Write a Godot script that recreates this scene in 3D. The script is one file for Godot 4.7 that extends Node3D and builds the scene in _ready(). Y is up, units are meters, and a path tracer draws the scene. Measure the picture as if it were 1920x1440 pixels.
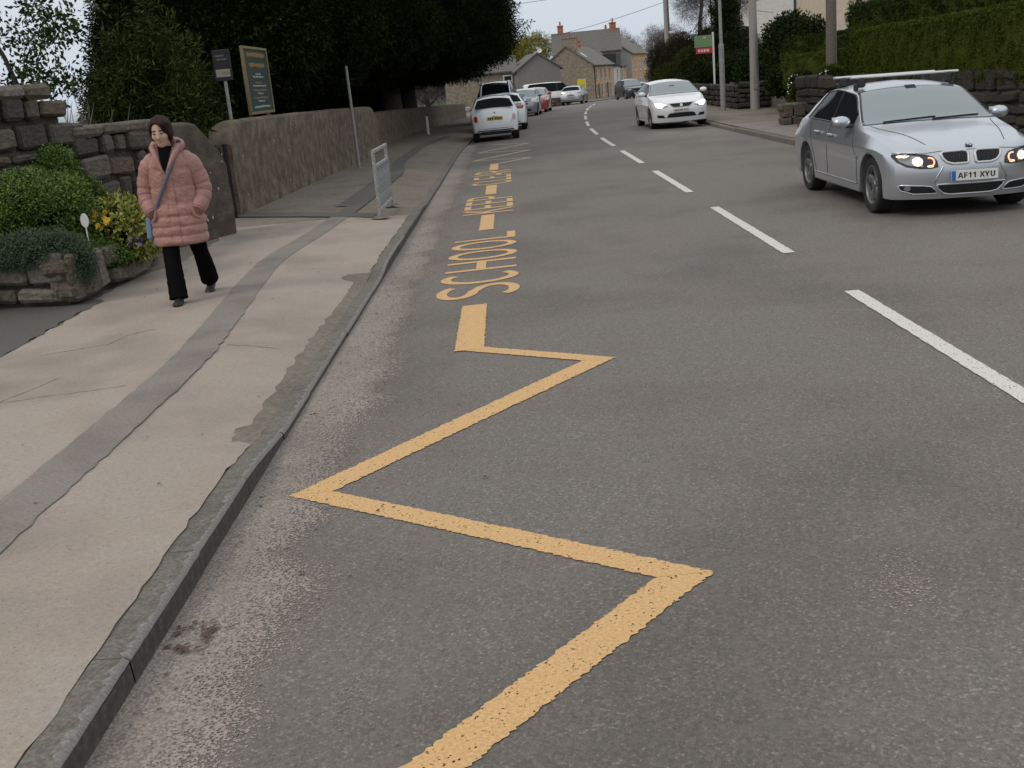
extends Node3D
# A village street on an overcast spring evening. x is to the right, -z along the road, the camera stands over x = z = 0.

var M := {}
var rng := RandomNumberGenerator.new()
var taken := {}

func _ready() -> void:
	rng.seed = 7
	camera_and_light()
	make_materials()
	ground_and_road()
	left_pavement()
	right_pavement()
	road_markings()
	left_walls()
	planting_bed()
	left_trees()
	left_signs()
	guard_rail()
	right_side()
	right_poles()
	far_houses()
	far_trees()
	all_cars()
	pedestrian()
	litter()

func camera_and_light() -> void:
	var cam := Camera3D.new()
	cam.name = "camera"
	cam.fov = 38.97
	cam.near = 0.05
	cam.far = 2000.0
	cam.position = Vector3(0, 1.93, 0)
	cam.rotation_degrees = Vector3(-15.63, 1.07, -5.29)
	add_child(cam)
	cam.current = true
	var sky_material := ProceduralSkyMaterial.new()
	sky_material.sky_top_color = lin(0.92, 0.97, 1.0)
	sky_material.sky_horizon_color = lin(0.6, 0.66, 0.74)
	sky_material.sky_curve = 0.25
	sky_material.ground_horizon_color = lin(0.22, 0.21, 0.2)
	sky_material.ground_bottom_color = lin(0.12, 0.115, 0.11)
	sky_material.sun_angle_max = 0.0
	var sky := Sky.new()
	sky.sky_material = sky_material
	var env := Environment.new()
	env.background_mode = Environment.BG_SKY
	env.sky = sky
	env.tonemap_mode = Environment.TONE_MAPPER_LINEAR
	env.tonemap_exposure = 1.0
	env.sdfgi_enabled = true
	env.ssao_enabled = true
	env.ssil_enabled = true
	var world := WorldEnvironment.new()
	world.name = "world_environment"
	world.environment = env
	add_child(world)
	var sun := DirectionalLight3D.new()
	sun.name = "sun"
	sun.light_energy = 0.36
	sun.light_color = Color(1.0, 0.95, 0.88)
	sun.light_angular_distance = 16.0
	sun.shadow_enabled = true
	sun.rotation_degrees = Vector3(-42, -62, 0)
	add_child(sun)

# ---------------------------------------------------------------- naming
func lin(r: float, g: float, b: float) -> Color:
	return Color(r, g, b).linear_to_srgb()

func numbered(called: String) -> String:
	if not taken.has(called):
		taken[called] = 0
		return called
	taken[called] += 1
	return "%s_%03d" % [called, taken[called]]

func tag(o: Node, label: String, category: String, group := "", kind := "") -> Node:
	o.set_meta("label", label)
	if category: o.set_meta("category", category)
	if group: o.set_meta("group", group)
	if kind: o.set_meta("kind", kind)
	return o

func thing(called: String, label: String, category: String, at := Vector3.ZERO, turn := 0.0, group := "") -> Node3D:
	var o := Node3D.new()
	o.name = numbered(called)
	add_child(o)
	o.position = at
	o.rotation.y = turn
	tag(o, label, category, group)
	return o

func part(called: String, mesh: Mesh, material: Material, parent: Node) -> MeshInstance3D:
	var o := MeshInstance3D.new()
	o.name = numbered(called) if parent == self else called
	o.mesh = mesh
	o.material_override = material
	parent.add_child(o, true)
	return o

func structure(called: String, mesh: Mesh, material: Material, parent: Node = self) -> MeshInstance3D:
	var o := part(called, mesh, material, parent)
	if parent == self: o.set_meta("kind", "structure")
	return o

func scatter(called: String, mesh: Mesh, material: Material, at: Array, parent: Node, colors := PackedColorArray()) -> MultiMeshInstance3D:
	var mm := MultiMesh.new()
	mm.transform_format = MultiMesh.TRANSFORM_3D
	mm.use_colors = colors.size() > 0
	mm.mesh = mesh
	mm.instance_count = at.size()
	for i in at.size():
		mm.set_instance_transform(i, at[i])
		if colors.size(): mm.set_instance_color(i, colors[i])
	var o := MultiMeshInstance3D.new()
	o.name = numbered(called) if parent == self else called
	o.multimesh = mm
	o.material_override = material
	parent.add_child(o, true)
	return o

# ---------------------------------------------------------------- numbers
func table(t: Array, x: float) -> float:
	# monotone cubic through [x, y] rows with rising x
	var n := t.size()
	if x <= t[0][0]: return t[0][1]
	if x >= t[n - 1][0]: return t[n - 1][1]
	var i := 0
	while x > t[i + 1][0]: i += 1
	var h: float = t[i + 1][0] - t[i][0]
	var d: float = (t[i + 1][1] - t[i][1]) / h
	var m0 := d
	var m1 := d
	if i > 0:
		var dp: float = (t[i][1] - t[i - 1][1]) / (t[i][0] - t[i - 1][0])
		m0 = 0.0 if dp * d <= 0 else 2.0 * dp * d / (dp + d)
	if i < n - 2:
		var dn: float = (t[i + 2][1] - t[i + 1][1]) / (t[i + 2][0] - t[i + 1][0])
		m1 = 0.0 if dn * d <= 0 else 2.0 * dn * d / (dn + d)
	var s: float = (x - t[i][0]) / h
	var s2 := s * s
	var s3 := s2 * s
	return (2 * s3 - 3 * s2 + 1) * t[i][1] + (s3 - 2 * s2 + s) * h * m0 + (-2 * s3 + 3 * s2) * t[i + 1][1] + (s3 - s2) * h * m1

func rnd(a: float, b: float) -> float:
	return rng.randf_range(a, b)

func unit() -> Vector3:
	var z := rnd(-1, 1)
	var a := rnd(0, TAU)
	var r := sqrt(1 - z * z)
	return Vector3(r * cos(a), z, r * sin(a))

func wobbly(seed_: int, f: float) -> FastNoiseLite:
	var n := FastNoiseLite.new()
	n.seed = seed_
	n.frequency = f
	n.noise_type = FastNoiseLite.TYPE_SIMPLEX_SMOOTH
	n.fractal_octaves = 3
	return n

# ---------------------------------------------------------------- mesh builder
class Shape:
	var p := PackedVector3Array()
	var ix := PackedInt32Array()
	var uv := PackedVector2Array()
	var col := PackedColorArray()

	func tri(a: Vector3, b: Vector3, c: Vector3) -> void:
		var n := p.size()
		p.append_array([a, b, c])
		ix.append_array([n, n + 1, n + 2])

	func quad(a: Vector3, b: Vector3, c: Vector3, d: Vector3) -> void:
		var n := p.size()
		p.append_array([a, b, c, d])
		ix.append_array([n, n + 1, n + 2, n, n + 2, n + 3])

	func grid(rows: Array, closed := false) -> void:
		# rows of points with shared corners: smooth; the last column meets the first if closed
		var n := p.size()
		var w: int = rows[0].size()
		for r in rows: p.append_array(r)
		for j in rows.size() - 1:
			for i in (w if closed else w - 1):
				var a := n + j * w + i
				var b := n + j * w + (i + 1) % w
				ix.append_array([a, b, b + w, a, b + w, a + w])

	func fan(ring: PackedVector3Array, flip := false) -> void:
		var c := Vector3.ZERO
		for q in ring: c += q
		c /= ring.size()
		var n := p.size()
		p.append(c)
		p.append_array(ring)
		for i in ring.size():
			var a := n + 1 + i
			var b := n + 1 + (i + 1) % ring.size()
			if flip: ix.append_array([n, b, a])
			else: ix.append_array([n, a, b])

	func box(c: Vector3, s: Vector3, turn := Basis()) -> void:
		var h := s / 2
		var q := []
		for k in 8:
			q.append(c + turn * Vector3(h.x * (1 if k & 1 else -1), h.y * (1 if k & 2 else -1), h.z * (1 if k & 4 else -1)))
		quad(q[0], q[2], q[3], q[1])
		quad(q[4], q[5], q[7], q[6])
		quad(q[0], q[4], q[6], q[2])
		quad(q[1], q[3], q[7], q[5])
		quad(q[2], q[6], q[7], q[3])
		quad(q[0], q[1], q[5], q[4])

	func bevel_box(c: Vector3, s: Vector3, b: float, turn := Basis()) -> void:
		# a box with chamfered edges
		var h := s / 2
		var at := func(x: float, y: float, z: float) -> Vector3: return c + turn * Vector3(x, y, z)
		for k in 3:
			for sg in [-1.0, 1.0]:
				var q := []
				for uvs in [[-1, -1], [1, -1], [1, 1], [-1, 1]]:
					var v := Vector3.ZERO
					v[k] = sg * h[k]
					v[(k + 1) % 3] = uvs[0] * (h[(k + 1) % 3] - b)
					v[(k + 2) % 3] = uvs[1] * (h[(k + 2) % 3] - b)
					q.append(at.call(v.x, v.y, v.z))
				if sg > 0: quad(q[3], q[2], q[1], q[0])
				else: quad(q[0], q[1], q[2], q[3])
		for k in 3:
			var i := (k + 1) % 3
			var j := (k + 2) % 3
			for si in [-1.0, 1.0]:
				for sj in [-1.0, 1.0]:
					var q := []
					for e in [[-1.0, 0], [1.0, 0], [1.0, 1], [-1.0, 1]]:
						var v := Vector3.ZERO
						v[k] = e[0] * (h[k] - b)
						v[i] = si * (h[i] - (b if e[1] else 0.0))
						v[j] = sj * (h[j] - (0.0 if e[1] else b))
						q.append(at.call(v.x, v.y, v.z))
					if si * sj > 0: quad(q[0], q[1], q[2], q[3])
					else: quad(q[3], q[2], q[1], q[0])
		for sx in [-1.0, 1.0]:
			for sy in [-1.0, 1.0]:
				for sz in [-1.0, 1.0]:
					var a: Vector3 = at.call(sx * h.x, sy * (h.y - b), sz * (h.z - b))
					var d: Vector3 = at.call(sx * (h.x - b), sy * h.y, sz * (h.z - b))
					var e: Vector3 = at.call(sx * (h.x - b), sy * (h.y - b), sz * h.z)
					if sx * sy * sz > 0: tri(a, e, d)
					else: tri(a, d, e)

	func tube(path: PackedVector3Array, radius: PackedFloat32Array, sides := 8, caps := true) -> void:
		var rows := []
		var side := Vector3.ZERO
		for i in path.size():
			var t := (path[mini(i + 1, path.size() - 1)] - path[maxi(i - 1, 0)]).normalized()
			if i == 0: side = t.cross(Vector3.UP if absf(t.y) < 0.9 else Vector3.RIGHT).normalized()
			side = (side - t * side.dot(t)).normalized()
			var up := side.cross(t)
			var row := PackedVector3Array()
			var r := radius[mini(i, radius.size() - 1)]
			for k in sides:
				var a := TAU * k / sides
				row.append(path[i] + (side * cos(a) + up * sin(a)) * r)
			rows.append(row)
		grid(rows, true)
		if caps:
			fan(rows[0], true)
			fan(rows[-1])

	func rod(a: Vector3, b: Vector3, r: float, sides := 8) -> void:
		tube(PackedVector3Array([a, b]), PackedFloat32Array([r]), sides)

	func lathe(profile: Array, sides: int, at: Transform3D) -> void:
		# profile rows [radius, height] turned about the local y axis
		var rows := []
		for q in profile:
			var row := PackedVector3Array()
			for k in sides:
				var a := TAU * k / sides
				row.append(at * Vector3(q[0] * cos(a), q[1], q[0] * sin(a)))
			rows.append(row)
		grid(rows, true)

	func prism(outline: PackedVector2Array, at: Transform3D, depth: float) -> void:
		# outline in local xy, pushed along local z from 0 to depth
		var tris := Geometry2D.triangulate_polygon(outline)
		for k in range(0, tris.size(), 3):
			var q := []
			for m in 3: q.append(outline[tris[k + m]])
			tri(at * Vector3(q[0].x, q[0].y, 0), at * Vector3(q[1].x, q[1].y, 0), at * Vector3(q[2].x, q[2].y, 0))
			tri(at * Vector3(q[0].x, q[0].y, depth), at * Vector3(q[2].x, q[2].y, depth), at * Vector3(q[1].x, q[1].y, depth))
		for k in outline.size():
			var a := outline[k]
			var b := outline[(k + 1) % outline.size()]
			quad(at * Vector3(a.x, a.y, 0), at * Vector3(b.x, b.y, 0), at * Vector3(b.x, b.y, depth), at * Vector3(a.x, a.y, depth))

	func mesh() -> ArrayMesh:
		var nor := PackedVector3Array()
		nor.resize(p.size())
		for k in range(0, ix.size(), 3):
			var a := ix[k]
			var b := ix[k + 1]
			var c := ix[k + 2]
			var n := (p[c] - p[a]).cross(p[b] - p[a])
			nor[a] += n
			nor[b] += n
			nor[c] += n
		for k in nor.size(): nor[k] = nor[k].normalized() if nor[k].length_squared() > 1e-20 else Vector3.UP
		var arr := []
		arr.resize(Mesh.ARRAY_MAX)
		arr[Mesh.ARRAY_VERTEX] = p
		arr[Mesh.ARRAY_NORMAL] = nor
		arr[Mesh.ARRAY_INDEX] = ix
		if uv.size() == p.size(): arr[Mesh.ARRAY_TEX_UV] = uv
		if col.size() == p.size(): arr[Mesh.ARRAY_COLOR] = col
		var m := ArrayMesh.new()
		m.add_surface_from_arrays(Mesh.PRIMITIVE_TRIANGLES, arr)
		return m

# ---------------------------------------------------------------- textures and materials
func noise_bytes(size: int, kind: int, freq: float, octaves: int, seed_: int, ret := FastNoiseLite.RETURN_DISTANCE) -> PackedByteArray:
	var n := FastNoiseLite.new()
	n.noise_type = kind
	n.seed = seed_
	n.frequency = freq
	n.fractal_type = FastNoiseLite.FRACTAL_FBM if octaves > 1 else FastNoiseLite.FRACTAL_NONE
	n.fractal_octaves = octaves
	n.cellular_return_type = ret
	n.cellular_jitter = 1.0
	var im := n.get_seamless_image(size, size)
	im.convert(Image.FORMAT_L8)
	return im.get_data()

func ramp(stops: Array, t: float) -> Color:
	for k in stops.size() - 1:
		if t <= stops[k + 1][0]:
			return stops[k][1].lerp(stops[k + 1][1], clampf((t - stops[k][0]) / (stops[k + 1][0] - stops[k][0]), 0, 1))
	return stops[-1][1]

func colour_texture(size: int, layers: Array) -> ImageTexture:
	# layers: [bytes, 256 colours] mixed by multiplication
	var data := PackedByteArray()
	data.resize(size * size * 3)
	var lr := []
	var lg := []
	var lb := []
	for l in layers:
		var r := PackedFloat32Array()
		var g := PackedFloat32Array()
		var b := PackedFloat32Array()
		for k in 256:
			var c := ramp(l[1], k / 255.0)
			r.append(c.r); g.append(c.g); b.append(c.b)
		lr.append(r); lg.append(g); lb.append(b)
	var n := layers.size()
	for i in size * size:
		var r := 1.0
		var g := 1.0
		var b := 1.0
		for k in n:
			var v: int = layers[k][0][i]
			r *= lr[k][v]; g *= lg[k][v]; b *= lb[k][v]
		data[i * 3] = mini(255, int(255.0 * pow(r, 0.4545)))
		data[i * 3 + 1] = mini(255, int(255.0 * pow(g, 0.4545)))
		data[i * 3 + 2] = mini(255, int(255.0 * pow(b, 0.4545)))
	return ImageTexture.create_from_image(Image.create_from_data(size, size, false, Image.FORMAT_RGB8, data))

func grey_texture(size: int, bytes: PackedByteArray) -> ImageTexture:
	return ImageTexture.create_from_image(Image.create_from_data(size, size, false, Image.FORMAT_L8, bytes))

func plain(name_: String, c: Color, rough := 0.8, metal := 0.0) -> StandardMaterial3D:
	var m := StandardMaterial3D.new()
	m.resource_name = name_
	m.albedo_color = c
	m.roughness = rough
	m.metallic = metal
	M[name_] = m
	return m

func textured(name_: String, tex: Texture2D, tile: float, rough := 0.9, bump: Texture2D = null, bump_cm := 0.4, world := true, tint := Color.WHITE) -> StandardMaterial3D:
	var m := plain(name_, tint, rough)
	m.albedo_texture = tex
	m.uv1_triplanar = true
	m.uv1_world_triplanar = world
	m.uv1_scale = Vector3.ONE / tile
	if bump:
		m.heightmap_enabled = true
		m.heightmap_texture = bump
		m.heightmap_scale = bump_cm
	return m

func coarse(m: StandardMaterial3D, tex: Texture2D, tile: float) -> void:
	m.detail_enabled = true
	m.detail_albedo = tex
	m.detail_blend_mode = BaseMaterial3D.BLEND_MODE_MUL
	m.detail_uv_layer = BaseMaterial3D.DETAIL_UV_2
	m.uv2_triplanar = true
	m.uv2_world_triplanar = true
	m.uv2_scale = Vector3.ONE / tile

func c(v: float, warm := 0.0) -> Color:
	return Color(v * (1 + warm), v, v * (1 - warm))

func make_materials() -> void:
	var cell := FastNoiseLite.TYPE_CELLULAR
	var smooth := FastNoiseLite.TYPE_SIMPLEX_SMOOTH
	var patch := noise_bytes(512, smooth, 0.008, 5, 11)
	var fine := noise_bytes(512, smooth, 0.06, 4, 12)
	var fine_big := noise_bytes(1024, smooth, 0.05, 5, 13)
	var chips := noise_bytes(1024, cell, 0.11, 1, 14, FastNoiseLite.RETURN_CELL_VALUE)
	var chip_gap := noise_bytes(1024, cell, 0.11, 1, 14, FastNoiseLite.RETURN_DISTANCE2_SUB)
	var blobs := noise_bytes(512, smooth, 0.02, 4, 15)
	var fine_bump := grey_texture(512, fine)
	# asphalt: stone chips in bitumen, then wide patches of wear
	var road_tex := colour_texture(1024, [
		[chips, [[0.0, c(0.115, 0.05)], [0.35, c(0.146, 0.055)], [0.8, c(0.175, 0.06)], [0.95, c(0.21, 0.06)], [1.0, c(0.27, 0.05)]]],
		[chip_gap, [[0.0, c(0.72)], [0.25, c(0.97)], [1.0, c(1.06)]]]])
	var patches := colour_texture(512, [[patch, [[0.0, c(0.74, 0.01)], [0.45, c(0.93, 0.015)], [0.6, c(1.0, 0.02)], [1.0, c(1.22, 0.05)]]], [blobs, [[0.0, c(0.86)], [1.0, c(1.12)]]]])
	var road := textured("asphalt", road_tex, 1.15, 0.86, grey_texture(1024, chip_gap), 0.22)
	road.albedo_color = lin(1.0, 0.935, 0.905)
	coarse(road, patches, 13.7)
	var grain := Image.create(1024, 1024, false, Image.FORMAT_RGBA8)
	var grains := PackedByteArray()
	grains.resize(1024 * 1024 * 4)
	for i in 1024 * 1024:
		var v := 0.8 + 0.0016 * chips[i]
		grains[i * 4] = int(131 * v); grains[i * 4 + 1] = int(121.5 * v); grains[i * 4 + 2] = int(115 * v)
		grains[i * 4 + 3] = clampi(int(60 + fine_big[i] * 0.55 + chips[i] * 0.3), 0, 255)
	grain.set_data(1024, 1024, false, Image.FORMAT_RGBA8, grains)
	var gutter := textured("grit", ImageTexture.create_from_image(grain), 0.93, 0.95, grey_texture(1024, chip_gap), 0.1)
	gutter.transparency = BaseMaterial3D.TRANSPARENCY_ALPHA_SCISSOR
	gutter.alpha_scissor_threshold = 0.36
	gutter.vertex_color_use_as_albedo = true
	coarse(gutter, patches, 5.3)
	# thin worn slurry: fine sand, dark specks of gum and grit, faint brown stains
	var specks := noise_bytes(1024, cell, 0.028, 1, 16)
	var sand := noise_bytes(1024, FastNoiseLite.TYPE_VALUE, 0.35, 2, 17)
	var pave_tex := colour_texture(1024, [
		[fine_big, [[0.0, c(0.265, 0.125)], [0.5, c(0.3, 0.13)], [1.0, c(0.335, 0.125)]]],
		[sand, [[0.0, c(0.84)], [0.5, c(1.0)], [1.0, c(1.14)]]],
		[specks, [[0.0, c(0.5)], [0.035, c(0.6)], [0.06, c(0.97)], [1.0, c(1.0)]]]])
	var pave := textured("pavement_slurry", pave_tex, 1.9, 0.9, grey_texture(1024, sand), 0.1)
	pave.albedo_color = lin(0.96, 0.913, 0.9)
	coarse(pave, patches, 7.9)
	var trench := textured("trench_asphalt", colour_texture(512, [[fine, [[0.0, c(0.15, 0.06)], [0.6, c(0.2, 0.07)], [1.0, c(0.25, 0.07)]]]]), 0.8, 0.9, fine_bump, 0.15)
	trench.albedo_color = lin(1.0, 0.93, 0.9)
	coarse(trench, patches, 4.1)
	textured("dark_trench", colour_texture(512, [[fine, [[0.0, c(0.05, 0.09)], [0.6, c(0.08, 0.1)], [1.0, c(0.12, 0.1)]]]]), 0.8, 0.93, fine_bump, 0.2)
	var old_pave := textured("old_pavement", colour_texture(512, [[fine, [[0.0, c(0.095, 0.2)], [0.5, c(0.145, 0.2)], [1.0, c(0.2, 0.18)]]], [blobs, [[0.0, c(0.75)], [1.0, c(1.2)]]]]), 1.2, 0.93, fine_bump, 0.3)
	coarse(old_pave, patches, 6.1)
	var kerb := textured("kerb_concrete", colour_texture(512, [[fine, [[0.0, c(0.08, 0.12)], [0.5, c(0.128, 0.13)], [1.0, c(0.2, 0.12)]]], [blobs, [[0.0, c(0.7, 0.03)], [0.6, c(1.0)], [1.0, c(1.25)]]]]), 0.7, 0.9, fine_bump, 0.4)
	coarse(kerb, patches, 2.3)
	textured("kerb_worn", colour_texture(256, [[noise_bytes(256, smooth, 0.05, 4, 34), [[0.0, c(0.11, 0.08)], [0.5, c(0.18, 0.08)], [1.0, c(0.29, 0.06)]]]]), 0.25, 0.95)
	textured("kerb_grime_shade", colour_texture(256, [[noise_bytes(256, smooth, 0.04, 4, 33), [[0.0, c(0.035, 0.16)], [0.6, c(0.06, 0.17)], [1.0, c(0.11, 0.15)]]]]), 0.6, 0.95)  # dirt plus the shade of the upright face, both put into the colour
	textured("soil", colour_texture(512, [[fine, [[0.0, c(0.025, 0.15)], [0.5, c(0.06, 0.15)], [1.0, c(0.13, 0.12)]]]]), 0.9, 1.0, fine_bump, 1.2)
	textured("grass", colour_texture(512, [[fine, [[0.0, Color(0.02, 0.035, 0.01)], [1.0, Color(0.07, 0.11, 0.03)]]]]), 1.3, 1.0, fine_bump, 2.0)
	# paint: the chips of the road show through where it has worn
	for kind in [["yellow_paint", Color(0.61, 0.375, 0.165), 0.29], ["faded_paint", Color(0.58, 0.45, 0.28), 0.33], ["white_paint", Color(0.62, 0.6, 0.57), 0.3]]:
		var im := Image.create(1024, 1024, false, Image.FORMAT_RGBA8)
		var data := PackedByteArray()
		data.resize(1024 * 1024 * 4)
		var base: Color = kind[1].linear_to_srgb()
		var big := noise_bytes(1024, smooth, 0.012, 3, 21)
		for i in 1024 * 1024:
			var v := 0.86 + 0.22 * fine_big[i] / 255.0
			data[i * 4] = mini(255, int(base.r * v * 255)); data[i * 4 + 1] = mini(255, int(base.g * v * 255)); data[i * 4 + 2] = mini(255, int(base.b * v * 255))
			var wear := fine_big[i] / 255.0 * 0.55 + big[i] / 255.0 * 0.3 + chips[i] / 255.0 * 0.15
			data[i * 4 + 3] = 255 if wear > kind[2] else 0
		im.set_data(1024, 1024, false, Image.FORMAT_RGBA8, data)
		var m := textured(kind[0], ImageTexture.create_from_image(im), 1.0, 0.75, grey_texture(1024, chip_gap), 0.15)
		m.transparency = BaseMaterial3D.TRANSPARENCY_ALPHA_SCISSOR
		m.alpha_scissor_threshold = 0.5
	# stone
	var lichen := noise_bytes(512, cell, 0.035, 3, 31)
	var stone_bump := grey_texture(512, blobs)
	for k in 7:
		var v: float = [0.055, 0.075, 0.105, 0.14, 0.085, 0.017, 0.026][k]  # last two tones hold hedge shade in the colour, for the right-hand walls
		var w: float = [0.14, 0.2, 0.24, 0.18, 0.32, 0.2, 0.26][k]
		textured("stone_%d" % k, colour_texture(256, [
			[noise_bytes(256, smooth, 0.03, 5, 40 + k), [[0.0, c(v * 0.55, w)], [0.5, c(v, w)], [0.8, c(v * 1.25, w * 0.8)], [1.0, c(v * 1.7, w * 0.5)]]],
			[noise_bytes(256, smooth, 0.1, 3, 50 + k), [[0.0, c(0.75)], [0.7, c(1.05)], [1.0, c(1.3)]]]]), 0.75, 0.95, stone_bump, 2.0)
	# rendered walls: brown cement with stains and pale lichen spots
	var wall_tex := colour_texture(512, [
		[noise_bytes(512, smooth, 0.012, 5, 61), [[0.0, c(0.042, 0.27)], [0.4, c(0.085, 0.33)], [0.6, c(0.112, 0.34)], [1.0, c(0.19, 0.3)]]],
		[lichen, [[0.0, c(1.5)], [0.08, c(1.05)], [0.5, c(1.0)], [1.0, c(0.85)]]],
		[fine, [[0.0, c(0.8)], [1.0, c(1.18)]]]])
	textured("wall_render", wall_tex, 2.6, 0.95, grey_texture(512, fine), 1.0)
	textured("dark_wall_render", colour_texture(512, [
		[noise_bytes(512, smooth, 0.012, 5, 62), [[0.0, c(0.03, 0.2)], [0.5, c(0.062, 0.26)], [1.0, c(0.12, 0.28)]]],
		[lichen, [[0.0, c(1.6)], [0.1, c(1.05)], [1.0, c(0.85)]]],
		[fine, [[0.0, c(0.8)], [1.0, c(1.18)]]]]), 2.3, 0.95, grey_texture(512, fine), 1.0)
	plain("lichen", lin(0.42, 0.4, 0.34), 1.0)
	# houses
	for h in [["house_stone", c(0.21, 0.22), 1], ["house_warm", Color(0.5, 0.34, 0.2), 1], ["house_tan", Color(0.55, 0.34, 0.19), 1], ["house_white", c(0.6, 0.04), 0], ["house_cream", Color(0.62, 0.52, 0.4), 0], ["house_grey", c(0.2, 0.06), 0], ["house_pale", c(0.46, 0.02), 0], ["slate", c(0.115, 0.05), 1], ["stone_slate", c(0.15, 0.12), 1], ["brick", Color(0.36, 0.14, 0.08), 1]]:
		var hc: Color = h[1]
		textured(h[0], colour_texture(256, [[noise_bytes(256, smooth, 0.03, 5, 70), [[0.0, hc * (0.6 if h[2] else 0.88)], [0.5, hc], [1.0, hc * (1.35 if h[2] else 1.08)]]]]), 3.1, 0.92, fine_bump, 1.0)
	plain("window_white", lin(0.66, 0.66, 0.64), 0.5)
	plain("window_glass", lin(0.02, 0.024, 0.028), 0.06)
	plain("dark_trim", lin(0.02, 0.02, 0.022), 0.6)
	plain("door_paint", lin(0.05, 0.04, 0.035), 0.5)
	# wood, metal
	textured("bark", colour_texture(256, [[noise_bytes(256, smooth, 0.05, 4, 80), [[0.0, c(0.03, 0.15)], [1.0, c(0.12, 0.15)]]]]), 0.5, 0.95, stone_bump, 2.0)
	textured("pole_wood", colour_texture(256, [[noise_bytes(256, smooth, 0.04, 4, 81), [[0.0, c(0.075, 0.15)], [1.0, c(0.16, 0.15)]]]]), 0.6, 0.9, stone_bump, 0.6)
	textured("pole_pale", colour_texture(256, [[noise_bytes(256, smooth, 0.04, 4, 82), [[0.0, c(0.2, 0.04)], [0.6, c(0.3, 0.04)], [1.0, c(0.36, 0.04)]]]]), 0.6, 0.85, stone_bump, 0.4)
	textured("galvanised", colour_texture(256, [[noise_bytes(256, cell, 0.06, 1, 83, FastNoiseLite.RETURN_CELL_VALUE), [[0.0, c(0.24, -0.02)], [1.0, c(0.36, -0.02)]]], [noise_bytes(256, smooth, 0.03, 3, 84), [[0.0, c(0.6, 0.08)], [0.6, c(1.0)], [1.0, c(1.1)]]]]), 0.5, 0.55)
	plain("black_rubber", lin(0.012, 0.012, 0.013), 0.85)
	plain("black_plastic", lin(0.016, 0.016, 0.017), 0.5)
	plain("gloss_black", lin(0.008, 0.008, 0.009), 0.25)
	plain("wire", lin(0.03, 0.03, 0.032), 0.6)

func leaf_material(name_: String, colour: Color, rough := 0.6, back := 0.35) -> StandardMaterial3D:
	var m := plain(name_, Color.WHITE, rough)
	m.vertex_color_use_as_albedo = true
	m.cull_mode = BaseMaterial3D.CULL_DISABLED
	if back > 0:
		m.backlight_enabled = true
		m.backlight = lin(colour.r * back, colour.g * back, colour.b * back)
	return m
# ---------------------------------------------------------------- the road
const CENTRE := [[-12.0, 2.65], [0.0, 2.65], [30.0, 2.66], [38.0, 2.8], [47.0, 3.25], [60.0, 4.25], [75.0, 5.9], [87.0, 7.6], [100.0, 10.0], [120.0, 14.4], [140.0, 19.6], [165.0, 27.5], [200.0, 41.0]]
const DROP := [[-12.0, 0.0], [50.0, 0.0], [70.0, -0.13], [87.0, -0.42], [100.0, -0.72], [120.0, -1.1], [140.0, -1.4], [200.0, -1.9]]
const LEFT := 4.15
const RIGHT := 3.52

func cx(d: float) -> float: return table(CENTRE, d)
func dip(d: float) -> float: return table(DROP, d)
func road_at(d: float, off: float, y := 0.0) -> Vector3:
	# off metres to the right of the centre line, d metres away
	var t := Vector2(cx(d + 0.5) - cx(d - 0.5), 1.0).normalized()
	return Vector3(cx(d) + off * t.y, dip(d) + y, -d + off * t.x)

func strip(d0: float, d1: float, step: float, offs: Array, lift: Callable) -> Shape:
	var s := Shape.new()
	var rows := []
	var d := d0
	while d <= d1 + 0.001:
		var row := PackedVector3Array()
		for o in offs: row.append(road_at(d, o, lift.call(d, o)))
		rows.append(row)
		d += step
	s.grid(rows)
	return s

func ground_and_road() -> void:
	# the land: one sheet to the horizon, lower than the road so that nothing lies in one plane
	var s := Shape.new()
	var rows := []
	for d in [-400.0, -60.0, -12.0, 20.0, 50.0, 70.0, 87.0, 100.0, 120.0, 140.0, 200.0, 300.0, 500.0, 900.0]:
		var row := PackedVector3Array()
		for x in [-900.0, -300.0, -90.0, -30.0, -10.0, 0.0, 10.0, 30.0, 90.0, 300.0, 900.0]:
			row.append(Vector3(x, dip(d) - 0.16 - maxf(0.0, (d - 200) * 0.012), -d))
		rows.append(row)
	s.grid(rows)
	structure("ground", s.mesh(), M.grass)
	var offs := []
	for k in 13: offs.append(lerpf(-LEFT - 0.1, RIGHT + 0.1, k / 12.0))
	structure("road", strip(-8, 190, 1.5, offs, func(_d, o): return 0.035 - 0.0035 * o * o - 0.0).mesh(), M.asphalt)
	grit_margin()

func road_y(d: float, o: float) -> float:
	return dip(d) + 0.035 - 0.0035 * o * o

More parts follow.
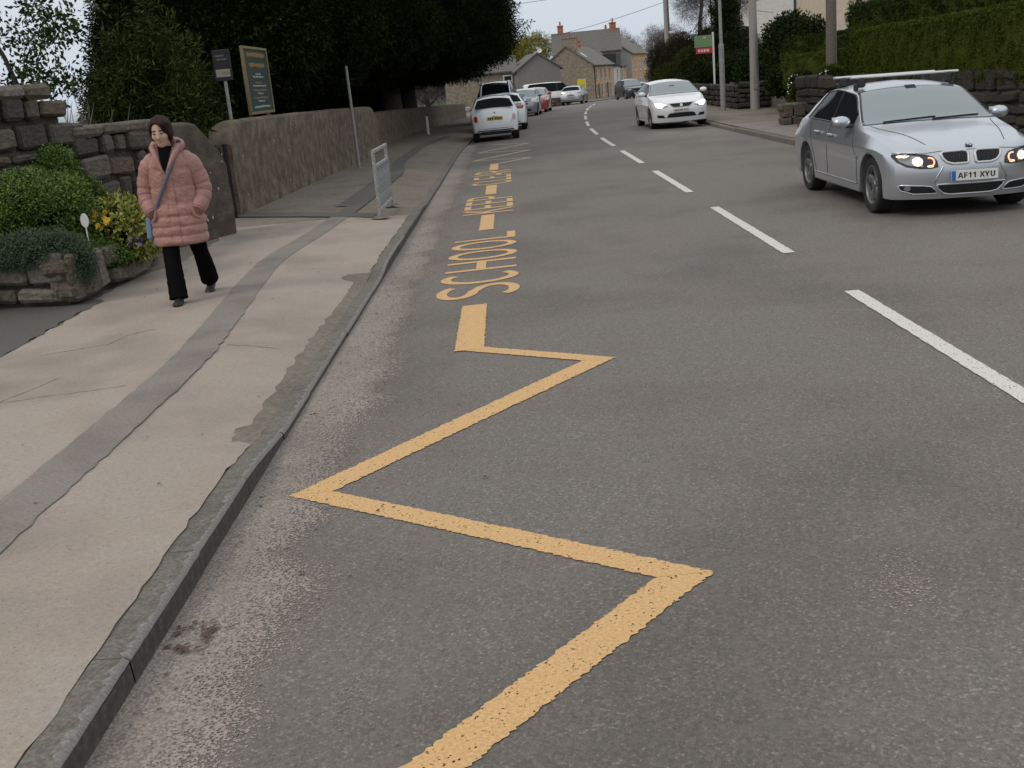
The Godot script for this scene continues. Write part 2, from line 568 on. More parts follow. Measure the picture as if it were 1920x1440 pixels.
func grit_margin() -> void:
	# washed-up grit along the gutter: thick at the kerb, thinning to single grains towards the lane
	var n := wobbly(5, 0.9)
	var s := Shape.new()
	var rows := []
	var d := -4.0
	while d < 36.0:
		var w := 0.85 + 0.3 * n.get_noise_1d(d) + 0.2 * n.get_noise_1d(d * 4.0 + 90)
		var row := PackedVector3Array()
		for k in 7:
			var o := -LEFT + w * k / 6.0
			row.append(Vector3(cx(d) + o, road_y(d, o) + 0.0015 + (0.012 if k == 0 else 0.0), -d))
			s.col.append(Color(1, 1, 1, [1.0, 0.95, 0.72, 0.55, 0.4, 0.25, 0.0][k]))
		rows.append(row)
		d += 0.12
	s.grid(rows)
	# stripped patches where the bare chips of the road show pale, ragged islands
	for pt in [[1.3, 3.6, 1.1, 1.5, 0.5], [0.1, 5.9, 0.6, 1.2, 0.44], [2.0, 6.6, 0.6, 1.6, 0.46], [-0.7, 3.2, 0.5, 0.9, 0.5], [0.9, 9.5, 0.5, 1.6, 0.42]]:
		var rings := []
		for j in 7:
			var row := PackedVector3Array()
			for i in 32:
				var a := TAU * i / 32.0
				var r := j / 6.0 * (1.0 + 0.45 * n.get_noise_2d(cos(a) * 2.0 + pt[0] * 9.0, sin(a) * 2.0 + pt[1] * 7.0))
				var q := Vector2(pt[0] + cos(a) * r * pt[2], pt[1] + sin(a) * r * pt[3])
				row.append(Vector3(q.x, road_y(q.y, q.x - cx(q.y)) + 0.0015, -q.y))
				s.col.append(Color(1, 1, 1, pt[4] * (1.0 - j / 6.0 * 0.9)))
			rings.append(row)
		s.grid(rings, true)
	var o := part("gutter_grit", s.mesh(), M.grit, self)
	o.set_meta("kind", "structure")

# ---------------------------------------------------------------- kerb and pavement on the left
func kerb_height(d: float) -> float:
	# dropped for the gateway between 6.3 and 11.4 m, low again past the guard rail
	return table([[-8.0, 0.088], [5.2, 0.088], [6.4, 0.025], [11.3, 0.025], [12.4, 0.085], [17.6, 0.075], [18.8, 0.035], [60.0, 0.04]], d)

func pave_y(d: float, x: float) -> float:
	var from_kerb := cx(d) - LEFT - x
	return dip(d) + lerpf(kerb_height(d) + 0.006, 0.128, smoothstep(0.13, 1.0, from_kerb)) + 0.004 * sin(d * 1.7) * sin(x * 2.3)

func sheet(s: Shape, left: Callable, right: Callable, d0: float, d1: float, step: float, n: int, lift: float) -> void:
	# a sheet on the pavement between two edges given as x of d
	var rows := []
	var d := d0
	while d <= d1 + 0.001:
		var row := PackedVector3Array()
		var a: float = left.call(d)
		var b: float = right.call(d)
		for k in n + 1:
			var x := lerpf(a, b, float(k) / n)
			row.append(Vector3(x, pave_y(d, x) + lift, -d))
		rows.append(row)
		d += step
	s.grid(rows)

func left_pavement() -> void:
	var n := wobbly(9, 0.8)
	var s := Shape.new()
	sheet(s, func(d): return cx(d) - LEFT - 9.0, func(d): return cx(d) - LEFT - 0.13, -8, 150, 0.6, 24, -0.004)
	structure("pavement_base", s.mesh(), M.old_pavement)
	s = Shape.new()
	sheet(s, func(d): return -4.28 + 0.05 * n.get_noise_1d(d * 4.0), func(d): return -1.63 - 0.03 * n.get_noise_1d(d * 6.0) - (0.12 + 0.05 * n.get_noise_1d(d * 3.0) if d > 5.9 and d < 11.6 else 0.0), -6, 10.4, 0.1, 10, 0.004)
	sheet(s, func(d): return -4.42 + 0.06 * n.get_noise_1d(d * 2.0) + 0.25 * smoothstep(12.0, 13.5, d) - 0.2 * smoothstep(15.0, 16.0, d), func(d): return -1.63 - 0.04 * n.get_noise_1d(d * 6.0) - (0.12 if d < 11.6 else 0.0), 10.4, 16.6, 0.1, 10, 0.004)
	structure("pavement", s.mesh(), M.pavement_slurry)
	# backfilled trench
	s = Shape.new()
	var mid := [[-6.0, -2.5], [3.0, -2.54], [5.0, -2.54], [7.5, -2.53], [9.0, -2.62], [11.0, -2.8], [12.7, -2.91], [15.0, -2.78], [18.5, -2.66], [24.0, -2.6], [29.0, -2.9], [34.0, -2.9], [41.0, -2.3]]
	sheet(s, func(d): return table(mid, d) - 0.155 - 0.02 * n.get_noise_1d(d * 9.0) - (0.2 if d > 18.4 and d < 24 else 0.0), func(d): return table(mid, d) + 0.155 + 0.02 * n.get_noise_1d(d * 9.0 + 50), -6, 17.0, 0.1, 3, 0.009)
	structure("trench_patch", s.mesh(), M.trench_asphalt)
	s = Shape.new()
	sheet(s, func(d): return table(mid, d) - 0.155 - 0.02 * n.get_noise_1d(d * 9.0) - (0.2 if d > 18.4 and d < 24 else 0.0), func(d): return table(mid, d) + 0.155 + 0.02 * n.get_noise_1d(d * 9.0 + 50), 17.0, 41, 0.1, 3, 0.009)
	structure("trench_patch", s.mesh(), M.dark_trench)
	s = Shape.new()
	var rows := []
	for k in 25:
		var x := lerpf(-4.7, -2.15, k / 24.0)
		var d := lerpf(18.5, 16.6, k / 24.0)
		var row := PackedVector3Array()
		for e in 4:
			var dd := d + lerpf(-0.28, 0.28, e / 3.0) + 0.03 * n.get_noise_1d(x * 9.0 + e)
			row.append(Vector3(x, pave_y(dd, x) + 0.012, -dd))
		rows.append(row)
	s.grid(rows)
	structure("cross_patch", s.mesh(), M.dark_trench)
	# bare soil and old tarmac below the bed
	s = Shape.new()
	sheet(s, func(d): return -9.0, func(d): return -4.3 + 0.1 * n.get_noise_1d(d * 3.0) - (0.5 * smoothstep(8.3, 7.2, d)), 6.6, 11.0, 0.1, 8, 0.009)
	structure("verge", s.mesh(), M.dark_trench)
	# kerb stones, each its own
	var kerb := Node3D.new()
	kerb.name = "kerb"
	kerb.set_meta("kind", "structure")
	add_child(kerb)
	kerb.set_meta("label", "weathered grey kerb along the left pavement")
	var d := -2.9
	while d < 46.0:
		var len := 0.905
		var st := Shape.new()
		var g := 0.0025
		var jx := rnd(-0.004, 0.004)
		var rr := []
		var ff := []
		for k in 9:
			var dd := d + g + (len - 2 * g) * k / 8.0
			var h := dip(dd) + kerb_height(dd)
			var x := cx(dd) - LEFT + jx
			var chip := 0.006 * n.get_noise_1d(dd * 14.0) + 0.004 * n.get_noise_1d(dd * 40.0)
			rr.append(PackedVector3Array([Vector3(x - 0.135, h - 0.14, -dd), Vector3(x - 0.135, h + 0.002, -dd), Vector3(x - 0.128, h + 0.006, -dd), Vector3(x - 0.022 - absf(chip), h + 0.005, -dd), Vector3(x - 0.008 - absf(chip), h - 0.003 - absf(chip), -dd), Vector3(x + 0.0, h - 0.014, -dd)]))
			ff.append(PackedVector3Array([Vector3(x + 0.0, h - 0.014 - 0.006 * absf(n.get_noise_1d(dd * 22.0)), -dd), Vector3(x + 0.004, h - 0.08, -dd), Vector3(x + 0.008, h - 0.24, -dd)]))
		st.grid(rr)
		st.fan(rr[0])
		st.fan(rr[-1], true)
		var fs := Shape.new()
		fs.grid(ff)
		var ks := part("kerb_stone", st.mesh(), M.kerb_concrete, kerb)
		part("kerb_face", fs.mesh(), M.kerb_grime_shade, ks)
		var we := Shape.new()
		var wr := []
		for k in 31:
			var dd := d + g + (len - 2 * g) * k / 30.0
			var h := dip(dd) + kerb_height(dd) + 0.0068
			var x := cx(dd) - LEFT + jx - 0.012
			var a := 0.007 + 0.026 * clampf(n.get_noise_1d(dd * 23.0) * 2.4, 0, 1) + rnd(0, 0.004)
			wr.append(PackedVector3Array([Vector3(x - a, h - 0.0005, -dd), Vector3(x - 0.006 - rnd(0, 0.004), h, -dd), Vector3(x + 0.004, h - 0.0065, -dd), Vector3(x + 0.013, h - 0.014 - rnd(0, 0.006), -dd)]))
		we.grid(wr)
		if d < 14.0: part("worn_edge", we.mesh(), M.kerb_worn, ks)
		d += len
	# cracks: narrow open grooves seen as dark slits
	for path in [
		[Vector2(-3.92, -8.5), Vector2(-3.66, -8.62), Vector2(-3.45, -8.72), Vector2(-3.36, -9.05), Vector2(-3.18, -9.2)],
		[Vector2(-3.62, -7.05), Vector2(-3.2, -7.15), Vector2(-2.74, -7.25)],
		[Vector2(-3.62, -7.05), Vector2(-3.5, -7.4), Vector2(-3.42, -7.7)],
		[Vector2(-2.36, -8.3), Vector2(-2.05, -8.28), Vector2(-1.75, -8.2)]]:
		var cr := Shape.new()
		var rows2 := []
		for k in path.size() - 1:
			for e in 8:
				var q: Vector2 = path[k].lerp(path[k + 1], e / 8.0)
				var t: Vector2 = (path[k + 1] - path[k]).normalized().orthogonal()
				q += t * 0.02 * n.get_noise_2d(q.x * 30, q.y * 30)
				var w := 0.0015 + 0.006 * absf(n.get_noise_2d(q.x * 50, q.y * 50 + 9))
				rows2.append(PackedVector3Array([Vector3((q + t * w).x, pave_y(-q.y, q.x) + 0.0055, (q + t * w).y), Vector3((q - t * w).x, pave_y(-q.y, q.x) + 0.0055, (q - t * w).y)]))
		cr.grid(rows2)
		structure("pavement_crack", cr.mesh(), M.soil)

func right_pavement() -> void:
	var s := strip(-8, 160, 1.0, [RIGHT + 0.14, RIGHT + 0.6, RIGHT + 1.2, RIGHT + 2.4, RIGHT + 6.0], func(_d, _o): return 0.105)
	structure("pavement", s.mesh(), M.old_pavement)
	s = strip(-8, 32.6, 0.6, [RIGHT + 0.16, RIGHT + 0.9, RIGHT + 1.75], func(_d, _o): return 0.111)
	structure("pavement", s.mesh(), M.trench_asphalt)
	var kerb := Node3D.new()
	kerb.name = "kerb_right"
	kerb.set_meta("kind", "structure")
	add_child(kerb)
	var d := 8.0
	while d < 62.0:
		var st := Shape.new()
		var low := 0.1 if d < 30 or d > 40 else 0.08
		var rr := []
		for k in 3:
			var dd := d + 0.006 + 0.893 * k / 2.0
			var h := low
			rr.append(PackedVector3Array([road_at(dd, RIGHT + 0.15, h - 0.1), road_at(dd, RIGHT + 0.15, h + 0.008), road_at(dd, RIGHT + 0.02, h + 0.006), road_at(dd, RIGHT, h - 0.015), road_at(dd, RIGHT - 0.012, -0.1)]))
		st.grid(rr)
		st.fan(rr[0])
		st.fan(rr[-1], true)
		part("kerb_stone", st.mesh(), M.kerb_concrete, kerb)
		d += 0.905

# ---------------------------------------------------------------- painted markings
func paint_leg(s: Shape, a: Vector2, b: Vector2, half: Vector2, ragged: float, lift := 0.005) -> void:
	# one straight stroke from a to b, its edges half to either side, a little ragged
	var n := maxi(2, int(a.distance_to(b) / 0.014))
	var rows := []
	for k in n + 1:
		var q := a.lerp(b, float(k) / n)
		var l := q + half + half.normalized() * rnd(-ragged, ragged)
		var r := q - half - half.normalized() * rnd(-ragged, ragged)
		var row := PackedVector3Array()
		for e in 3:
			var m := l.lerp(r, e / 2.0)
			row.append(Vector3(m.x, road_y(-m.y, m.x - cx(-m.y)) + lift, m.y))
		rows.append(row)
	s.grid(rows)

func paint_path(s: Shape, path: Array, width: float, ragged: float, closed := false) -> void:
	# a stroke of even width with mitred corners
	var n := path.size()
	var ls := []
	var rs := []
	for k in n:
		var a: Vector2 = path[(k - 1 + n) % n] if closed or k > 0 else path[0] * 2 - path[1]
		var b: Vector2 = path[k]
		var e: Vector2 = path[(k + 1) % n] if closed or k < n - 1 else path[n - 1] * 2 - path[n - 2]
		var t1 := (b - a).normalized()
		var t2 := (e - b).normalized()
		var nn := (t1.orthogonal() + t2.orthogonal()).normalized()
		var m := minf(width / 2 / maxf(0.3, nn.dot(t1.orthogonal())), width * 1.2)
		ls.append(b + nn * (m + rnd(-ragged, ragged)))
		rs.append(b - nn * (m + rnd(-ragged, ragged)))
	var rows := []
	for k in n + (1 if closed else 0):
		var row := PackedVector3Array()
		for q in [ls[k % n], rs[k % n]]: row.append(Vector3(q.x, road_y(-q.y, q.x - cx(-q.y)) + 0.005, q.y))
		rows.append(row)
	s.grid(rows)

func letter_strokes(ch: String) -> Array:
	# strokes in a unit box, u along the reading direction, v up the letter; [points, closed]
	var arc := func(cu: float, cv: float, ru: float, rv: float, a0: float, a1: float) -> Array:
		var out := []
		for k in 15:
			var a := deg_to_rad(lerpf(a0, a1, k / 14.0))
			out.append(Vector2(cu + ru * cos(a), cv + rv * sin(a)))
		return out
	match ch:
		"S": return [[arc.call(0.5, 0.76, 0.42, 0.2, 20, 270) + arc.call(0.5, 0.28, 0.42, 0.24, 90, -150).slice(1), false]]
		"C": return [[arc.call(0.5, 0.5, 0.44, 0.46, 48, 312), false]]
		"O":
			var o: Array = arc.call(0.5, 0.5, 0.42, 0.46, 0, 336)
			return [[o, true]]
		"H": return [[[Vector2(0.1, 0), Vector2(0.1, 1)], false], [[Vector2(0.9, 0), Vector2(0.9, 1)], false], [[Vector2(0.1, 0.5), Vector2(0.9, 0.5)], false]]
		"L": return [[[Vector2(0.14, 1), Vector2(0.14, 0.06), Vector2(0.92, 0.06)], false]]
		"K": return [[[Vector2(0.12, 0), Vector2(0.12, 1)], false], [[Vector2(0.9, 1), Vector2(0.16, 0.45)], false], [[Vector2(0.36, 0.6), Vector2(0.92, 0)], false]]
		"E": return [[[Vector2(0.9, 0.94), Vector2(0.12, 0.94), Vector2(0.12, 0.06), Vector2(0.9, 0.06)], false], [[Vector2(0.12, 0.52), Vector2(0.75, 0.52)], false]]
		"P": return [[[Vector2(0.12, 0), Vector2(0.12, 0.94)] + arc.call(0.5, 0.7, 0.38, 0.24, 90, -90) + [Vector2(0.16, 0.46)], false]]
		"A": return [[[Vector2(0.06, 0), Vector2(0.5, 1), Vector2(0.94, 0)], false], [[Vector2(0.22, 0.34), Vector2(0.78, 0.34)], false]]
		"R": return [[[Vector2(0.12, 0), Vector2(0.12, 0.94)] + arc.call(0.5, 0.7, 0.38, 0.24, 90, -90) + [Vector2(0.16, 0.46)], false], [[Vector2(0.45, 0.46), Vector2(0.92, 0)], false]]
	return []

func road_markings() -> void:
	var half := Vector2(0.112, 0)
	var z := Shape.new()
	var near := [Vector2(-1.25, -1.75), Vector2(0.53, -3.86), Vector2(-1.17, -5.2), Vector2(0.48, -7.26), Vector2(-0.44, -7.97)]
	for k in near.size() - 1: paint_leg(z, near[k], near[k + 1], half, 0.01, 0.004 + 0.0006 * k)
	paint_leg(z, Vector2(-0.445, -7.92), Vector2(-0.45, -9.62), half, 0.008, 0.007)
	var zig := thing("zigzag_marking", "bold yellow zigzag line painted on the road in the foreground", "road marking")
	part("painted_line", z.mesh(), M.yellow_paint, zig)
	var far := [Vector2(-0.36, -26.6), Vector2(0.44, -27.5), Vector2(-1.0, -28.4), Vector2(0.5, -30.4), Vector2(-0.95, -31.5), Vector2(0.55, -33.7), Vector2(-0.6, -34.8)]
	var zf := Shape.new()
	for k in far.size() - 1: paint_leg(zf, far[k], far[k + 1], Vector2(0.085, 0), 0.01, 0.004 + 0.0006 * k)
	var zig2 := thing("zigzag_marking", "faded far zigzag line painted on the road behind the small white car", "road marking")
	part("painted_line", zf.mesh(), M.faded_paint, zig2)
	var words := thing("school_keep_clear_marking", "yellow SCHOOL KEEP CLEAR lettering painted along the road", "road marking")
	for w in [["SCHOOL", 9.92, 14.42, 0.105], ["KEEP", 16.55, 19.2, 0.1], ["CLEAR", 21.3, 24.6, 0.1]]:
		var text: String = w[0]
		var pitch: float = (w[2] - w[1]) / text.length()
		for k in text.length():
			var s := Shape.new()
			for st in letter_strokes(text[k]):
				var pts := []
				for q in st[0]: pts.append(Vector2(-0.05 - 0.77 * q.y, -(w[1] + pitch * (k + 0.06 + 0.88 * q.x))))
				paint_path(s, pts, w[3], 0.004, st[1])
			part("letter", s.mesh(), M.yellow_paint, words)
	for b in [[14.7, 16.4], [19.45, 21.15], [24.8, 26.7]]:
		var s := Shape.new()
		paint_leg(s, Vector2(-0.43, -b[0]), Vector2(-0.43, -b[1]), Vector2(0.1, 0), 0.008)
		var o := thing("yellow_bar_marking", {14.7: "yellow bar painted on the road between SCHOOL and KEEP", 19.45: "yellow bar painted on the road between KEEP and CLEAR", 24.8: "short yellow bar painted on the road beyond CLEAR"}[b[0]], "road marking", Vector3.ZERO, 0.0, "yellow bars between the painted words")
		part("painted_line", s.mesh(), M.yellow_paint, o)
	var d := 4.67
	var k := 0
	var order := ["nearest", "second", "third", "fourth", "fifth", "sixth", "seventh", "eighth", "ninth", "tenth", "eleventh", "twelfth"]
	while d < 72.0:
		var s := Shape.new()
		var rows := []
		for e in 81:
			var dd := d + 4.0 * e / 80.0
			var r := 0.004 if d < 20 else 0.0
			rows.append(PackedVector3Array([road_at(dd, -0.06 + rnd(-r, r), 0.041), road_at(dd, 0.06 + rnd(-r, r), 0.041)]))
		s.grid(rows)
		tag(part("centre_line_dash", s.mesh(), M.white_paint, self), "white centre line dash, %s from the camera" % order[k], "road marking", "white dashes of the centre line")
		d += 6.0
		k += 1
# ---------------------------------------------------------------- stones, leaves
func stone_mesh(size: Vector3, bevel: float, rough: float, n: FastNoiseLite) -> ArrayMesh:
	var s := Shape.new()
	s.bevel_box(Vector3.ZERO, size, minf(bevel, minf(size.x, minf(size.y, size.z)) * 0.3))
	var off := Vector3(rnd(-50, 50), rnd(-50, 50), rnd(-50, 50))
	for k in s.p.size():
		var q := s.p[k]
		var e := q * 3.0 + off
		s.p[k] = q + Vector3(n.get_noise_3dv(e * 10.0), n.get_noise_3dv(e * 10.0 + Vector3(40, 0, 0)), n.get_noise_3dv(e * 10.0 + Vector3(0, 70, 0))) * rough
	return s.mesh()

func rubble(parent: Node3D, a: Vector3, b: Vector3, base: float, top: Callable, depth: float, row_h: Vector2, len_: Vector2, gap: float, n: FastNoiseLite, mats: Array, thick := 0.0) -> void:
	# courses of separate stones from a to b on the face that looks to the right of a -> b
	var u := (b - a).normalized()
	var w := u.cross(Vector3.UP)
	var turn := Basis(u, Vector3.UP, w)
	var total := a.distance_to(b)
	var y := base
	while y < 3.0:
		var h := rnd(row_h.x, row_h.y)
		var t := rnd(-0.2, 0.0)
		var any := false
		while t < total:
			var l := rnd(len_.x, len_.y)
			var hh := h * rnd(0.82, 1.0)
			var tt: float = top.call(clampf(t + l / 2, 0, total))
			if y + h * 0.5 < tt:
				any = true
				hh = minf(hh, tt - y) if tt - y - h > 0.19 else tt - y
				if hh > 0.05:
					var t0 := maxf(t, 0.0)
					var t1 := minf(t + l, total)
					if t1 - t0 > 0.07:
						var o := part("stone", stone_mesh(Vector3(t1 - t0 - gap, hh - gap * 0.8, depth), 0.035, 0.04, n), M[mats[rng.randi() % mats.size()]], parent)
						o.transform = Transform3D(turn * Basis(Vector3(0, 0, 1), rnd(-0.07, 0.07)) * Basis(Vector3.UP, rnd(-0.05, 0.05)), a + u * (t0 + t1) / 2 + Vector3.UP * (y + hh / 2) + w * (rnd(-0.03, 0.035) - depth / 2))
			t += l
		if not any: break
		y += h

func leaf_clump(count: int, spread: Vector3, leaf: Vector2, colours: Array, droop := 0.2) -> ArrayMesh:
	# a tuft of pointed leaves, each folded along its middle
	var s := Shape.new()
	for k in count:
		var at := unit() * pow(rng.randf(), 0.4) * spread
		var dir := (at.normalized() + unit() * 0.8 + Vector3(0, -droop, 0)).normalized()
		var side := dir.cross(unit()).normalized()
		var up := side.cross(dir)
		var l := leaf.x * rnd(0.7, 1.3)
		var w := leaf.y * rnd(0.7, 1.3) * 0.5
		var n := s.p.size()
		s.p.append_array([at, at + dir * l * 0.5 + side * w + up * w * 0.4, at + dir * l, at + dir * l * 0.5 - side * w + up * w * 0.4])
		s.ix.append_array([n, n + 1, n + 2, n, n + 2, n + 3])
		var colour: Color = colours[rng.randi() % colours.size()]
		colour = colour * rnd(0.75, 1.25)
		for e in 4: s.col.append(colour)
	return s.mesh()

func blob_points(centre: Vector3, radii: Vector3, count: int, n: FastNoiseLite, lump: float, inner := 0.75, lumps := 1.0) -> Array:
	# tuft placements through the outer shell of an uneven ellipsoid
	var out := []
	for k in count:
		var u := unit()
		var r := 1.0 + lump * n.get_noise_3dv((u * radii + centre) * 12.0 * lumps) * 2.0
		var q := centre + u * radii * r * lerpf(inner, 1.0, pow(rng.randf(), 0.6))
		var sc := rnd(0.75, 1.25)
		out.append(Transform3D(Basis(unit(), rnd(0, TAU)).scaled(Vector3.ONE * sc), q))
	return out

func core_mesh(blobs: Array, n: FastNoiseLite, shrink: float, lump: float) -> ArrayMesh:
	# a dark solid added inside a crown to block light between its leaves
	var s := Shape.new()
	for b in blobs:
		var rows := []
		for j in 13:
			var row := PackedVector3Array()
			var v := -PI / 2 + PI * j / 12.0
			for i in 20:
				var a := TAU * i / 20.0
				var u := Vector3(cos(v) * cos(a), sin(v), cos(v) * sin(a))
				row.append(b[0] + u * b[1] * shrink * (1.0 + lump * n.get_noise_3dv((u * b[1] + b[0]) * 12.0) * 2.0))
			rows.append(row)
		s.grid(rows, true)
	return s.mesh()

func wall_loft(path: PackedVector3Array, tops: PackedFloat32Array, thick: float, n: FastNoiseLite, rough: float) -> ArrayMesh:
	# a wall along a path, its top rounded; the face looks to the right of the path
	var s := Shape.new()
	var rows := []
	for i in path.size():
		var t := (path[mini(i + 1, path.size() - 1)] - path[maxi(i - 1, 0)]).normalized()
		var w := t.cross(Vector3.UP).normalized()
		var row := PackedVector3Array()
		var h := tops[i]
		var y0 := path[i].y
		for k in 9: row.append(path[i] + Vector3.UP * (h - y0 - 0.06) * k / 8.0)
		row.append(path[i] + Vector3.UP * (h - y0 - 0.015) - w * 0.03)
		row.append(path[i] + Vector3.UP * (h - y0) - w * 0.1)
		row.append(path[i] + Vector3.UP * (h - y0) - w * (thick - 0.1))
		row.append(path[i] + Vector3.UP * (h - y0 - 0.05) - w * thick)
		row.append(path[i] - w * thick)
		for k in row.size():
			var q := row[k] * 9.0
			row[k] += (w * n.get_noise_3dv(q) + Vector3.UP * n.get_noise_3dv(q + Vector3(33, 0, 0)) * (0.5 if k > 7 else 0.0)) * rough
		rows.append(row)
	s.grid(rows)
	s.fan(rows[0])
	s.fan(rows[-1], true)
	return s.mesh()

func spots(parent: Node3D, a: Vector3, b: Vector3, y0: float, y1: float, count: int, size: Vector2, off: float) -> void:
	# crusts of pale lichen grown on the face
	var u := (b - a).normalized()
	var w := u.cross(Vector3.UP)
	var s := Shape.new()
	for k in count:
		var q := a.lerp(b, rng.randf()) + Vector3.UP * rnd(y0, y1) + w * off
		var r := rnd(size.x, size.y)
		var ring := PackedVector3Array()
		for e in 7:
			var rr := r * rnd(0.5, 1.1)
			ring.append(q + u * cos(TAU * e / 7) * rr + Vector3.UP * sin(TAU * e / 7) * rr * 1.5)
		s.fan(ring)
	part("lichen", s.mesh(), M.lichen, parent).set_meta("kind", "stuff")

func left_walls() -> void:
	var n := wobbly(17, 0.12)
	# dry stone wall behind the bed
	var wall := thing("dry_stone_wall", "tall rough dry stone wall behind the planted bed at far left", "wall")
	var a := Vector3(-6.95, 0.1, -10.0)
	var b := Vector3(-4.64, 0.1, -14.72)
	var total := a.distance_to(b)
	var high := func(t: float) -> float: return 2.14 + 0.05 * sin(t * 3.0) if t < total - 1.25 else 1.62
	rubble(wall, a, b, 0.1, high, 0.34, Vector2(0.13, 0.36), Vector2(0.2, 0.66), 0.036, n, ["stone_0", "stone_1", "stone_2", "stone_4", "stone_0", "stone_1"])
	var u := (b - a).normalized()
	var w := u.cross(Vector3.UP)
	var core := Shape.new()
	var turn := Basis(u, Vector3.UP, w)
	core.box((a + b) / 2 + Vector3.UP * 0.78 - w * 0.29, Vector3(total, 1.5, 0.38), turn)
	core.box(a.lerp(b, 0.36) + Vector3.UP * 1.74 - w * 0.29, Vector3(total * 0.72, 0.55, 0.34), turn)
	part("core", core.mesh(), M.soil, wall)
	for k in 10: # coping
		var t := 0.2 + 0.41 * k
		if t > total - 1.45: break
		var o := part("coping_stone", stone_mesh(Vector3(0.4, rnd(0.15, 0.2), 0.44), 0.05, 0.04, n), M[["stone_2", "stone_3", "stone_4"][k % 3]], wall)
		o.transform = Transform3D(turn * Basis(Vector3(0, 0, 1), rnd(-0.06, 0.06)), a + u * t + Vector3.UP * 2.18 - w * 0.18)
	for k in 3:
		var o := part("coping_stone", stone_mesh(Vector3(0.46, 0.13, 0.42), 0.03, 0.03, n), M["stone_2"], wall)
		o.transform = Transform3D(turn, a + u * (total - 1.15 + 0.46 * k) + Vector3.UP * 1.68 - w * 0.18)
	# rendered slab that ends the wall at the gateway
	var slab := thing("gateway_wall", "dark weathered stone slab wall with a sloping shoulder behind the pedestrian", "wall")
	var path := PackedVector3Array()
	var tops := PackedFloat32Array()
	for k in 33:
		var t := k / 32.0
		path.append(Vector3(-4.63, 0.1, -14.74).lerp(Vector3(-4.08, 0.1, -15.85), t))
		tops.append(table([[0.0, 1.76], [0.4, 1.76], [0.58, 1.74], [0.66, 1.66], [0.97, 1.24], [1.0, 1.16]], t))
	part("wall_face", wall_loft(path, tops, 0.42, n, 0.03), M.dark_wall_render, slab)
	spots(slab, Vector3(-4.55, 0.2, -14.9), Vector3(-4.12, 0.2, -15.76), 0.1, 1.2, 14, Vector2(0.006, 0.022), 0.035)
	# long rendered wall
	var long_wall := thing("rendered_wall", "long brown rendered boundary wall with cut corners behind the guard rail", "wall")
	path = PackedVector3Array()
	tops = PackedFloat32Array()
	for k in 65:
		var t := k / 64.0
		path.append(Vector3(-4.62, 0.05, -18.4).lerp(Vector3(-4.02, 0.05, -34.3), t))
		tops.append(table([[0.0, 1.32], [0.022, 1.64], [0.05, 1.68], [0.4, 1.64], [0.93, 1.53], [0.96, 1.5], [1.0, 1.1]], t))
	part("wall_face", wall_loft(path, tops, 0.4, n, 0.035), M.wall_render, long_wall)
	spots(long_wall, Vector3(-4.61, 0.2, -18.6), Vector3(-4.05, 0.2, -33.5), 0.05, 1.35, 55, Vector2(0.006, 0.026), 0.04)
	var low := thing("low_boundary_wall", "lower rendered wall running on behind the parked cars", "wall")
	path = PackedVector3Array()
	tops = PackedFloat32Array()
	for k in 41:
		var d := 34.6 + k * 0.75
		path.append(road_at(d, -LEFT - 3.0, 0.02))
		tops.append(table([[34.0, 1.3], [42.0, 1.22], [55.0, 1.0], [66.0, 0.8]], d))
	part("wall_face", wall_loft(path, tops, 0.4, n, 0.03), M.wall_render, low)
	# iron gate standing open in the gateway
	var gate := thing("iron_gate", "dark iron gate standing open in the gap between the two walls", "gate", Vector3(-4.66, 0.13, -18.15), 0.35)
	for k in 8:
		var s := Shape.new()
		s.rod(Vector3(-0.08 - 0.125 * k, 0.06, 0), Vector3(-0.08 - 0.125 * k, 1.15 + 0.1 * sin(k * 0.4), 0), 0.011, 6)
		part("bar", s.mesh(), M.gloss_black, gate)
	for y in [0.12, 1.0]:
		var s := Shape.new()
		s.box(Vector3(-0.52, y, 0), Vector3(1.0, 0.035, 0.02))
		part("rail", s.mesh(), M.gloss_black, gate)
	var post := Shape.new()
	post.rod(Vector3(0, -0.02, 0), Vector3(0, 1.2, 0), 0.04, 10)
	part("gate_post", post.mesh(), M.gloss_black, gate)

# ---------------------------------------------------------------- the bed beside the pavement
func plant(called: String, label: String, at: Vector3, blobs: Array, count: int, clump: Mesh, mat: Material, n: FastNoiseLite, core := true, lump := 0.12, group := "", lumps := 1.0, inner := 0.8) -> Node3D:
	var t := thing(called, label, "plant", at, 0.0, group)
	var where := []
	var vol := 0.0
	for b in blobs: vol += b[1].x * b[1].y + b[1].x * b[1].z + b[1].y * b[1].z
	for b in blobs:
		where.append_array(blob_points(b[0], b[1], int(count * (b[1].x * b[1].y + b[1].x * b[1].z + b[1].y * b[1].z) / vol), n, lump, inner, lumps))
	scatter("foliage", clump, mat, where, t).set_meta("kind", "stuff")
	if core: part("twigs", core_mesh(blobs, n, 0.86, lump), M.shade_core, t)  # solid dark core added to block light, no separate twigs
	return t

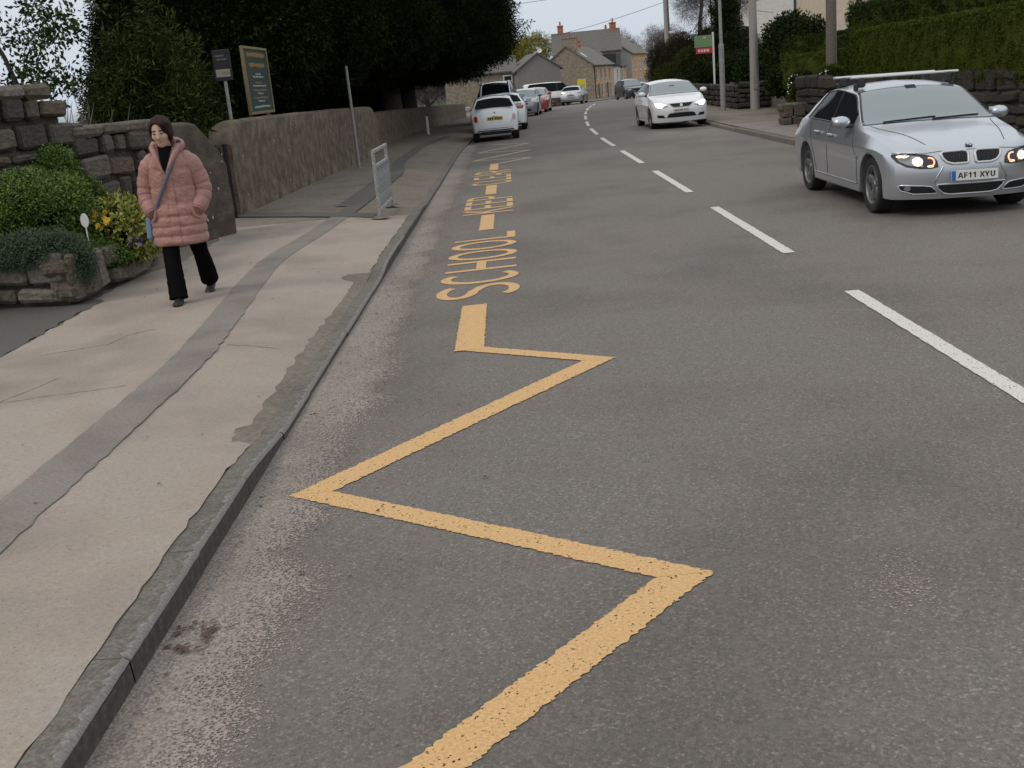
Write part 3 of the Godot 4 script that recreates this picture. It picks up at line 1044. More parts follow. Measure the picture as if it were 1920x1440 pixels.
func planting_bed() -> void:
	var n := wobbly(23, 0.12)
	plain("shade_core", lin(0.009, 0.011, 0.005), 1.0)  # near-black filler: the shade inside the foliage put into its colour
	M.shade_core.metallic_specular = 0.1
	var bed := thing("raised_bed_wall", "low mossy stone edging of the raised flower bed", "wall")
	var pts := [Vector3(-6.6, 0.1, -11.2), Vector3(-5.5, 0.1, -10.98), Vector3(-4.45, 0.1, -10.66), Vector3(-4.4, 0.1, -11.5), Vector3(-4.28, 0.1, -12.6), Vector3(-4.7, 0.1, -14.2)]
	for k in pts.size() - 1:
		var t0 := k
		rubble(bed, pts[k], pts[k + 1], 0.08, func(_t): return 0.58 if t0 < 2 else 0.5, 0.3, Vector2(0.14, 0.3), Vector2(0.22, 0.55), 0.02, n, ["stone_2", "stone_3", "stone_4", "stone_2"])
	var fill := Shape.new()
	var ring := PackedVector3Array()
	for q in [Vector3(-7.0, 0.5, -11.1), Vector3(-5.5, 0.5, -11.12), Vector3(-4.58, 0.5, -10.84), Vector3(-4.54, 0.48, -11.5), Vector3(-4.42, 0.46, -12.6), Vector3(-4.9, 0.46, -14.2), Vector3(-6.6, 0.5, -10.9)]: ring.append(q)
	var poly := PackedVector2Array([Vector2(-6.4, 11.32), Vector2(-5.5, 11.12), Vector2(-4.58, 10.84), Vector2(-4.54, 11.5), Vector2(-4.42, 12.6), Vector2(-4.88, 14.1), Vector2(-5.4, 13.1)])
	fill.prism(poly, Transform3D(Basis(Vector3(1, 0, 0), Vector3(0, 0, -1), Vector3(0, 1, 0)), Vector3(0, 0.05, 0)), 0.47)
	part("soil_fill", fill.mesh(), M.soil, bed)
	# plants
	var green := leaf_material("box_leaf", Color(0.06, 0.1, 0.015), 0.6, 0.25)
	var c1 := leaf_clump(46, Vector3(0.1, 0.09, 0.1), Vector2(0.035, 0.016), [Color(0.06, 0.115, 0.014), Color(0.1, 0.165, 0.02), Color(0.14, 0.2, 0.026), Color(0.036, 0.07, 0.012)])
	plant("heather_hedge", "clipped bright green hedge mound in the raised bed", Vector3(-5.45, 0.5, -11.7), [[Vector3(-0.35, 0.4, 0.25), Vector3(0.75, 0.43, 0.5)], [Vector3(0.3, 0.46, -0.1), Vector3(0.6, 0.46, 0.45)], [Vector3(-0.1, 0.62, 0.1), Vector3(0.8, 0.24, 0.42)]], 1800, c1, green, n, true, 0.1)
	var c2 := leaf_clump(50, Vector3(0.07, 0.05, 0.07), Vector2(0.03, 0.006), [Color(0.05, 0.085, 0.04), Color(0.07, 0.11, 0.055), Color(0.03, 0.055, 0.028)])
	plant("cushion_plant", "low grey green cushion spilling over the bed's front stones", Vector3(-5.0, 0.62, -10.98), [[Vector3(-0.6, 0.06, -0.02), Vector3(0.8, 0.15, 0.27)], [Vector3(0.15, 0.08, 0.02), Vector3(0.5, 0.17, 0.26)], [Vector3(0.5, -0.08, 0.06), Vector3(0.17, 0.26, 0.2)]], 1500, c2, green, n, true, 0.08)
	plant("trailing_plant", "dark trailing greenery hanging down the bed's left end", Vector3(-5.75, 0.45, -10.95), [[Vector3(0, 0, 0), Vector3(0.28, 0.36, 0.2)]], 260, c1, green, n, true, 0.12)
	var c3 := leaf_clump(26, Vector3(0.07, 0.06, 0.07), Vector2(0.06, 0.035), [Color(0.4, 0.38, 0.08), Color(0.33, 0.34, 0.08), Color(0.46, 0.42, 0.13), Color(0.09, 0.12, 0.025), Color(0.24, 0.26, 0.05)])
	plant("variegated_shrub", "yellow variegated shrub beside the pedestrian's coat", Vector3(-4.5, 0.5, -12.25), [[Vector3(0.05, 0.2, 0), Vector3(0.4, 0.36, 0.38)], [Vector3(-0.2, 0.24, 0.05), Vector3(0.26, 0.26, 0.26)], [Vector3(0.26, 0.1, 0.0), Vector3(0.2, 0.24, 0.3)]], 420, c3, leaf_material("gold_leaf", Color(0.3, 0.28, 0.06), 0.5, 0.3), n, true, 0.18)
	plant("dark_groundcover", "dark leafy groundcover between the hedge mound and yellow shrub", Vector3(-4.85, 0.5, -11.75), [[Vector3(0, 0.05, 0), Vector3(0.35, 0.17, 0.4)], [Vector3(0.2, 0.0, -0.2), Vector3(0.4, 0.14, 0.5)]], 320, c1, green, n, true, 0.1)
	# wall plants
	for f in [[Vector3(-5.35, 1.3, -13.05), Vector3(0.2, 0.33, 0.2), "fern tuft growing halfway up the dry stone wall"], [Vector3(-6.0, 1.75, -11.75), Vector3(0.24, 0.24, 0.2), "green fern growing near the dry stone wall's top"], [Vector3(-5.22, 1.02, -13.35), Vector3(0.22, 0.2, 0.18), "mossy tuft low on the dry stone wall"]]:
		plant("wall_fern", f[2], f[0], [[Vector3.ZERO, f[1]]], 170, c1, green, n, true, 0.15, "ferns in the dry stone wall")
	# flowers
	var flower := func(called: String, label: String, colour: Color, at: Vector3, count: int, r: float, size: float, group: String) -> void:
		var t := thing(called, label, "flowers", at, 0.0, group)
		var m := plain(called + "_petal", lin(colour.r, colour.g, colour.b), 0.6)
		for k in count:
			var q := Vector3(rnd(-r, r), rnd(-r * 0.5, r * 0.8), rnd(-r, r))
			var s := Shape.new()
			var facing := (Vector3(0, 0.6, 1) + unit() * 0.6).normalized()
			var side := facing.cross(Vector3.UP).normalized()
			var up := side.cross(facing)
			for e in 5:
				var a := TAU * e / 5
				var d := side * cos(a) + up * sin(a)
				var g := side * -sin(a) + up * cos(a)
				s.quad(q, q + d * size * 0.6 + g * size * 0.45, q + d * size + facing * size * 0.2, q + d * size * 0.6 - g * size * 0.45)
			part("bloom", s.mesh(), m, t)
	flower.call("yellow_flower", "bright yellow spring flowers left of the variegated shrub", Color(0.7, 0.42, 0.01), Vector3(-4.52, 0.85, -11.82), 18, 0.13, 0.034, "")
	flower.call("purple_flower", "purple flowers below the hedge mound", Color(0.2, 0.1, 0.38), Vector3(-4.72, 0.72, -11.35), 11, 0.1, 0.028, "purple flowers in the bed")
	flower.call("purple_flower", "purple flowers at the foot of the variegated shrub", Color(0.2, 0.1, 0.38), Vector3(-4.2, 0.58, -11.9), 9, 0.07, 0.028, "purple flowers in the bed")
	flower.call("white_flower", "tiny white flowers on the bed's left edge", Color(0.7, 0.7, 0.66), Vector3(-5.25, 0.66, -10.75), 6, 0.12, 0.015, "")
	var label := thing("plant_label", "white oval plant label on a stick in the flower bed", "plant label", Vector3(-4.46, 0.5, -11.3))
	var s := Shape.new()
	var o := PackedVector2Array()
	for k in 18: o.append(Vector2(0.04 * cos(TAU * k / 18), 0.075 * sin(TAU * k / 18)))
	s.prism(o, Transform3D(Basis(Vector3.UP, 0.25), Vector3(0, 0.42, 0)), 0.006)
	part("tag", s.mesh(), M.window_white, label)
	s = Shape.new()
	s.rod(Vector3(0, -0.08, 0), Vector3(0, 0.37, 0), 0.007, 6)
	part("stake", s.mesh(), M.window_white, label)

# ---------------------------------------------------------------- trees on the left
func trunk_mesh(base: Vector3, top: Vector3, r: float, limbs: int, reach: float, n: FastNoiseLite) -> ArrayMesh:
	var s := Shape.new()
	var path := PackedVector3Array()
	var rad := PackedFloat32Array()
	for k in 9:
		var t := k / 8.0
		path.append(base.lerp(top, t) + Vector3(n.get_noise_1d(t * 40 + base.x), 0, n.get_noise_1d(t * 40 + base.z + 50)) * 0.5 * t)
		rad.append(r * (1.25 - t) if k else r * 1.5)
	s.tube(path, rad, 9)
	for k in limbs:
		var t := 0.25 + 0.7 * k / limbs
		var from := path[int(t * 8)]
		var a := k * 2.4 + base.x
		var to := from + Vector3(cos(a), 0.45 + 0.3 * t, sin(a)) * reach * (1.15 - t * 0.6)
		var mid := from.lerp(to, 0.5) + Vector3.UP * 0.15 * reach
		s.tube(PackedVector3Array([from, from.lerp(mid, 0.6), mid, to]), PackedFloat32Array([r * 0.45 * (1.1 - t), r * 0.35 * (1.1 - t), r * 0.24 * (1.1 - t), r * 0.06]), 6)
	return s.mesh()

func tree(called: String, label: String, at: Vector3, trunk_top: Vector3, r: float, blobs: Array, count: int, clump: Mesh, mat: Material, n: FastNoiseLite, core: float, lump := 0.16, group := "", inner := 0.75, lumps := 0.35) -> Node3D:
	var t := thing(called, label, "tree", at, 0.0, group)
	part("trunk", trunk_mesh(Vector3(0, -0.1, 0), trunk_top, r, 7, 2.2 if blobs.size() == 0 else blobs[0][1].x * 0.7, n), M.bark, t)
	var where := []
	var vol := 0.0
	for b in blobs: vol += b[1].x * b[1].y + b[1].x * b[1].z + b[1].y * b[1].z
	for b in blobs:
		where.append_array(blob_points(b[0], b[1], int(count * (b[1].x * b[1].y + b[1].x * b[1].z + b[1].y * b[1].z) / vol), n, lump, inner, lumps))
	if count: scatter("crown", clump, mat, where, t).set_meta("kind", "stuff")
	if core > 0: part("inner_shade_core", core_mesh(blobs, n, core, lump), M.shade_core, t)
	return t

func left_trees() -> void:
	var n := wobbly(31, 0.05)
	var yew := leaf_material("yew_leaf", Color(0.02, 0.035, 0.01), 0.7, 0.15)
	yew.metallic_specular = 0.12
	var spray := leaf_clump(80, Vector3(0.34, 0.22, 0.34), Vector2(0.13, 0.035), [Color(0.009, 0.014, 0.005), Color(0.014, 0.021, 0.007), Color(0.022, 0.031, 0.009), Color(0.007, 0.011, 0.004)], 0.6)
	var row := [
		[Vector3(-6.35, 0.1, -26.0), 2.2, 9.5, "dark yew nearest the gateway, behind the notice board"],
		[Vector3(-6.6, 0.1, -30.0), 3.2, 9.0, "dark yew behind the thin white pole"],
		[Vector3(-7.7, 0.1, -34.5), 3.7, 9.5, "dark yew behind the end of the long wall"],
		[Vector3(-6.6, 0.1, -39.5), 4.4, 9.5, "dark yew leaning over the low wall"],
		[Vector3(-4.7, 0.0, -45.5), 5.3, 10.0, "dark overhanging yew above the small white car"],
		[Vector3(-4.6, 0.0, -52.0), 5.0, 10.0, "dark yew overhanging the parked van"],
		[Vector3(-8.8, 0.1, -35.5), 2.6, 9.5, "dark yew in the back row behind the notice board"],
		[Vector3(-10.0, 0.1, -42.0), 3.8, 10.0, "dark yew in the back row behind the long wall"],
		[Vector3(-10.5, 0.1, -46.0), 5.5, 10.0, "dark yew in the back row furthest along"],
		[Vector3(-8.7, 0.1, -29.5), 2.0, 6.5, "low dark yew filling the gap behind the thin white pole"],
		[Vector3(-9.0, 0.1, -39.0), 3.0, 7.5, "low dark yew filling the gap above the wall's end"],
		[Vector3(-8.2, 0.0, -50.5), 3.2, 7.0, "low dark yew behind the parked hatchbacks"],
		[Vector3(-6.0, 0.0, -61.0), 4.6, 8.0, "dark yew at the far end of the row"]]
	for y in row:
		var at: Vector3 = y[0]
		var r: float = y[1]
		var h: float = y[2]
		var over := 2.3 if at.z < -34 and at.x > -8.0 else (1.8 if at.x > -8.0 else 0.4)
		tree("yew_tree", y[3], at, Vector3(0.2, h * 0.8, 0), 0.42, [
			[Vector3(0, over + (h - over) * 0.38, 0), Vector3(r, (h - over) * 0.42, r)],
			[Vector3(r * 0.15, over + (h - over) * 0.68, 0.3), Vector3(r * 0.72, (h - over) * 0.36, r * 0.75)],
			[Vector3(r * 0.3, over + (h - over) * 0.22, 0), Vector3(r * 0.75, (h - over) * 0.24, r * 0.85)]], 2300, spray, yew, n, 0.8, 0.14, "dark yews behind the left wall", 0.82)
	# holly with sky between its leaves
	var holly := leaf_material("holly_leaf", Color(0.04, 0.06, 0.02), 0.45, 0.3)
	var hc := leaf_clump(26, Vector3(0.2, 0.17, 0.2), Vector2(0.085, 0.045), [Color(0.03, 0.05, 0.012), Color(0.05, 0.07, 0.02), Color(0.02, 0.035, 0.01)])
	tree("holly_tree", "loose leafed evergreen with sky showing through at top left", Vector3(-7.5, 0.1, -17.5), Vector3(-0.3, 4.6, 0.2), 0.055, [
		[Vector3(-0.2, 4.55, 0), Vector3(2.3, 0.7, 1.3)], [Vector3(0.5, 3.15, 0), Vector3(0.95, 0.6, 0.9)], [Vector3(0.2, 2.45, 0.2), Vector3(1.0, 0.4, 0.8)], [Vector3(-0.9, 3.3, 0.2), Vector3(0.7, 0.35, 0.7)]], 230, hc, holly, n, 0.0, 0.3, "", 0.15, 1.0)
	var cyp := leaf_material("cypress_leaf", Color(0.05, 0.07, 0.02), 0.65, 0.25)
	cyp.metallic_specular = 0.15
	holly.metallic_specular = 0.25
	var cc := leaf_clump(60, Vector3(0.17, 0.14, 0.17), Vector2(0.1, 0.022), [Color(0.022, 0.036, 0.009), Color(0.037, 0.052, 0.014), Color(0.052, 0.066, 0.02), Color(0.014, 0.024, 0.006)], 0.5)
	tree("cypress_shrub", "feathery green conifer behind the pedestrian's head", Vector3(-5.75, 0.1, -17.6), Vector3(0, 3.0, 0), 0.09, [
		[Vector3(0.1, 2.3, 0), Vector3(0.7, 0.9, 0.7)], [Vector3(-0.35, 1.8, 0.1), Vector3(0.5, 0.6, 0.5)], [Vector3(0.6, 1.75, 0.1), Vector3(0.5, 0.42, 0.5)]], 420, cc, cyp, n, 0.5, 0.42, "", 0.45, 1.2)
	tree("cypress_shrub", "second feathery conifer standing left of the bus stop flag", Vector3(-6.2, 0.1, -20.2), Vector3(0, 3.0, 0), 0.09, [
		[Vector3(0.1, 2.35, 0), Vector3(0.7, 0.85, 0.7)], [Vector3(0.55, 1.9, 0.2), Vector3(0.65, 0.6, 0.6)]], 330, cc, cyp, n, 0.5, 0.4, "", 0.45, 1.0)
	var twigs := thing("bare_shrub", "bare brown twiggy shrub above the low part of the stone wall", "shrub", Vector3(-5.75, 0.1, -14.6))
	var s := Shape.new()
	for k in 46:
		var from := Vector3(rnd(-0.35, 0.35), 0.9, rnd(-0.4, 0.4))
		var to := from + Vector3(rnd(-0.55, 0.55), rnd(0.7, 1.35), rnd(-0.35, 0.35))
		var mid := from.lerp(to, 0.5) + unit() * 0.12
		s.tube(PackedVector3Array([from, mid, to]), PackedFloat32Array([0.012, 0.008, 0.003]), 4, false)
		for e in 2: s.tube(PackedVector3Array([mid, mid + Vector3(rnd(-0.3, 0.3), rnd(0.05, 0.4), rnd(-0.3, 0.3))]), PackedFloat32Array([0.006, 0.002]), 4, false)
	part("branches", s.mesh(), M.pole_wood, twigs)

# ---------------------------------------------------------------- signs and the thin pole
func left_signs() -> void:
	var flag := thing("bus_stop_flag", "dark bus stop flag with a pale timetable panel on a grey pole", "sign", Vector3(-4.84, 0.1, -19.6), -0.05)
	var s := Shape.new()
	s.rod(Vector3(0, 0, 0), Vector3(0, 2.3, 0), 0.03, 12)
	part("pole", s.mesh(), M.galvanised, flag)
	s = Shape.new()
	s.bevel_box(Vector3(0, 2.5, 0.03), Vector3(0.31, 0.52, 0.03), 0.008)
	plain("flag_dark", lin(0.016, 0.015, 0.02), 0.7)
	part("flag_panel", s.mesh(), M.flag_dark, flag)
	s = Shape.new()
	s.bevel_box(Vector3(0, 2.37, 0.049), Vector3(0.25, 0.13, 0.008), 0.003)
	plain("card", lin(0.3, 0.26, 0.23), 0.7)
	part("timetable_panel", s.mesh(), M.card, flag)
	s = Shape.new()
	plain("flag_print", lin(0.12, 0.115, 0.125), 0.6)
	for e in [[-0.03, 2.66, 0.16], [0.04, 2.6, 0.1], [-0.05, 2.6, 0.06]]: s.box(Vector3(e[0], e[1], 0.0465), Vector3(e[2], 0.025, 0.003))
	part("print", s.mesh(), M.flag_print, flag)
	s = Shape.new()
	plain("card_print", lin(0.2, 0.15, 0.12), 0.7)
	for e in [[0.04, 2.385, 0.14], [0.05, 2.36, 0.12]]: s.box(Vector3(e[0], e[1], 0.0545), Vector3(e[2], 0.008, 0.003))
	part("print", s.mesh(), M.card_print, flag)
	# notice board, facing the road
	var board := thing("notice_board", "tall green notice board with gold frame and gold heading above the wall", "sign", Vector3(-4.8, 0.1, -22.0), PI / 2)
	plain("shaded_board_green", lin(0.006, 0.026, 0.015), 0.6)  # green, gold and white all darkened: tree shade put into the board colours
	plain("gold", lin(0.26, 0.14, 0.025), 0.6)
	plain("shaded_frame_gold", lin(0.2, 0.15, 0.07), 0.6)
	plain("shaded_board_white", lin(0.3, 0.38, 0.35), 0.6)
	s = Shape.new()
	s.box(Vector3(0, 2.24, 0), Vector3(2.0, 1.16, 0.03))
	part("panel", s.mesh(), M.shaded_board_green, board)
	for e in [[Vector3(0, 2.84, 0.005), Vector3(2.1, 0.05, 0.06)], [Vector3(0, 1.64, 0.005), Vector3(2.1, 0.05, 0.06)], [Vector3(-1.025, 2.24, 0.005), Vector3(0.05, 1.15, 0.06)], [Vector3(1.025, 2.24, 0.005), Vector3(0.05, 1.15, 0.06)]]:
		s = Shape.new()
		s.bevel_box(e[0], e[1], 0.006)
		part("frame", s.mesh(), M.shaded_frame_gold, board)
	for x in [-0.8, 0.8]:
		s = Shape.new()
		s.box(Vector3(x, 1.3, -0.05), Vector3(0.07, 2.6, 0.06))
		part("post", s.mesh(), M.pole_wood, board)
	# unreadable print: rows of word-sized strokes
	var rows := [["gold", 2.72, 1.5, 0.095, 7], ["gold", 2.53, 1.3, 0.085, 6], ["shaded_board_white", 2.36, 0.4, 0.03, 2], ["shaded_board_white", 2.31, 0.9, 0.035, 4], ["shaded_frame_gold", 2.2, 0.6, 0.03, 3], ["shaded_board_white", 2.145, 1.1, 0.03, 3], ["shaded_frame_gold", 2.06, 1.2, 0.035, 5], ["shaded_board_white", 2.0, 0.45, 0.03, 2], ["shaded_frame_gold", 1.92, 1.15, 0.035, 5], ["shaded_board_white", 1.86, 0.55, 0.03, 2], ["shaded_board_white", 1.75, 1.35, 0.045, 6]]
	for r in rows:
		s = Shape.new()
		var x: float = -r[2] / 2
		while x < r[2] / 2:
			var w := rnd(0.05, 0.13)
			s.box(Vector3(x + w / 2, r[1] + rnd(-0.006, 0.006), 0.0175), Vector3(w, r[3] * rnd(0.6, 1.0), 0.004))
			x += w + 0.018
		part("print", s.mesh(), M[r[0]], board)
	var pole := thing("thin_pole", "thin leaning off-white pole standing against the long wall", "pole", Vector3(-3.86, 0.1, -27.9))
	s = Shape.new()
	s.tube(PackedVector3Array([Vector3(0, 0, 0), Vector3(-0.01, 1.2, -0.02), Vector3(-0.02, 2.5, -0.04)]), PackedFloat32Array([0.04, 0.036, 0.034]), 10)
	part("shaft", s.mesh(), M.pole_pale, pole)
	var marker := thing("marker_post", "short white marker post against the low wall before the parked cars", "post", Vector3(-3.2, 0.1, -44.0))
	s = Shape.new()
	s.bevel_box(Vector3(0, 0.35, 0), Vector3(0.09, 0.75, 0.06), 0.01)
	part("shaft", s.mesh(), M.window_white, marker)

func guard_rail() -> void:
	var g := thing("guard_rail", "galvanised pedestrian guard rail panel beside the kerb", "railing", Vector3(-2.02, 0.1, -17.06))
	var half := 0.86
	for e in [-half, half]:
		var s := Shape.new()
		s.bevel_box(Vector3(0, 0.46, e), Vector3(0.05, 1.12, 0.05), 0.006)
		part("post", s.mesh(), M.galvanised, g)
	for y in [0.99, 0.77, 0.13]:
		var s := Shape.new()
		s.bevel_box(Vector3(0, y, 0), Vector3(0.044, 0.05, half * 2 - 0.05), 0.006)
		part("rail", s.mesh(), M.galvanised, g)
	for k in 17:
		var s := Shape.new()
		s.rod(Vector3(0, 0.15, -half + 0.098 * (k + 0.75)), Vector3(0, 0.755, -half + 0.098 * (k + 0.75)), 0.012, 6)
		part("infill_bar", s.mesh(), M.galvanised, g)
	for e in [-half, half]:
		var s := Shape.new()
		s.lathe([[0.0, 0.05], [0.1, 0.045], [0.14, 0.03]], 12, Transform3D(Basis(), Vector3(0, 0.0, e)))
		part("footing", s.mesh(), M.old_pavement, g)
# ---------------------------------------------------------------- right-hand side
func bush(called: String, label: String, at: Vector3, blobs: Array, count: int, clump: Mesh, mat: Material, n: FastNoiseLite, group := "", lump := 0.12, lumps := 0.6) -> Node3D:
	return plant(called, label, at, blobs, count, clump, mat, n, true, lump, group, lumps, 0.85)

func hedge(label: String, a: Vector3, b: Vector3, width: float, h0: float, h1: float, density: float, clump: Mesh, mat: Material, n: FastNoiseLite) -> void:
	# a clipped hedge: leaves all over a soft-edged block with a dark heart
	var t := thing("clipped_hedge", label, "hedge", a, 0.0, "clipped hedges above the right wall")
	var u := b - a
	var along := u.length()
	var ud := u.normalized()
	var w := ud.cross(Vector3.UP)
	var where := []
	var rows := []
	for i in 25:
		var s := i / 24.0
		var h := lerpf(h0, h1, s)
		var ring := PackedVector3Array()
		for q in [[0.46, 0.0], [0.48, 0.5], [0.45, 0.88], [0.34, 0.97], [0.0, 1.0], [-0.34, 0.97], [-0.45, 0.88], [-0.48, 0.5], [-0.46, 0.0]]:
			ring.append(ud * along * s + w * width * q[0] * 1.0 + Vector3.UP * h * q[1] * 0.97)
		rows.append(ring)
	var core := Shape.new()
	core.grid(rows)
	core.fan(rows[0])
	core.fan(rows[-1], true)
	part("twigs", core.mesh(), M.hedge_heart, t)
	var count := int(density * along * (h0 + h1 + width))
	for k in count:
		var s := rng.randf()
		var h := lerpf(h0, h1, s)
		var around := rng.randf() * (2 * h + width)
		var q: Vector3
		var bumps := 0.02 * n.get_noise_2d(s * along * 14.0, around * 14.0)
		if around < h: q = w * (width / 2 + bumps) + Vector3.UP * around
		elif around < h + width: q = w * (width / 2 - (around - h)) + Vector3.UP * (h + bumps)
		else: q = -w * (width / 2 + bumps) + Vector3.UP * (around - h - width)
		q += ud * along * s - w * rnd(0, 0.05) * signf(q.dot(w))
		if k % 9 == 0: q = w * rnd(-0.5, 0.5) * width + Vector3.UP * rng.randf() * h + ud * (rnd(-0.03, 0.03) if k % 2 else along + rnd(-0.03, 0.03))
		where.append(Transform3D(Basis(unit(), rnd(0, TAU)).scaled(Vector3.ONE * rnd(0.8, 1.25)), q))
	scatter("foliage", clump, mat, where, t).set_meta("kind", "stuff")

func right_side() -> void:
	var n := wobbly(43, 0.12)
	# raised gardens behind the wall
	var s := Shape.new()
	var rows := []
	for d in [-10.0, 10.0, 18.0, 26.0, 33.0, 42.0, 50.0, 60.0, 75.0, 90.0, 110.0, 140.0]:
		var e := maxf(cx(d) + RIGHT + 3.2 if d > 38 else lerpf(10.0, 8.8, clampf((d - 12) / 20.0, 0, 1)), 8.6)
		var row := PackedVector3Array()
		for q in [[0.0, 0.0], [0.1, 0.9], [2.0, 1.1], [6.0, 1.5], [14.0, 2.3], [30.0, 3.0], [60.0, 2.0], [120.0, -0.5]]: row.append(Vector3(e + q[0], dip(d) * 0.6 + q[1], -d))
		rows.append(row)
	s.grid(rows)
	structure("garden_bank", s.mesh(), M.soil)
	# retaining wall beside the pavement, its stones coloured dark to hold the hedge shade
	var wall := thing("retaining_wall", "dark stone retaining wall below the hedges on the right", "wall")
	var pts := [Vector3(10.2, 0.08, -9.5), Vector3(9.35, 0.08, -17.0), Vector3(8.55, 0.08, -25.0), Vector3(7.75, 0.08, -30.2)]
	for k in 3:
		rubble(wall, pts[k + 1], pts[k], 0.08, func(t): return 1.22 + 0.03 * sin(t * 2.0), 0.3, Vector2(0.15, 0.24), Vector2(0.3, 0.75), 0.018, n, ["stone_5", "stone_6", "stone_5"])
		var u: Vector3 = (pts[k] - pts[k + 1]).normalized()
		var core := Shape.new()
		core.box((pts[k] + pts[k + 1]) / 2 + Vector3.UP * 0.56 - u.cross(Vector3.UP) * 0.28, Vector3(pts[k].distance_to(pts[k + 1]), 1.1, 0.4), Basis(u, Vector3.UP, u.cross(Vector3.UP)))
		part("core", core.mesh(), M.soil, wall)
	var pier := thing("low_pier", "low brown stone block ending the right wall at the driveway", "pier", Vector3(7.55, 0.1, -30.35))
	rubble(pier, Vector3(0.45, 0.0, 0.3), Vector3(-0.35, 0.0, 0.3), 0.0, func(_t): return 0.56, 0.5, Vector2(0.15, 0.2), Vector2(0.25, 0.42), 0.015, n, ["stone_4", "stone_1"])
	# wall that closes the driveway, facing the camera
	var back := thing("driveway_wall", "dark stone wall behind the pale concrete pole", "wall")
	rubble(back, Vector3(8.5, 0.08, -41.4), Vector3(12.6, 0.08, -39.5), 0.08, func(_t): return 0.98, 0.3, Vector2(0.16, 0.25), Vector2(0.3, 0.8), 0.02, n, ["stone_5", "stone_6"])
	rubble(back, Vector3(8.75, 0.06, -54.0), Vector3(8.5, 0.08, -41.4), 0.05, func(_t): return 0.9, 0.3, Vector2(0.16, 0.25), Vector2(0.35, 0.9), 0.02, n, ["stone_5", "stone_6"])
	var bc := Shape.new()
	var bu := Vector3(4.1, 0, 1.9).normalized()
	bc.box(Vector3(10.55, 0.48, -40.45) - bu.cross(Vector3.UP) * 0.3, Vector3(4.4, 0.8, 0.3), Basis(bu, Vector3.UP, bu.cross(Vector3.UP)))
	part("core", bc.mesh(), M.soil, back)
	# hedges
	var hm := leaf_material("hedge_leaf", Color(0.03, 0.045, 0.008), 0.65, 0.2)
	hm.metallic_specular = 0.2
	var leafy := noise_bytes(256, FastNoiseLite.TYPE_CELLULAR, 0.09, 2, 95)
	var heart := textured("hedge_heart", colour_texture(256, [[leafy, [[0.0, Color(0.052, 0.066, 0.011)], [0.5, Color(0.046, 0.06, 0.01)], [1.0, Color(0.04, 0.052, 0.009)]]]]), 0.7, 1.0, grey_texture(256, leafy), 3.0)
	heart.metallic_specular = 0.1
	var hc := leaf_clump(60, Vector3(0.07, 0.06, 0.07), Vector2(0.034, 0.016), [Color(0.04, 0.058, 0.009), Color(0.062, 0.082, 0.011), Color(0.082, 0.1, 0.014), Color(0.024, 0.038, 0.007)])
	var hd := leaf_clump(60, Vector3(0.07, 0.06, 0.07), Vector2(0.034, 0.016), [Color(0.02, 0.034, 0.008), Color(0.03, 0.046, 0.01), Color(0.04, 0.056, 0.012), Color(0.012, 0.02, 0.005)])
	hedge("long clipped hedge along the right wall top, front row", Vector3(8.8, 1.1, -27.3), Vector3(10.3, 1.1, -12.0), 0.9, 1.17, 1.42, 100, hc, hm, n)
	hedge("taller clipped hedge behind the front row on the right", Vector3(9.25, 1.1, -28.8), Vector3(12.2, 1.1, -12.0), 1.1, 1.78, 2.35, 85, hd, hm, n)
	hedge("low clipped hedge left of the brown utility pole", Vector3(8.2, 1.0, -32.6), Vector3(11.0, 1.0, -30.6), 0.9, 0.8, 0.95, 100, hc, hm, n)
	hedge("rounded clipped hedge above the low one beside the brown pole", Vector3(8.9, 1.2, -35.2), Vector3(11.2, 1.2, -33.6), 1.0, 1.1, 1.25, 100, hd, hm, n)
	var dark := leaf_clump(60, Vector3(0.24, 0.2, 0.24), Vector2(0.1, 0.045), [Color(0.016, 0.026, 0.008), Color(0.026, 0.038, 0.01), Color(0.036, 0.05, 0.013), Color(0.01, 0.016, 0.005)])
	var brown := leaf_clump(50, Vector3(0.3, 0.25, 0.3), Vector2(0.14, 0.03), [Color(0.028, 0.02, 0.012), Color(0.042, 0.028, 0.018), Color(0.018, 0.015, 0.009), Color(0.028, 0.03, 0.012)])
	var olive := leaf_clump(60, Vector3(0.22, 0.18, 0.22), Vector2(0.09, 0.035), [Color(0.035, 0.043, 0.008), Color(0.05, 0.058, 0.01), Color(0.022, 0.03, 0.007)])
	var g := "garden bushes on the right"
	bush("evergreen_bush", "rounded dark evergreen in front of the white house on the right", Vector3(10.2, 1.2, -39.5), [[Vector3(0, 1.15, 0), Vector3(0.95, 0.8, 0.9)], [Vector3(-0.4, 0.5, 0.3), Vector3(0.6, 0.7, 0.7)]], 420, dark, hm, n, g)
	bush("evergreen_bush", "dark bush between the two pole bases beyond the driveway", Vector3(10.0, 0.8, -45.0), [[Vector3(0, 0.45, 0), Vector3(0.75, 0.6, 0.8)], [Vector3(0.9, 0.6, 0), Vector3(0.85, 0.6, 0.8)]], 480, dark, hm, n, g)
	bush("evergreen_bush", "broad dark bush left of the pale concrete pole", Vector3(11.0, 0.7, -53.5), [[Vector3(0, 0.65, 0), Vector3(0.8, 0.8, 0.9)], [Vector3(1.1, 0.8, 0), Vector3(1.0, 0.75, 0.9)]], 520, dark, hm, n, g)
	bush("dark_hedge_block", "near black clipped bush at the foot of the sale board post", Vector3(9.4, 0.5, -54.0), [[Vector3(0, 0.55, 0), Vector3(0.5, 0.7, 0.7)]], 240, dark, hm, n, g, 0.06)
	bush("olive_bush", "olive green rounded bush behind the sale board", Vector3(10.4, 0.2, -62.0), [[Vector3(0, 1.3, 0), Vector3(1.2, 1.1, 1.2)], [Vector3(-0.9, 0.7, 0.2), Vector3(0.9, 0.9, 1.0)]], 640, olive, hm, n, g)
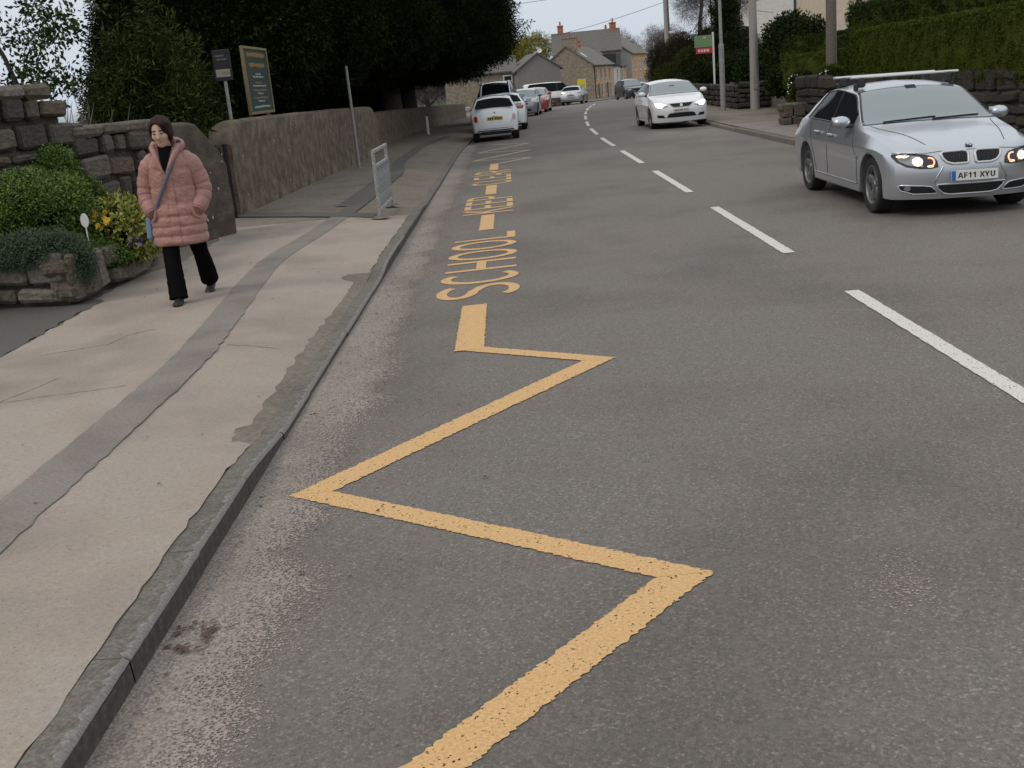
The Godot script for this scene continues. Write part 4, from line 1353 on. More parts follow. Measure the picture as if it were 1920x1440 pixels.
	bush("olive_bush", "smaller olive bush beside the tall pale pole", Vector3(9.3, 0.0, -64.0), [[Vector3(0, 0.9, 0), Vector3(0.9, 1.0, 0.9)]], 300, olive, hm, n, g)
	bush("evergreen_bush", "dark low bush row behind the white oncoming car", Vector3(9.3, 0.0, -57.0), [[Vector3(0, 0.6, 0), Vector3(0.8, 0.75, 1.4)], [Vector3(1.2, 0.8, -1), Vector3(1.0, 0.85, 1.4)]], 500, dark, hm, n, g)
	bush("beech_hedge", "tall russet brown hedge behind the olive bush", Vector3(12.6, 0.3, -76.0), [[Vector3(-0.6, 1.6, 0), Vector3(1.4, 1.9, 1.6)], [Vector3(1.2, 1.9, 0), Vector3(1.6, 2.0, 1.6)]], 720, brown, hm, n, g)
	bush("beech_hedge", "russet brown bush beside the far pole", Vector3(12.0, -0.1, -84.0), [[Vector3(0, 1.5, 0), Vector3(1.3, 2.0, 1.4)]], 420, brown, hm, n, g)
	bush("evergreen_bush", "dark conifer crown below the bare tree on the right", Vector3(14.6, 0.9, -74.0), [[Vector3(0, 1.9, 0), Vector3(1.3, 1.7, 1.2)], [Vector3(1.0, 1.3, 0), Vector3(1.2, 1.4, 1.2)]], 520, dark, hm, n, g)
	# big ivy-clad tree right of the sale board
	tree("ivy_tree", "dark ivy covered tree beside the white house on the right", Vector3(11.5, 0.9, -59.0), Vector3(0.1, 6.0, 0), 0.3, [[Vector3(0.2, 1.5, 0), Vector3(0.8, 1.6, 0.8)], [Vector3(0.1, 3.4, 0), Vector3(0.62, 1.2, 0.6)], [Vector3(0.3, 5.0, 0), Vector3(0.9, 0.9, 0.9)]], 620, dark, hm, n, 0.7, 0.2, "", 0.7, 0.8)
	bush("evergreen_bush", "dark shrubs on the slope below the white house", Vector3(12.6, 1.0, -51.0), [[Vector3(0, 0.8, 0), Vector3(1.0, 0.8, 0.9)], [Vector3(1.3, 0.9, 0), Vector3(1.1, 0.7, 0.9)]], 480, dark, hm, n, g)
	bush("evergreen_bush", "low dark shrubs in the driveway corner below the clipped hedge", Vector3(10.1, 1.0, -36.5), [[Vector3(0, 0.25, 0), Vector3(1.0, 0.45, 0.7)], [Vector3(-0.9, 0.1, 0), Vector3(0.7, 0.4, 0.6)]], 380, dark, hm, n, g)
	# trailing plants with white flowers over the wall end
	for f in [[Vector3(8.1, 0.95, -30.9), "first white flowering plant trailing over the wall end", 0.42], [Vector3(8.55, 1.0, -29.6), "second white flowering plant trailing beside the brown pole", 0.4]]:
		var p := bush("trailing_aubrieta", f[1], f[0], [[Vector3(0, 0.2, 0), Vector3(f[2], 0.35, f[2])], [Vector3(-0.15, -0.05, 0.15), Vector3(0.25, 0.35, 0.25)]], 200, hc, hm, n, "flowering plants on the right wall")
		var fl := Shape.new()
		for k in 60:
			var q := Vector3(-0.22, 0.1, 0.22) + unit() * Vector3(0.22, 0.34, 0.2)
			var ring := PackedVector3Array()
			var ax := unit()
			var sd := ax.cross(Vector3.UP).normalized()
			for e in 5: ring.append(q + (sd * cos(TAU * e / 5) + ax.cross(sd) * sin(TAU * e / 5)) * 0.022)
			fl.fan(ring)
		part("blossom", fl.mesh(), M.window_white, p).set_meta("kind", "stuff")

func right_poles() -> void:
	var lay := func(called: String, label: String, at: Vector3, h: float, r0: float, r1: float, mat: String, lean := Vector3.ZERO) -> Node3D:
		var o := thing(called, label, "pole", at)
		var s := Shape.new()
		s.tube(PackedVector3Array([Vector3(0, -0.1, 0), Vector3(0, h * 0.5, 0) + lean * 0.5, Vector3(0, h, 0) + lean]), PackedFloat32Array([r0, (r0 + r1) / 2, r1]), 14)
		part("shaft", s.mesh(), M[mat], o)
		return o
	lay.call("utility_pole", "thick brown wooden pole in front of the clipped hedges", Vector3(8.85, 0.9, -30.6), 7.4, 0.15, 0.11, "pole_wood")
	var street: Node3D = lay.call("lamp_column", "pale grey concrete pole at the driveway wall", Vector3(8.92, 0.1, -40.4), 7.0, 0.17, 0.1, "pole_pale")
	var s := Shape.new()
	s.bevel_box(Vector3(0, 0.95, 0.165), Vector3(0.16, 0.5, 0.03), 0.01)
	part("service_door", s.mesh(), M.galvanised, street)
	var slim: Node3D = lay.call("lamp_column", "slim dark metal lamp column beside the driveway wall", Vector3(8.0, 0.1, -41.6), 2.35, 0.1, 0.095, "galvanised")
	s = Shape.new()
	s.tube(PackedVector3Array([Vector3(0, 2.35, 0), Vector3(0, 2.42, 0), Vector3(0, 6.5, 0)]), PackedFloat32Array([0.095, 0.062, 0.05]), 12)
	part("upper_shaft", s.mesh(), M.galvanised, slim)
	var far: Node3D = lay.call("utility_pole", "tall pale wooden pole against the sky carrying wires", Vector3(13.75, -0.4, -95.0), 9.6, 0.2, 0.14, "pole_pale")
	s = Shape.new()
	s.rod(Vector3(0.28, 0, -0.3), Vector3(0.2, 8.9, -0.3), 0.12, 10)
	part("twin_shaft", s.mesh(), M.pole_wood, far)
	s = Shape.new()
	s.bevel_box(Vector3(0.45, 4.9, 0), Vector3(0.5, 0.18, 0.2), 0.03)
	part("bracket", s.mesh(), M.window_white, far)
	lay.call("utility_pole", "small far white pole behind the tan house", Vector3(25.3, -1.5, -190.0), 7.3, 0.14, 0.1, "pole_pale")
	lay.call("lamp_column", "thin dark pole among the bare tree branches", Vector3(12.0, 0.3, -65.0), 7.0, 0.05, 0.04, "wire")
	# wires
	for w in [[Vector3(13.75, 6.95, -95.0), Vector3(2.3, 5.6, -120.0), "overhead wire running from the tall pale pole to the roofs"], [Vector3(13.75, 8.6, -95.0), Vector3(-16.0, 8.4, -110.0), "upper overhead wire crossing the sky to the left"], [Vector3(13.75, 8.0, -95.0), Vector3(22.0, 5.2, -92.0), "overhead wire dropping from the tall pole to the white house"]]:
		var path := PackedVector3Array()
		for k in 17:
			var t := k / 16.0
			path.append(w[0].lerp(w[1], t) - Vector3.UP * 1.2 * t * (1 - t))
		s = Shape.new()
		s.tube(path, PackedFloat32Array([0.02]), 5)
		tag(part("overhead_wire", s.mesh(), M.wire, self), w[2], "wire", "overhead wires")
	# sale board
	var b := thing("sale_board", "green estate agent board with a red strip on a white post", "sign", Vector3(9.64, 0.45, -52.0), 0.12)
	plain("board_sage", lin(0.16, 0.26, 0.12), 0.5)
	plain("board_red", lin(0.5, 0.03, 0.04), 0.5)
	plain("board_text", lin(0.6, 0.6, 0.62), 0.5)
	s = Shape.new()
	s.bevel_box(Vector3(0, 1.35, 0), Vector3(0.075, 2.75, 0.075), 0.008)
	part("post", s.mesh(), M.window_white, b)
	s = Shape.new()
	s.box(Vector3(-0.46, 2.36, 0), Vector3(0.84, 0.52, 0.02))
	part("panel", s.mesh(), M.board_sage, b)
	s = Shape.new()
	s.box(Vector3(-0.43, 1.95, 0.01), Vector3(0.78, 0.25, 0.02))
	part("sold_strip", s.mesh(), M.board_red, b)
	s = Shape.new()
	for e in [[-0.68, 0.1], [-0.55, 0.08], [-0.42, 0.1], [-0.27, 0.12]]: s.box(Vector3(e[0], 1.95, 0.022), Vector3(e[1], 0.11, 0.004))
	s.box(Vector3(-0.4, 2.52, 0.012), Vector3(0.1, 0.06, 0.004))
	part("print", s.mesh(), M.board_text, b)

# ---------------------------------------------------------------- houses
func house(called: String, label: String, at: Vector3, turn: float, w: float, d: float, eave: float, ridge: float, walls: String, roof: String, along := true, gable := "") -> Node3D:
	# local x runs along the front, the front looks to +z, the depth runs to -z
	var o := thing(called, label, "house", at, turn)
	var s := Shape.new()
	var e := Shape.new()
	var q := func(x: float, y: float, z: float) -> Vector3: return Vector3(x, y, z)
	s.quad(q.call(0, 0, 0), q.call(0, eave, 0), q.call(w, eave, 0), q.call(w, 0, 0))
	s.quad(q.call(w, 0, -d), q.call(w, eave, -d), q.call(0, eave, -d), q.call(0, 0, -d))
	e.quad(q.call(0, 0, -d), q.call(0, eave, -d), q.call(0, eave, 0), q.call(0, 0, 0))
	e.quad(q.call(w, 0, 0), q.call(w, eave, 0), q.call(w, eave, -d), q.call(w, 0, -d))
	var r := Shape.new()
	var th := 0.14
	if along:
		e.tri(q.call(0, eave, -d), q.call(0, ridge, -d / 2), q.call(0, eave, 0))
		e.tri(q.call(w, eave, 0), q.call(w, ridge, -d / 2), q.call(w, eave, -d))
	else:
		s.tri(q.call(0, eave, 0), q.call(w / 2, ridge, 0), q.call(w, eave, 0))
		s.tri(q.call(w, eave, -d), q.call(w / 2, ridge, -d), q.call(0, eave, -d))
	for sg in [0, 1]:
		# each slope a thick slab of slates with a little overhang
		var a: Vector3
		var b: Vector3
		var c2: Vector3
		var dd: Vector3
		var slope: float = (ridge - eave) / ((d if along else w) / 2)
		var ov := 0.28
		if along:
			var ze := ov if sg == 0 else -d - ov
			a = Vector3(-ov * 0.6, eave - slope * ov + 0.03, ze)
			b = Vector3(w + ov * 0.6, eave - slope * ov + 0.03, ze)
			c2 = Vector3(w + ov * 0.6, ridge + 0.03, -d / 2)
			dd = Vector3(-ov * 0.6, ridge + 0.03, -d / 2)
		else:
			var xe := -ov if sg == 0 else w + ov
			a = Vector3(xe, eave - slope * ov + 0.03, ov * 0.6)
			b = Vector3(xe, eave - slope * ov + 0.03, -d - ov * 0.6)
			c2 = Vector3(w / 2, ridge + 0.03, -d - ov * 0.6)
			dd = Vector3(w / 2, ridge + 0.03, ov * 0.6)
		var up := Vector3.UP * th
		r.quad(a + up, b + up, c2 + up, dd + up)
		r.quad(a, dd, c2, b)
		r.quad(a, b, b + up, a + up)
		r.quad(b, c2, c2 + up, b + up)
		r.quad(dd, a, a + up, dd + up)
	for sh in [[s, "wall", walls], [e, "end_wall", gable if gable else walls]]:
		# the two opposite walls are parts of their own
		var whole: Shape = sh[0]
		for far in [false, true]:
			var half := Shape.new()
			for k in range(0, whole.ix.size(), 3):
				var m := (whole.p[whole.ix[k]] + whole.p[whole.ix[k + 1]] + whole.p[whole.ix[k + 2]]) / 3.0
				if (m.z < -d * 0.5 if sh[1] == "wall" else m.x > w * 0.5) == far: half.tri(whole.p[whole.ix[k]], whole.p[whole.ix[k + 1]], whole.p[whole.ix[k + 2]])
			part(sh[1], half.mesh(), M[sh[2]], o)
	part("roof", r.mesh(), M[roof], o)
	return o

func window(o: Node3D, face: String, x: float, y: float, w: float, h: float, surround := "window_white") -> void:
	# a framed window set on the front (x along it), or on the end walls (x is the depth)
	var t: Transform3D
	match face:
		"front": t = Transform3D(Basis(), Vector3(x, y, 0))
		"left": t = Transform3D(Basis(Vector3.UP, -PI / 2), Vector3(0, y, -x))
		"right": t = Transform3D(Basis(Vector3.UP, PI / 2), Vector3(o.get_meta("width", 0.0), y, -x))
	var f := Shape.new()
	for e in [[Vector3(0, h / 2, 0.03), Vector3(w + 0.2, 0.12, 0.1)], [Vector3(0, -h / 2, 0.04), Vector3(w + 0.3, 0.12, 0.16)], [Vector3(-w / 2, 0, 0.03), Vector3(0.1, h - 0.12, 0.1)], [Vector3(w / 2, 0, 0.03), Vector3(0.1, h - 0.12, 0.1)], [Vector3(0, 0, 0.025), Vector3(w - 0.1, 0.06, 0.06)]]:
		f.box(t * e[0], e[1], t.basis)
	var fr := part("window", f.mesh(), M[surround], o)
	var g := Shape.new()
	g.box(t * Vector3(0, 0, 0.012), Vector3(w - 0.1, h - 0.12, 0.02), t.basis)
	part("pane", g.mesh(), M.window_glass, fr)

func chimney(o: Node3D, at: Vector3, size: Vector3, mat: String, pots: int) -> void:
	var s := Shape.new()
	s.box(at + Vector3(0, size.y / 2, 0), size)
	s.box(at + Vector3(0, size.y, 0), Vector3(size.x + 0.14, 0.14, size.z + 0.14))
	var c0 := part("chimney", s.mesh(), M[mat], o)
	for k in pots:
		var p := Shape.new()
		p.lathe([[0.13, 0.0], [0.1, 0.5], [0.13, 0.55], [0.09, 0.56], [0.09, 0.3]], 10, Transform3D(Basis(), at + Vector3((k - (pots - 1) / 2.0) * 0.4, size.y + 0.07, 0)))
		part("chimney_pot", p.mesh(), M.brick, c0)

func far_houses() -> void:
	var o := house("stone_cottage_row", "stone cottages with warm fronts and a plain gable at the road bend", Vector3(10.2, -1.6, -130.0), 1.36, 20.4, 6.0, 4.3, 6.5, "house_warm", "stone_slate", true, "house_stone")
	for x in [2.2, 6.6, 10.8, 15.5]:
		window(o, "front", x, 3.25, 0.95, 1.25, "house_pale")
		window(o, "front", x + 0.2, 1.35, 0.95, 1.4, "house_pale")
	var s := Shape.new()
	for x in [4.3, 12.9]:
		s = Shape.new()
		s.box(Vector3(x, 1.05, 0.03), Vector3(0.95, 2.1, 0.1))
		part("door", s.mesh(), M.door_paint, o)
	s = Shape.new()
	s.rod(Vector3(0.25, 0, 0.12), Vector3(0.25, 4.2, 0.12), 0.06, 6)
	s.rod(Vector3(-0.1, 4.2, 0.28), Vector3(20.4, 4.2, 0.28), 0.08, 6)
	part("gutter", s.mesh(), M.dark_trim, o)
	chimney(o, Vector3(0.6, 6.0, -2.6), Vector3(0.7, 1.5, 1.7), "house_stone", 2)
	chimney(o, Vector3(9.5, 6.0, -3.0), Vector3(0.7, 1.3, 0.7), "brick", 1)
	s = Shape.new()
	s.box(Vector3(3.0, 5.5, -1.4), Vector3(1.0, 0.06, 0.9), Basis(Vector3(1, 0, 0), 0.63))
	part("skylight", s.mesh(), M.window_white, o)
	o = house("white_cottage", "narrow white cottage past the stone row", Vector3(14.5, -1.9, -150.2), 1.33, 6.0, 6.0, 4.4, 6.5, "house_white", "slate", true)
	window(o, "front", 3.4, 3.3, 0.9, 1.2)
	s = Shape.new()
	s.box(Vector3(1.6, 1.0, 0.03), Vector3(1.0, 2.0, 0.1))
	part("door", s.mesh(), M.door_paint, o)
	# dark dormer and its box gutter
	s = Shape.new()
	s.box(Vector3(2.6, 5.15, -0.7), Vector3(4.6, 1.5, 2.2))
	part("dormer", s.mesh(), M.dark_trim, o)
	o = house("pink_stone_cottage", "small pinkish stone cottage between white and tan houses", Vector3(16.0, -1.9, -156.4), 1.3, 5.2, 6.0, 4.3, 6.2, "house_tan", "slate", true)
	window(o, "front", 1.3, 3.2, 0.9, 1.2)
	window(o, "front", 3.4, 1.3, 0.9, 1.2)
	o = house("tall_tan_house", "tall tan fronted house with a pale rendered gable at the bend", Vector3(18.4, -1.9, -163.0), 1.28, 13.5, 7.2, 5.9, 8.4, "house_tan", "stone_slate", true, "house_pale")
	for x in [2.5, 6.5, 10.5]:
		window(o, "front", x, 4.3, 0.9, 1.6)
		window(o, "front", x, 1.6, 0.9, 1.5)
	chimney(o, Vector3(0.6, 7.6, -3.6), Vector3(0.9, 1.9, 1.9), "brick", 2)
	o = house("dark_roofed_house", "house with a broad dark slate roof and red chimneys behind the cottages", Vector3(7.0, -1.8, -158.0), -0.06, 9.4, 8.0, 6.4, 9.2, "house_stone", "slate", true)
	chimney(o, Vector3(1.2, 8.6, -4.0), Vector3(0.8, 1.7, 0.8), "brick", 1)
	chimney(o, Vector3(8.6, 8.6, -4.0), Vector3(0.9, 1.5, 0.9), "brick", 1)
	s = Shape.new()
	s.box(Vector3(2.4, 7.3, -1.1), Vector3(1.3, 0.08, 1.0), Basis(Vector3(1, 0, 0), 0.61))
	part("skylight", s.mesh(), M.window_white, o)
	o = house("grey_gabled_house", "grey rendered house with its gable towards the camera", Vector3(1.2, -0.9, -110.0), 0.1, 4.3, 9.0, 3.5, 4.95, "house_grey", "slate", false)
	o.set_meta("width", 4.3)
	window(o, "right", 1.6, 2.4, 0.7, 1.1)
	for e in [Vector3(1.0, 4.45, -0.9), Vector3(1.45, 4.75, -2.0)]:
		s = Shape.new()
		s.lathe([[0.0, 0.0], [0.17, 0.03], [0.24, 0.08]], 14, Transform3D(Basis(Vector3(1, 0, 0), 1.3), e + Vector3(1.2, 0.55, 0)))
		part("satellite_dish", s.mesh(), M.window_white, o)
	o = house("low_stone_annexe", "low dark stone annexe with a white framed window beside the grey gable", Vector3(-6.0, -0.9, -112.0), 0.05, 7.2, 6.0, 3.6, 5.0, "house_stone", "slate", true)
	window(o, "front", 6.3, 2.7, 0.8, 1.0)
	# houses on the right
	o = house("white_house", "tall white rendered house among the trees on the right", Vector3(19.6, 1.0, -95.0), -0.25, 4.6, 10.0, 8.5, 11.0, "house_white", "slate", false)
	o.set_meta("width", 4.6)
	window(o, "front", 0.9, 2.9, 0.5, 1.1, "house_white")
	window(o, "front", 3.6, 3.2, 0.6, 1.6, "house_white")
	window(o, "front", 0.9, 6.0, 0.6, 1.2, "house_white")
	s = Shape.new()
	s.rod(Vector3(4.75, 0, -0.1), Vector3(4.75, 8.4, -0.1), 0.1, 6)
	part("downpipe", s.mesh(), M.dark_trim, o)
	o = house("white_house", "second white house partly hidden behind the rounded evergreen", Vector3(24.6, 1.2, -100.0), -0.1, 7.5, 9.0, 8.0, 10.5, "house_white", "slate", true)
	window(o, "front", 2.3, 5.6, 0.9, 1.3, "house_white")
	window(o, "front", 4.6, 4.4, 0.9, 1.3, "house_white")
	house("cream_house", "plain cream house wall rising behind the clipped hedge", Vector3(14.1, 1.0, -50.0), -0.12, 9.0, 8.0, 6.5, 9.0, "house_cream", "slate", true)
	s = Shape.new()
	var shed := thing("cream_garden_wall", "sloping cream garden wall glimpsed between the bushes", "wall", Vector3(11.7, 1.0, -46.5))
	s.prism(PackedVector2Array([Vector2(0, 0), Vector2(1.3, 0), Vector2(1.0, 1.25), Vector2(0, 0.55)]), Transform3D(Basis(), Vector3.ZERO), 0.25)
	part("wall_face", s.mesh(), M.house_cream, shed)
	# low walls, yellow board, hedge in front of the van
	var lw := thing("low_garden_wall", "low stone wall in front of the white van", "wall")
	rubble(lw, Vector3(2.6, -0.45, -84.0), Vector3(4.6, -0.6, -92.0), 0.0, func(_t): return 0.75, 0.3, Vector2(0.2, 0.3), Vector2(0.4, 0.9), 0.02, wobbly(3, 0.12), ["stone_1", "stone_2"])
	var yb := thing("yellow_board", "yellow sale board on a white post before the stone gable", "sign", Vector3(6.7, -0.7, -99.0))
	plain("board_yellow", lin(0.62, 0.52, 0.02), 0.5)
	s = Shape.new()
	s.box(Vector3(0.32, 1.0, 0), Vector3(0.08, 2.2, 0.08))
	part("post", s.mesh(), M.window_white, yb)
	s = Shape.new()
	s.box(Vector3(-0.05, 1.85, 0.05), Vector3(0.68, 0.5, 0.03))
	part("panel", s.mesh(), M.board_yellow, yb)
	s = Shape.new()
	s.box(Vector3(-0.05, 1.4, 0.05), Vector3(0.68, 0.24, 0.03))
	part("strip", s.mesh(), M.board_yellow, yb)

func far_trees() -> void:
	var n := wobbly(53, 0.05)
	var bare := leaf_material("bare_twig", Color(0.08, 0.06, 0.05), 0.9, 0.0)
	var tw := leaf_clump(70, Vector3(0.8, 0.7, 0.8), Vector2(0.9, 0.025), [Color(0.11, 0.09, 0.085), Color(0.15, 0.125, 0.115), Color(0.08, 0.066, 0.06)], -0.3)
	var gold := leaf_clump(60, Vector3(0.8, 0.6, 0.8), Vector2(0.5, 0.09), [Color(0.22, 0.2, 0.03), Color(0.3, 0.26, 0.05), Color(0.15, 0.14, 0.025)])
	var g := "bare trees beyond the houses"
	tree("willow_tree", "yellow green budding tree left of the red chimney", Vector3(1.5, -2.0, -205.0), Vector3(0, 6, 0), 0.4, [[Vector3(-2, 7.2, 0), Vector3(4.2, 2.6, 3.5)], [Vector3(3.5, 8.4, 0), Vector3(3.6, 3.0, 3.5)]], 420, gold, bare, n, 0.0, 0.2, "", 0.5)
	tree("willow_tree", "second pale budding tree at the canopy edge", Vector3(-7.5, -2.0, -210.0), Vector3(0, 5, 0), 0.4, [[Vector3(0, 5.6, 0), Vector3(4.5, 2.4, 3.5)]], 260, gold, bare, n, 0.0, 0.2, "", 0.5)
	for t in [[Vector3(17.0, -2, -225.0), "bare tree behind the red chimney"], [Vector3(24.0, -2, -225.0), "bare tree above the tan house roof"], [Vector3(29.5, -2, -215.0), "bare tree right of the tan house"], [Vector3(33.0, -2, -222.0), "bare tree at the edge of the far pole"], [Vector3(21.0, -2, -240.0), "bare tree furthest behind the chimneys"]]:
		tree("bare_tree", t[1], t[0], Vector3(0, 8, 0), 0.35, [[Vector3(0, 7.4, 0), Vector3(3.8, 3.2, 3.6)], [Vector3(0, 4.2, 0), Vector3(3.6, 2.6, 3.4)]], 300, tw, bare, n, 0.0, 0.2, g, 0.3)
	for t in [[Vector3(-9.0, -1.2, -128.0), "bare brown tree left of the low stone annexe"], [Vector3(-4.0, -1.2, -135.0), "bare brown tree behind the low stone annexe"]]:
		tree("bare_tree", t[1], t[0], Vector3(0, 4, 0), 0.3, [[Vector3(0, 3.8, 0), Vector3(4.0, 2.4, 3.4)]], 300, tw, bare, n, 0.0, 0.2, g, 0.3)
	# fine bare tree above the russet hedge
	var lace := leaf_clump(60, Vector3(0.5, 0.45, 0.5), Vector2(0.7, 0.012), [Color(0.09, 0.075, 0.075), Color(0.14, 0.12, 0.12)], -0.3)
	tree("bare_tree", "leafless tree against the sky above the sale board", Vector3(13.9, 0.8, -80.0), Vector3(0.2, 7.5, 0), 0.2, [[Vector3(-0.1, 5.6, 0), Vector3(1.7, 2.2, 1.6)], [Vector3(0.3, 7.8, 0), Vector3(1.8, 1.8, 1.6)]], 260, lace, bare, n, 0.0, 0.2, g, 0.1)
	tree("bare_tree", "dark limbed bare tree beside the slim lamp column", Vector3(14.0, 1.0, -68.0), Vector3(0.2, 7.0, 0), 0.3, [[Vector3(0, 5.2, 0), Vector3(1.2, 1.9, 1.2)]], 90, lace, bare, n, 0.0, 0.2, g, 0.1)
# ---------------------------------------------------------------- cars
# A car body is a loft of cross-sections along z (front at +z), closed by a bowed front and rear face.
class CarBody:
	var top: Array      # height on the centre line along z
	var belt: Array     # height of the shoulder
	var rail: Array     # height of the roof edge or bonnet edge
	var w_low: Array    # half widths along z at the sill, the widest line, the shoulder and the roof edge
	var w_mid: Array
	var w_belt: Array
	var w_rail: Array
	var sill: Array
	var y_mid := 0.78
	var zf := 2.2
	var zr := -2.2
	var bow_f := 0.34
	var bow_r := 0.2
	var rake_f := 0.12
	var rake_r := 0.1
	var nose_y := 0.5
	var half := 0.9
	var axle_f := 1.4
	var axle_r := -1.36
	var wheel_r := 0.315
	var arch := 0.365
	var pch: Callable

	func front_z(x: float, y: float) -> float:
		var t := clampf(absf(x) / half, 0, 1)
		var v := (y - nose_y)
		return zf - bow_f * (0.32 * t * t + 0.68 * pow(t, 5.0)) - rake_f * (v * v * 2.2 if v > 0 else v * v * 1.2)

	func rear_z(x: float, y: float) -> float:
		var t := clampf(absf(x) / half, 0, 1)
		var v := (y - nose_y)
		return zr + bow_r * (0.35 * t * t + 0.65 * pow(t, 5.0)) + rake_r * (v * v * 1.6 if v > 0 else v * v * 1.0)

	func arch_y(z: float) -> float:
		var y := 0.0
		for a in [axle_f, axle_r]:
			var d: float = absf(z - a)
			if d < arch: y = maxf(y, wheel_r + sqrt(arch * arch - d * d) * 0.98)
		return y

	func section(z: float) -> PackedVector2Array:
		# half a cross-section from under the sill up to the roof's middle
		var yb: float = maxf(pch.call(sill, z), arch_y(z))
		var yt: float = pch.call(top, z)
		var ys: float = minf(pch.call(belt, z), yt - 0.02)
		var yr: float = clampf(pch.call(rail, z), ys + 0.008, yt - 0.004)
		var ym: float = maxf(minf(y_mid, ys - 0.08), yb + 0.03)
		ys = maxf(ys, ym + 0.02)
		yr = maxf(yr, ys + 0.006)
		var y2: float = maxf(lerpf(pch.call(sill, z), ym, 0.42), yb + 0.012)
		var wl: float = pch.call(w_low, z)
		var wm: float = pch.call(w_mid, z)
		var ws: float = pch.call(w_belt, z)
		var wr: float = pch.call(w_rail, z)
		var p1 := Vector2(wl, yb)
		var p2 := Vector2(lerpf(wl, wm, 0.55), y2)
		if arch_y(z) > 0: p1.x = lerpf(wl, wm, clampf((yb - 0.2) / 0.5, 0, 1)) + 0.006
		if arch_y(z) > 0: p2.x = maxf(p2.x, p1.x - 0.002)
		var p3 := Vector2(wm, ym)
		var p4 := Vector2(ws, ys)
		var p5 := Vector2(wr, yr)
		var p7 := Vector2(0, yt)
		var p6 := Vector2(wr * 0.55, yt - (yt - yr) * 0.22)
		var line: Array = [Vector2(wl - 0.2, yb), p1, p1.lerp(p2, 0.2), p2, p3.lerp(p2, 0.14), p3, p3.lerp(p4, 0.2), p4.lerp(p3, 0.2), p4, p4.lerp(p5, 0.12), p5.lerp(p4, 0.1), p5, p5.lerp(p6, 0.16), p6, p7]
		for pass_ in 2:
			var out: Array = [line[0]]
			for k in line.size() - 1:
				if k > 0: out.append(line[k].lerp(line[k + 1], 0.25))
				if k < line.size() - 2: out.append(line[k].lerp(line[k + 1], 0.75))
			out.append(line[-1])
			line = out
		return PackedVector2Array(line)

	func side_x(z: float, y: float) -> float:
		var s := section(z)
		for k in range(2, s.size() - 1):
			if s[k].y <= y and s[k + 1].y >= y and s[k + 1].y > s[k].y + 1e-6:
				return lerpf(s[k].x, s[k + 1].x, (y - s[k].y) / (s[k + 1].y - s[k].y))
		return s[s.size() / 2].x

	func top_y(z: float, x: float) -> float:
		var s := section(z)
		for k in range(s.size() - 1, 1, -1):
			if s[k].x <= x and s[k - 1].x >= x: return lerpf(s[k].y, s[k - 1].y, (x - s[k].x) / maxf(1e-6, s[k - 1].x - s[k].x))
		return s[-1].y

	func stations() -> Array:
		var zs := []
		var n := 34
		for k in n + 1: zs.append(lerpf(zf - 0.03, zr + 0.03, float(k) / n))
		for a in [axle_f, axle_r]:
			for e in [-1.001, -0.995, -0.97, -0.9, -0.75, -0.5, -0.25, 0.0, 0.25, 0.5, 0.75, 0.9, 0.97, 0.995, 1.001]: zs.append(a + e * arch)
		zs.sort()
		zs.reverse()
		var out := [zs[0]]
		for z in zs:
			if out[-1] - z > 0.003: out.append(z)
		return out

	func shell() -> Shape:
		var s := Shape.new()
		var zs := stations()
		for side in [1.0, -1.0]:
			var rows := []
			var first := PackedVector3Array()
			var last := PackedVector3Array()
			for z in zs:
				var sec := section(z)
				var row := PackedVector3Array()
				for q in sec:
					var zz: float = minf(z, front_z(q.x, q.y))
					zz = maxf(zz, rear_z(q.x, q.y))
					row.append(Vector3(q.x * side, q.y, zz))
				rows.append(row)
			s.grid(rows)
			# front and rear faces: rows from the outline in to the middle
			for end in [0, -1]:
				var sec := section(zs[end])
				var face := []
				for q in sec.slice(1):
					var row := PackedVector3Array()
					for k in 13:
						var x: float = q.x * (1.0 - k / 12.0)
						row.append(Vector3(x * side, q.y, front_z(x, q.y) if end == 0 else rear_z(x, q.y)))
					face.append(row)
				s.grid(face)
		return s

func face_patch(b: CarBody, outline: Array, rear: bool, off: float, mirror: bool, rows_n := 10, cols := 10) -> Shape:
	# a patch lying on the front or rear face, filled between its left and right edges row by row
	var s := Shape.new()
	var lo := 1e9
	var hi := -1e9
	for q in outline:
		lo = minf(lo, q.y)
		hi = maxf(hi, q.y)
	for side in ([1.0, -1.0] if mirror else [1.0]):
		var rows := []
		for j in rows_n + 1:
			var y := lerpf(lo + 0.0005, hi - 0.0005, float(j) / rows_n)
			var xs := []
			for k in outline.size():
				var a: Vector2 = outline[k]
				var c0: Vector2 = outline[(k + 1) % outline.size()]
				if (a.y <= y) != (c0.y <= y): xs.append(lerpf(a.x, c0.x, (y - a.y) / (c0.y - a.y)))
			if xs.size() < 2: continue
			var x0: float = xs.min()
			var x1: float = xs.max()
			var row := PackedVector3Array()
			for k in cols + 1:
				var x := lerpf(x0, x1, float(k) / cols)
				row.append(Vector3(x * side, y, (b.rear_z(x, y) - off) if rear else (b.front_z(x, y) + off)))
			rows.append(row)
		s.grid(rows)
	return s

func face_rim(b: CarBody, outline: Array, rear: bool, off: float, r: float, mirror: bool) -> Shape:
	# a round bead along the outline of a patch
	var s := Shape.new()
	for side in ([1.0, -1.0] if mirror else [1.0]):
		var path := PackedVector3Array()
		for k in outline.size() + 1:
			var a: Vector2 = outline[k % outline.size()]
			var c0: Vector2 = outline[(k + 1) % outline.size()]
			for e in 3:
				var q := a.lerp(c0, e / 3.0)
				path.append(Vector3(q.x * side, q.y, (b.rear_z(q.x, q.y) - off) if rear else (b.front_z(q.x, q.y) + off)))
				if k == outline.size(): break
		s.tube(path, PackedFloat32Array([r]), 6, false)
	return s

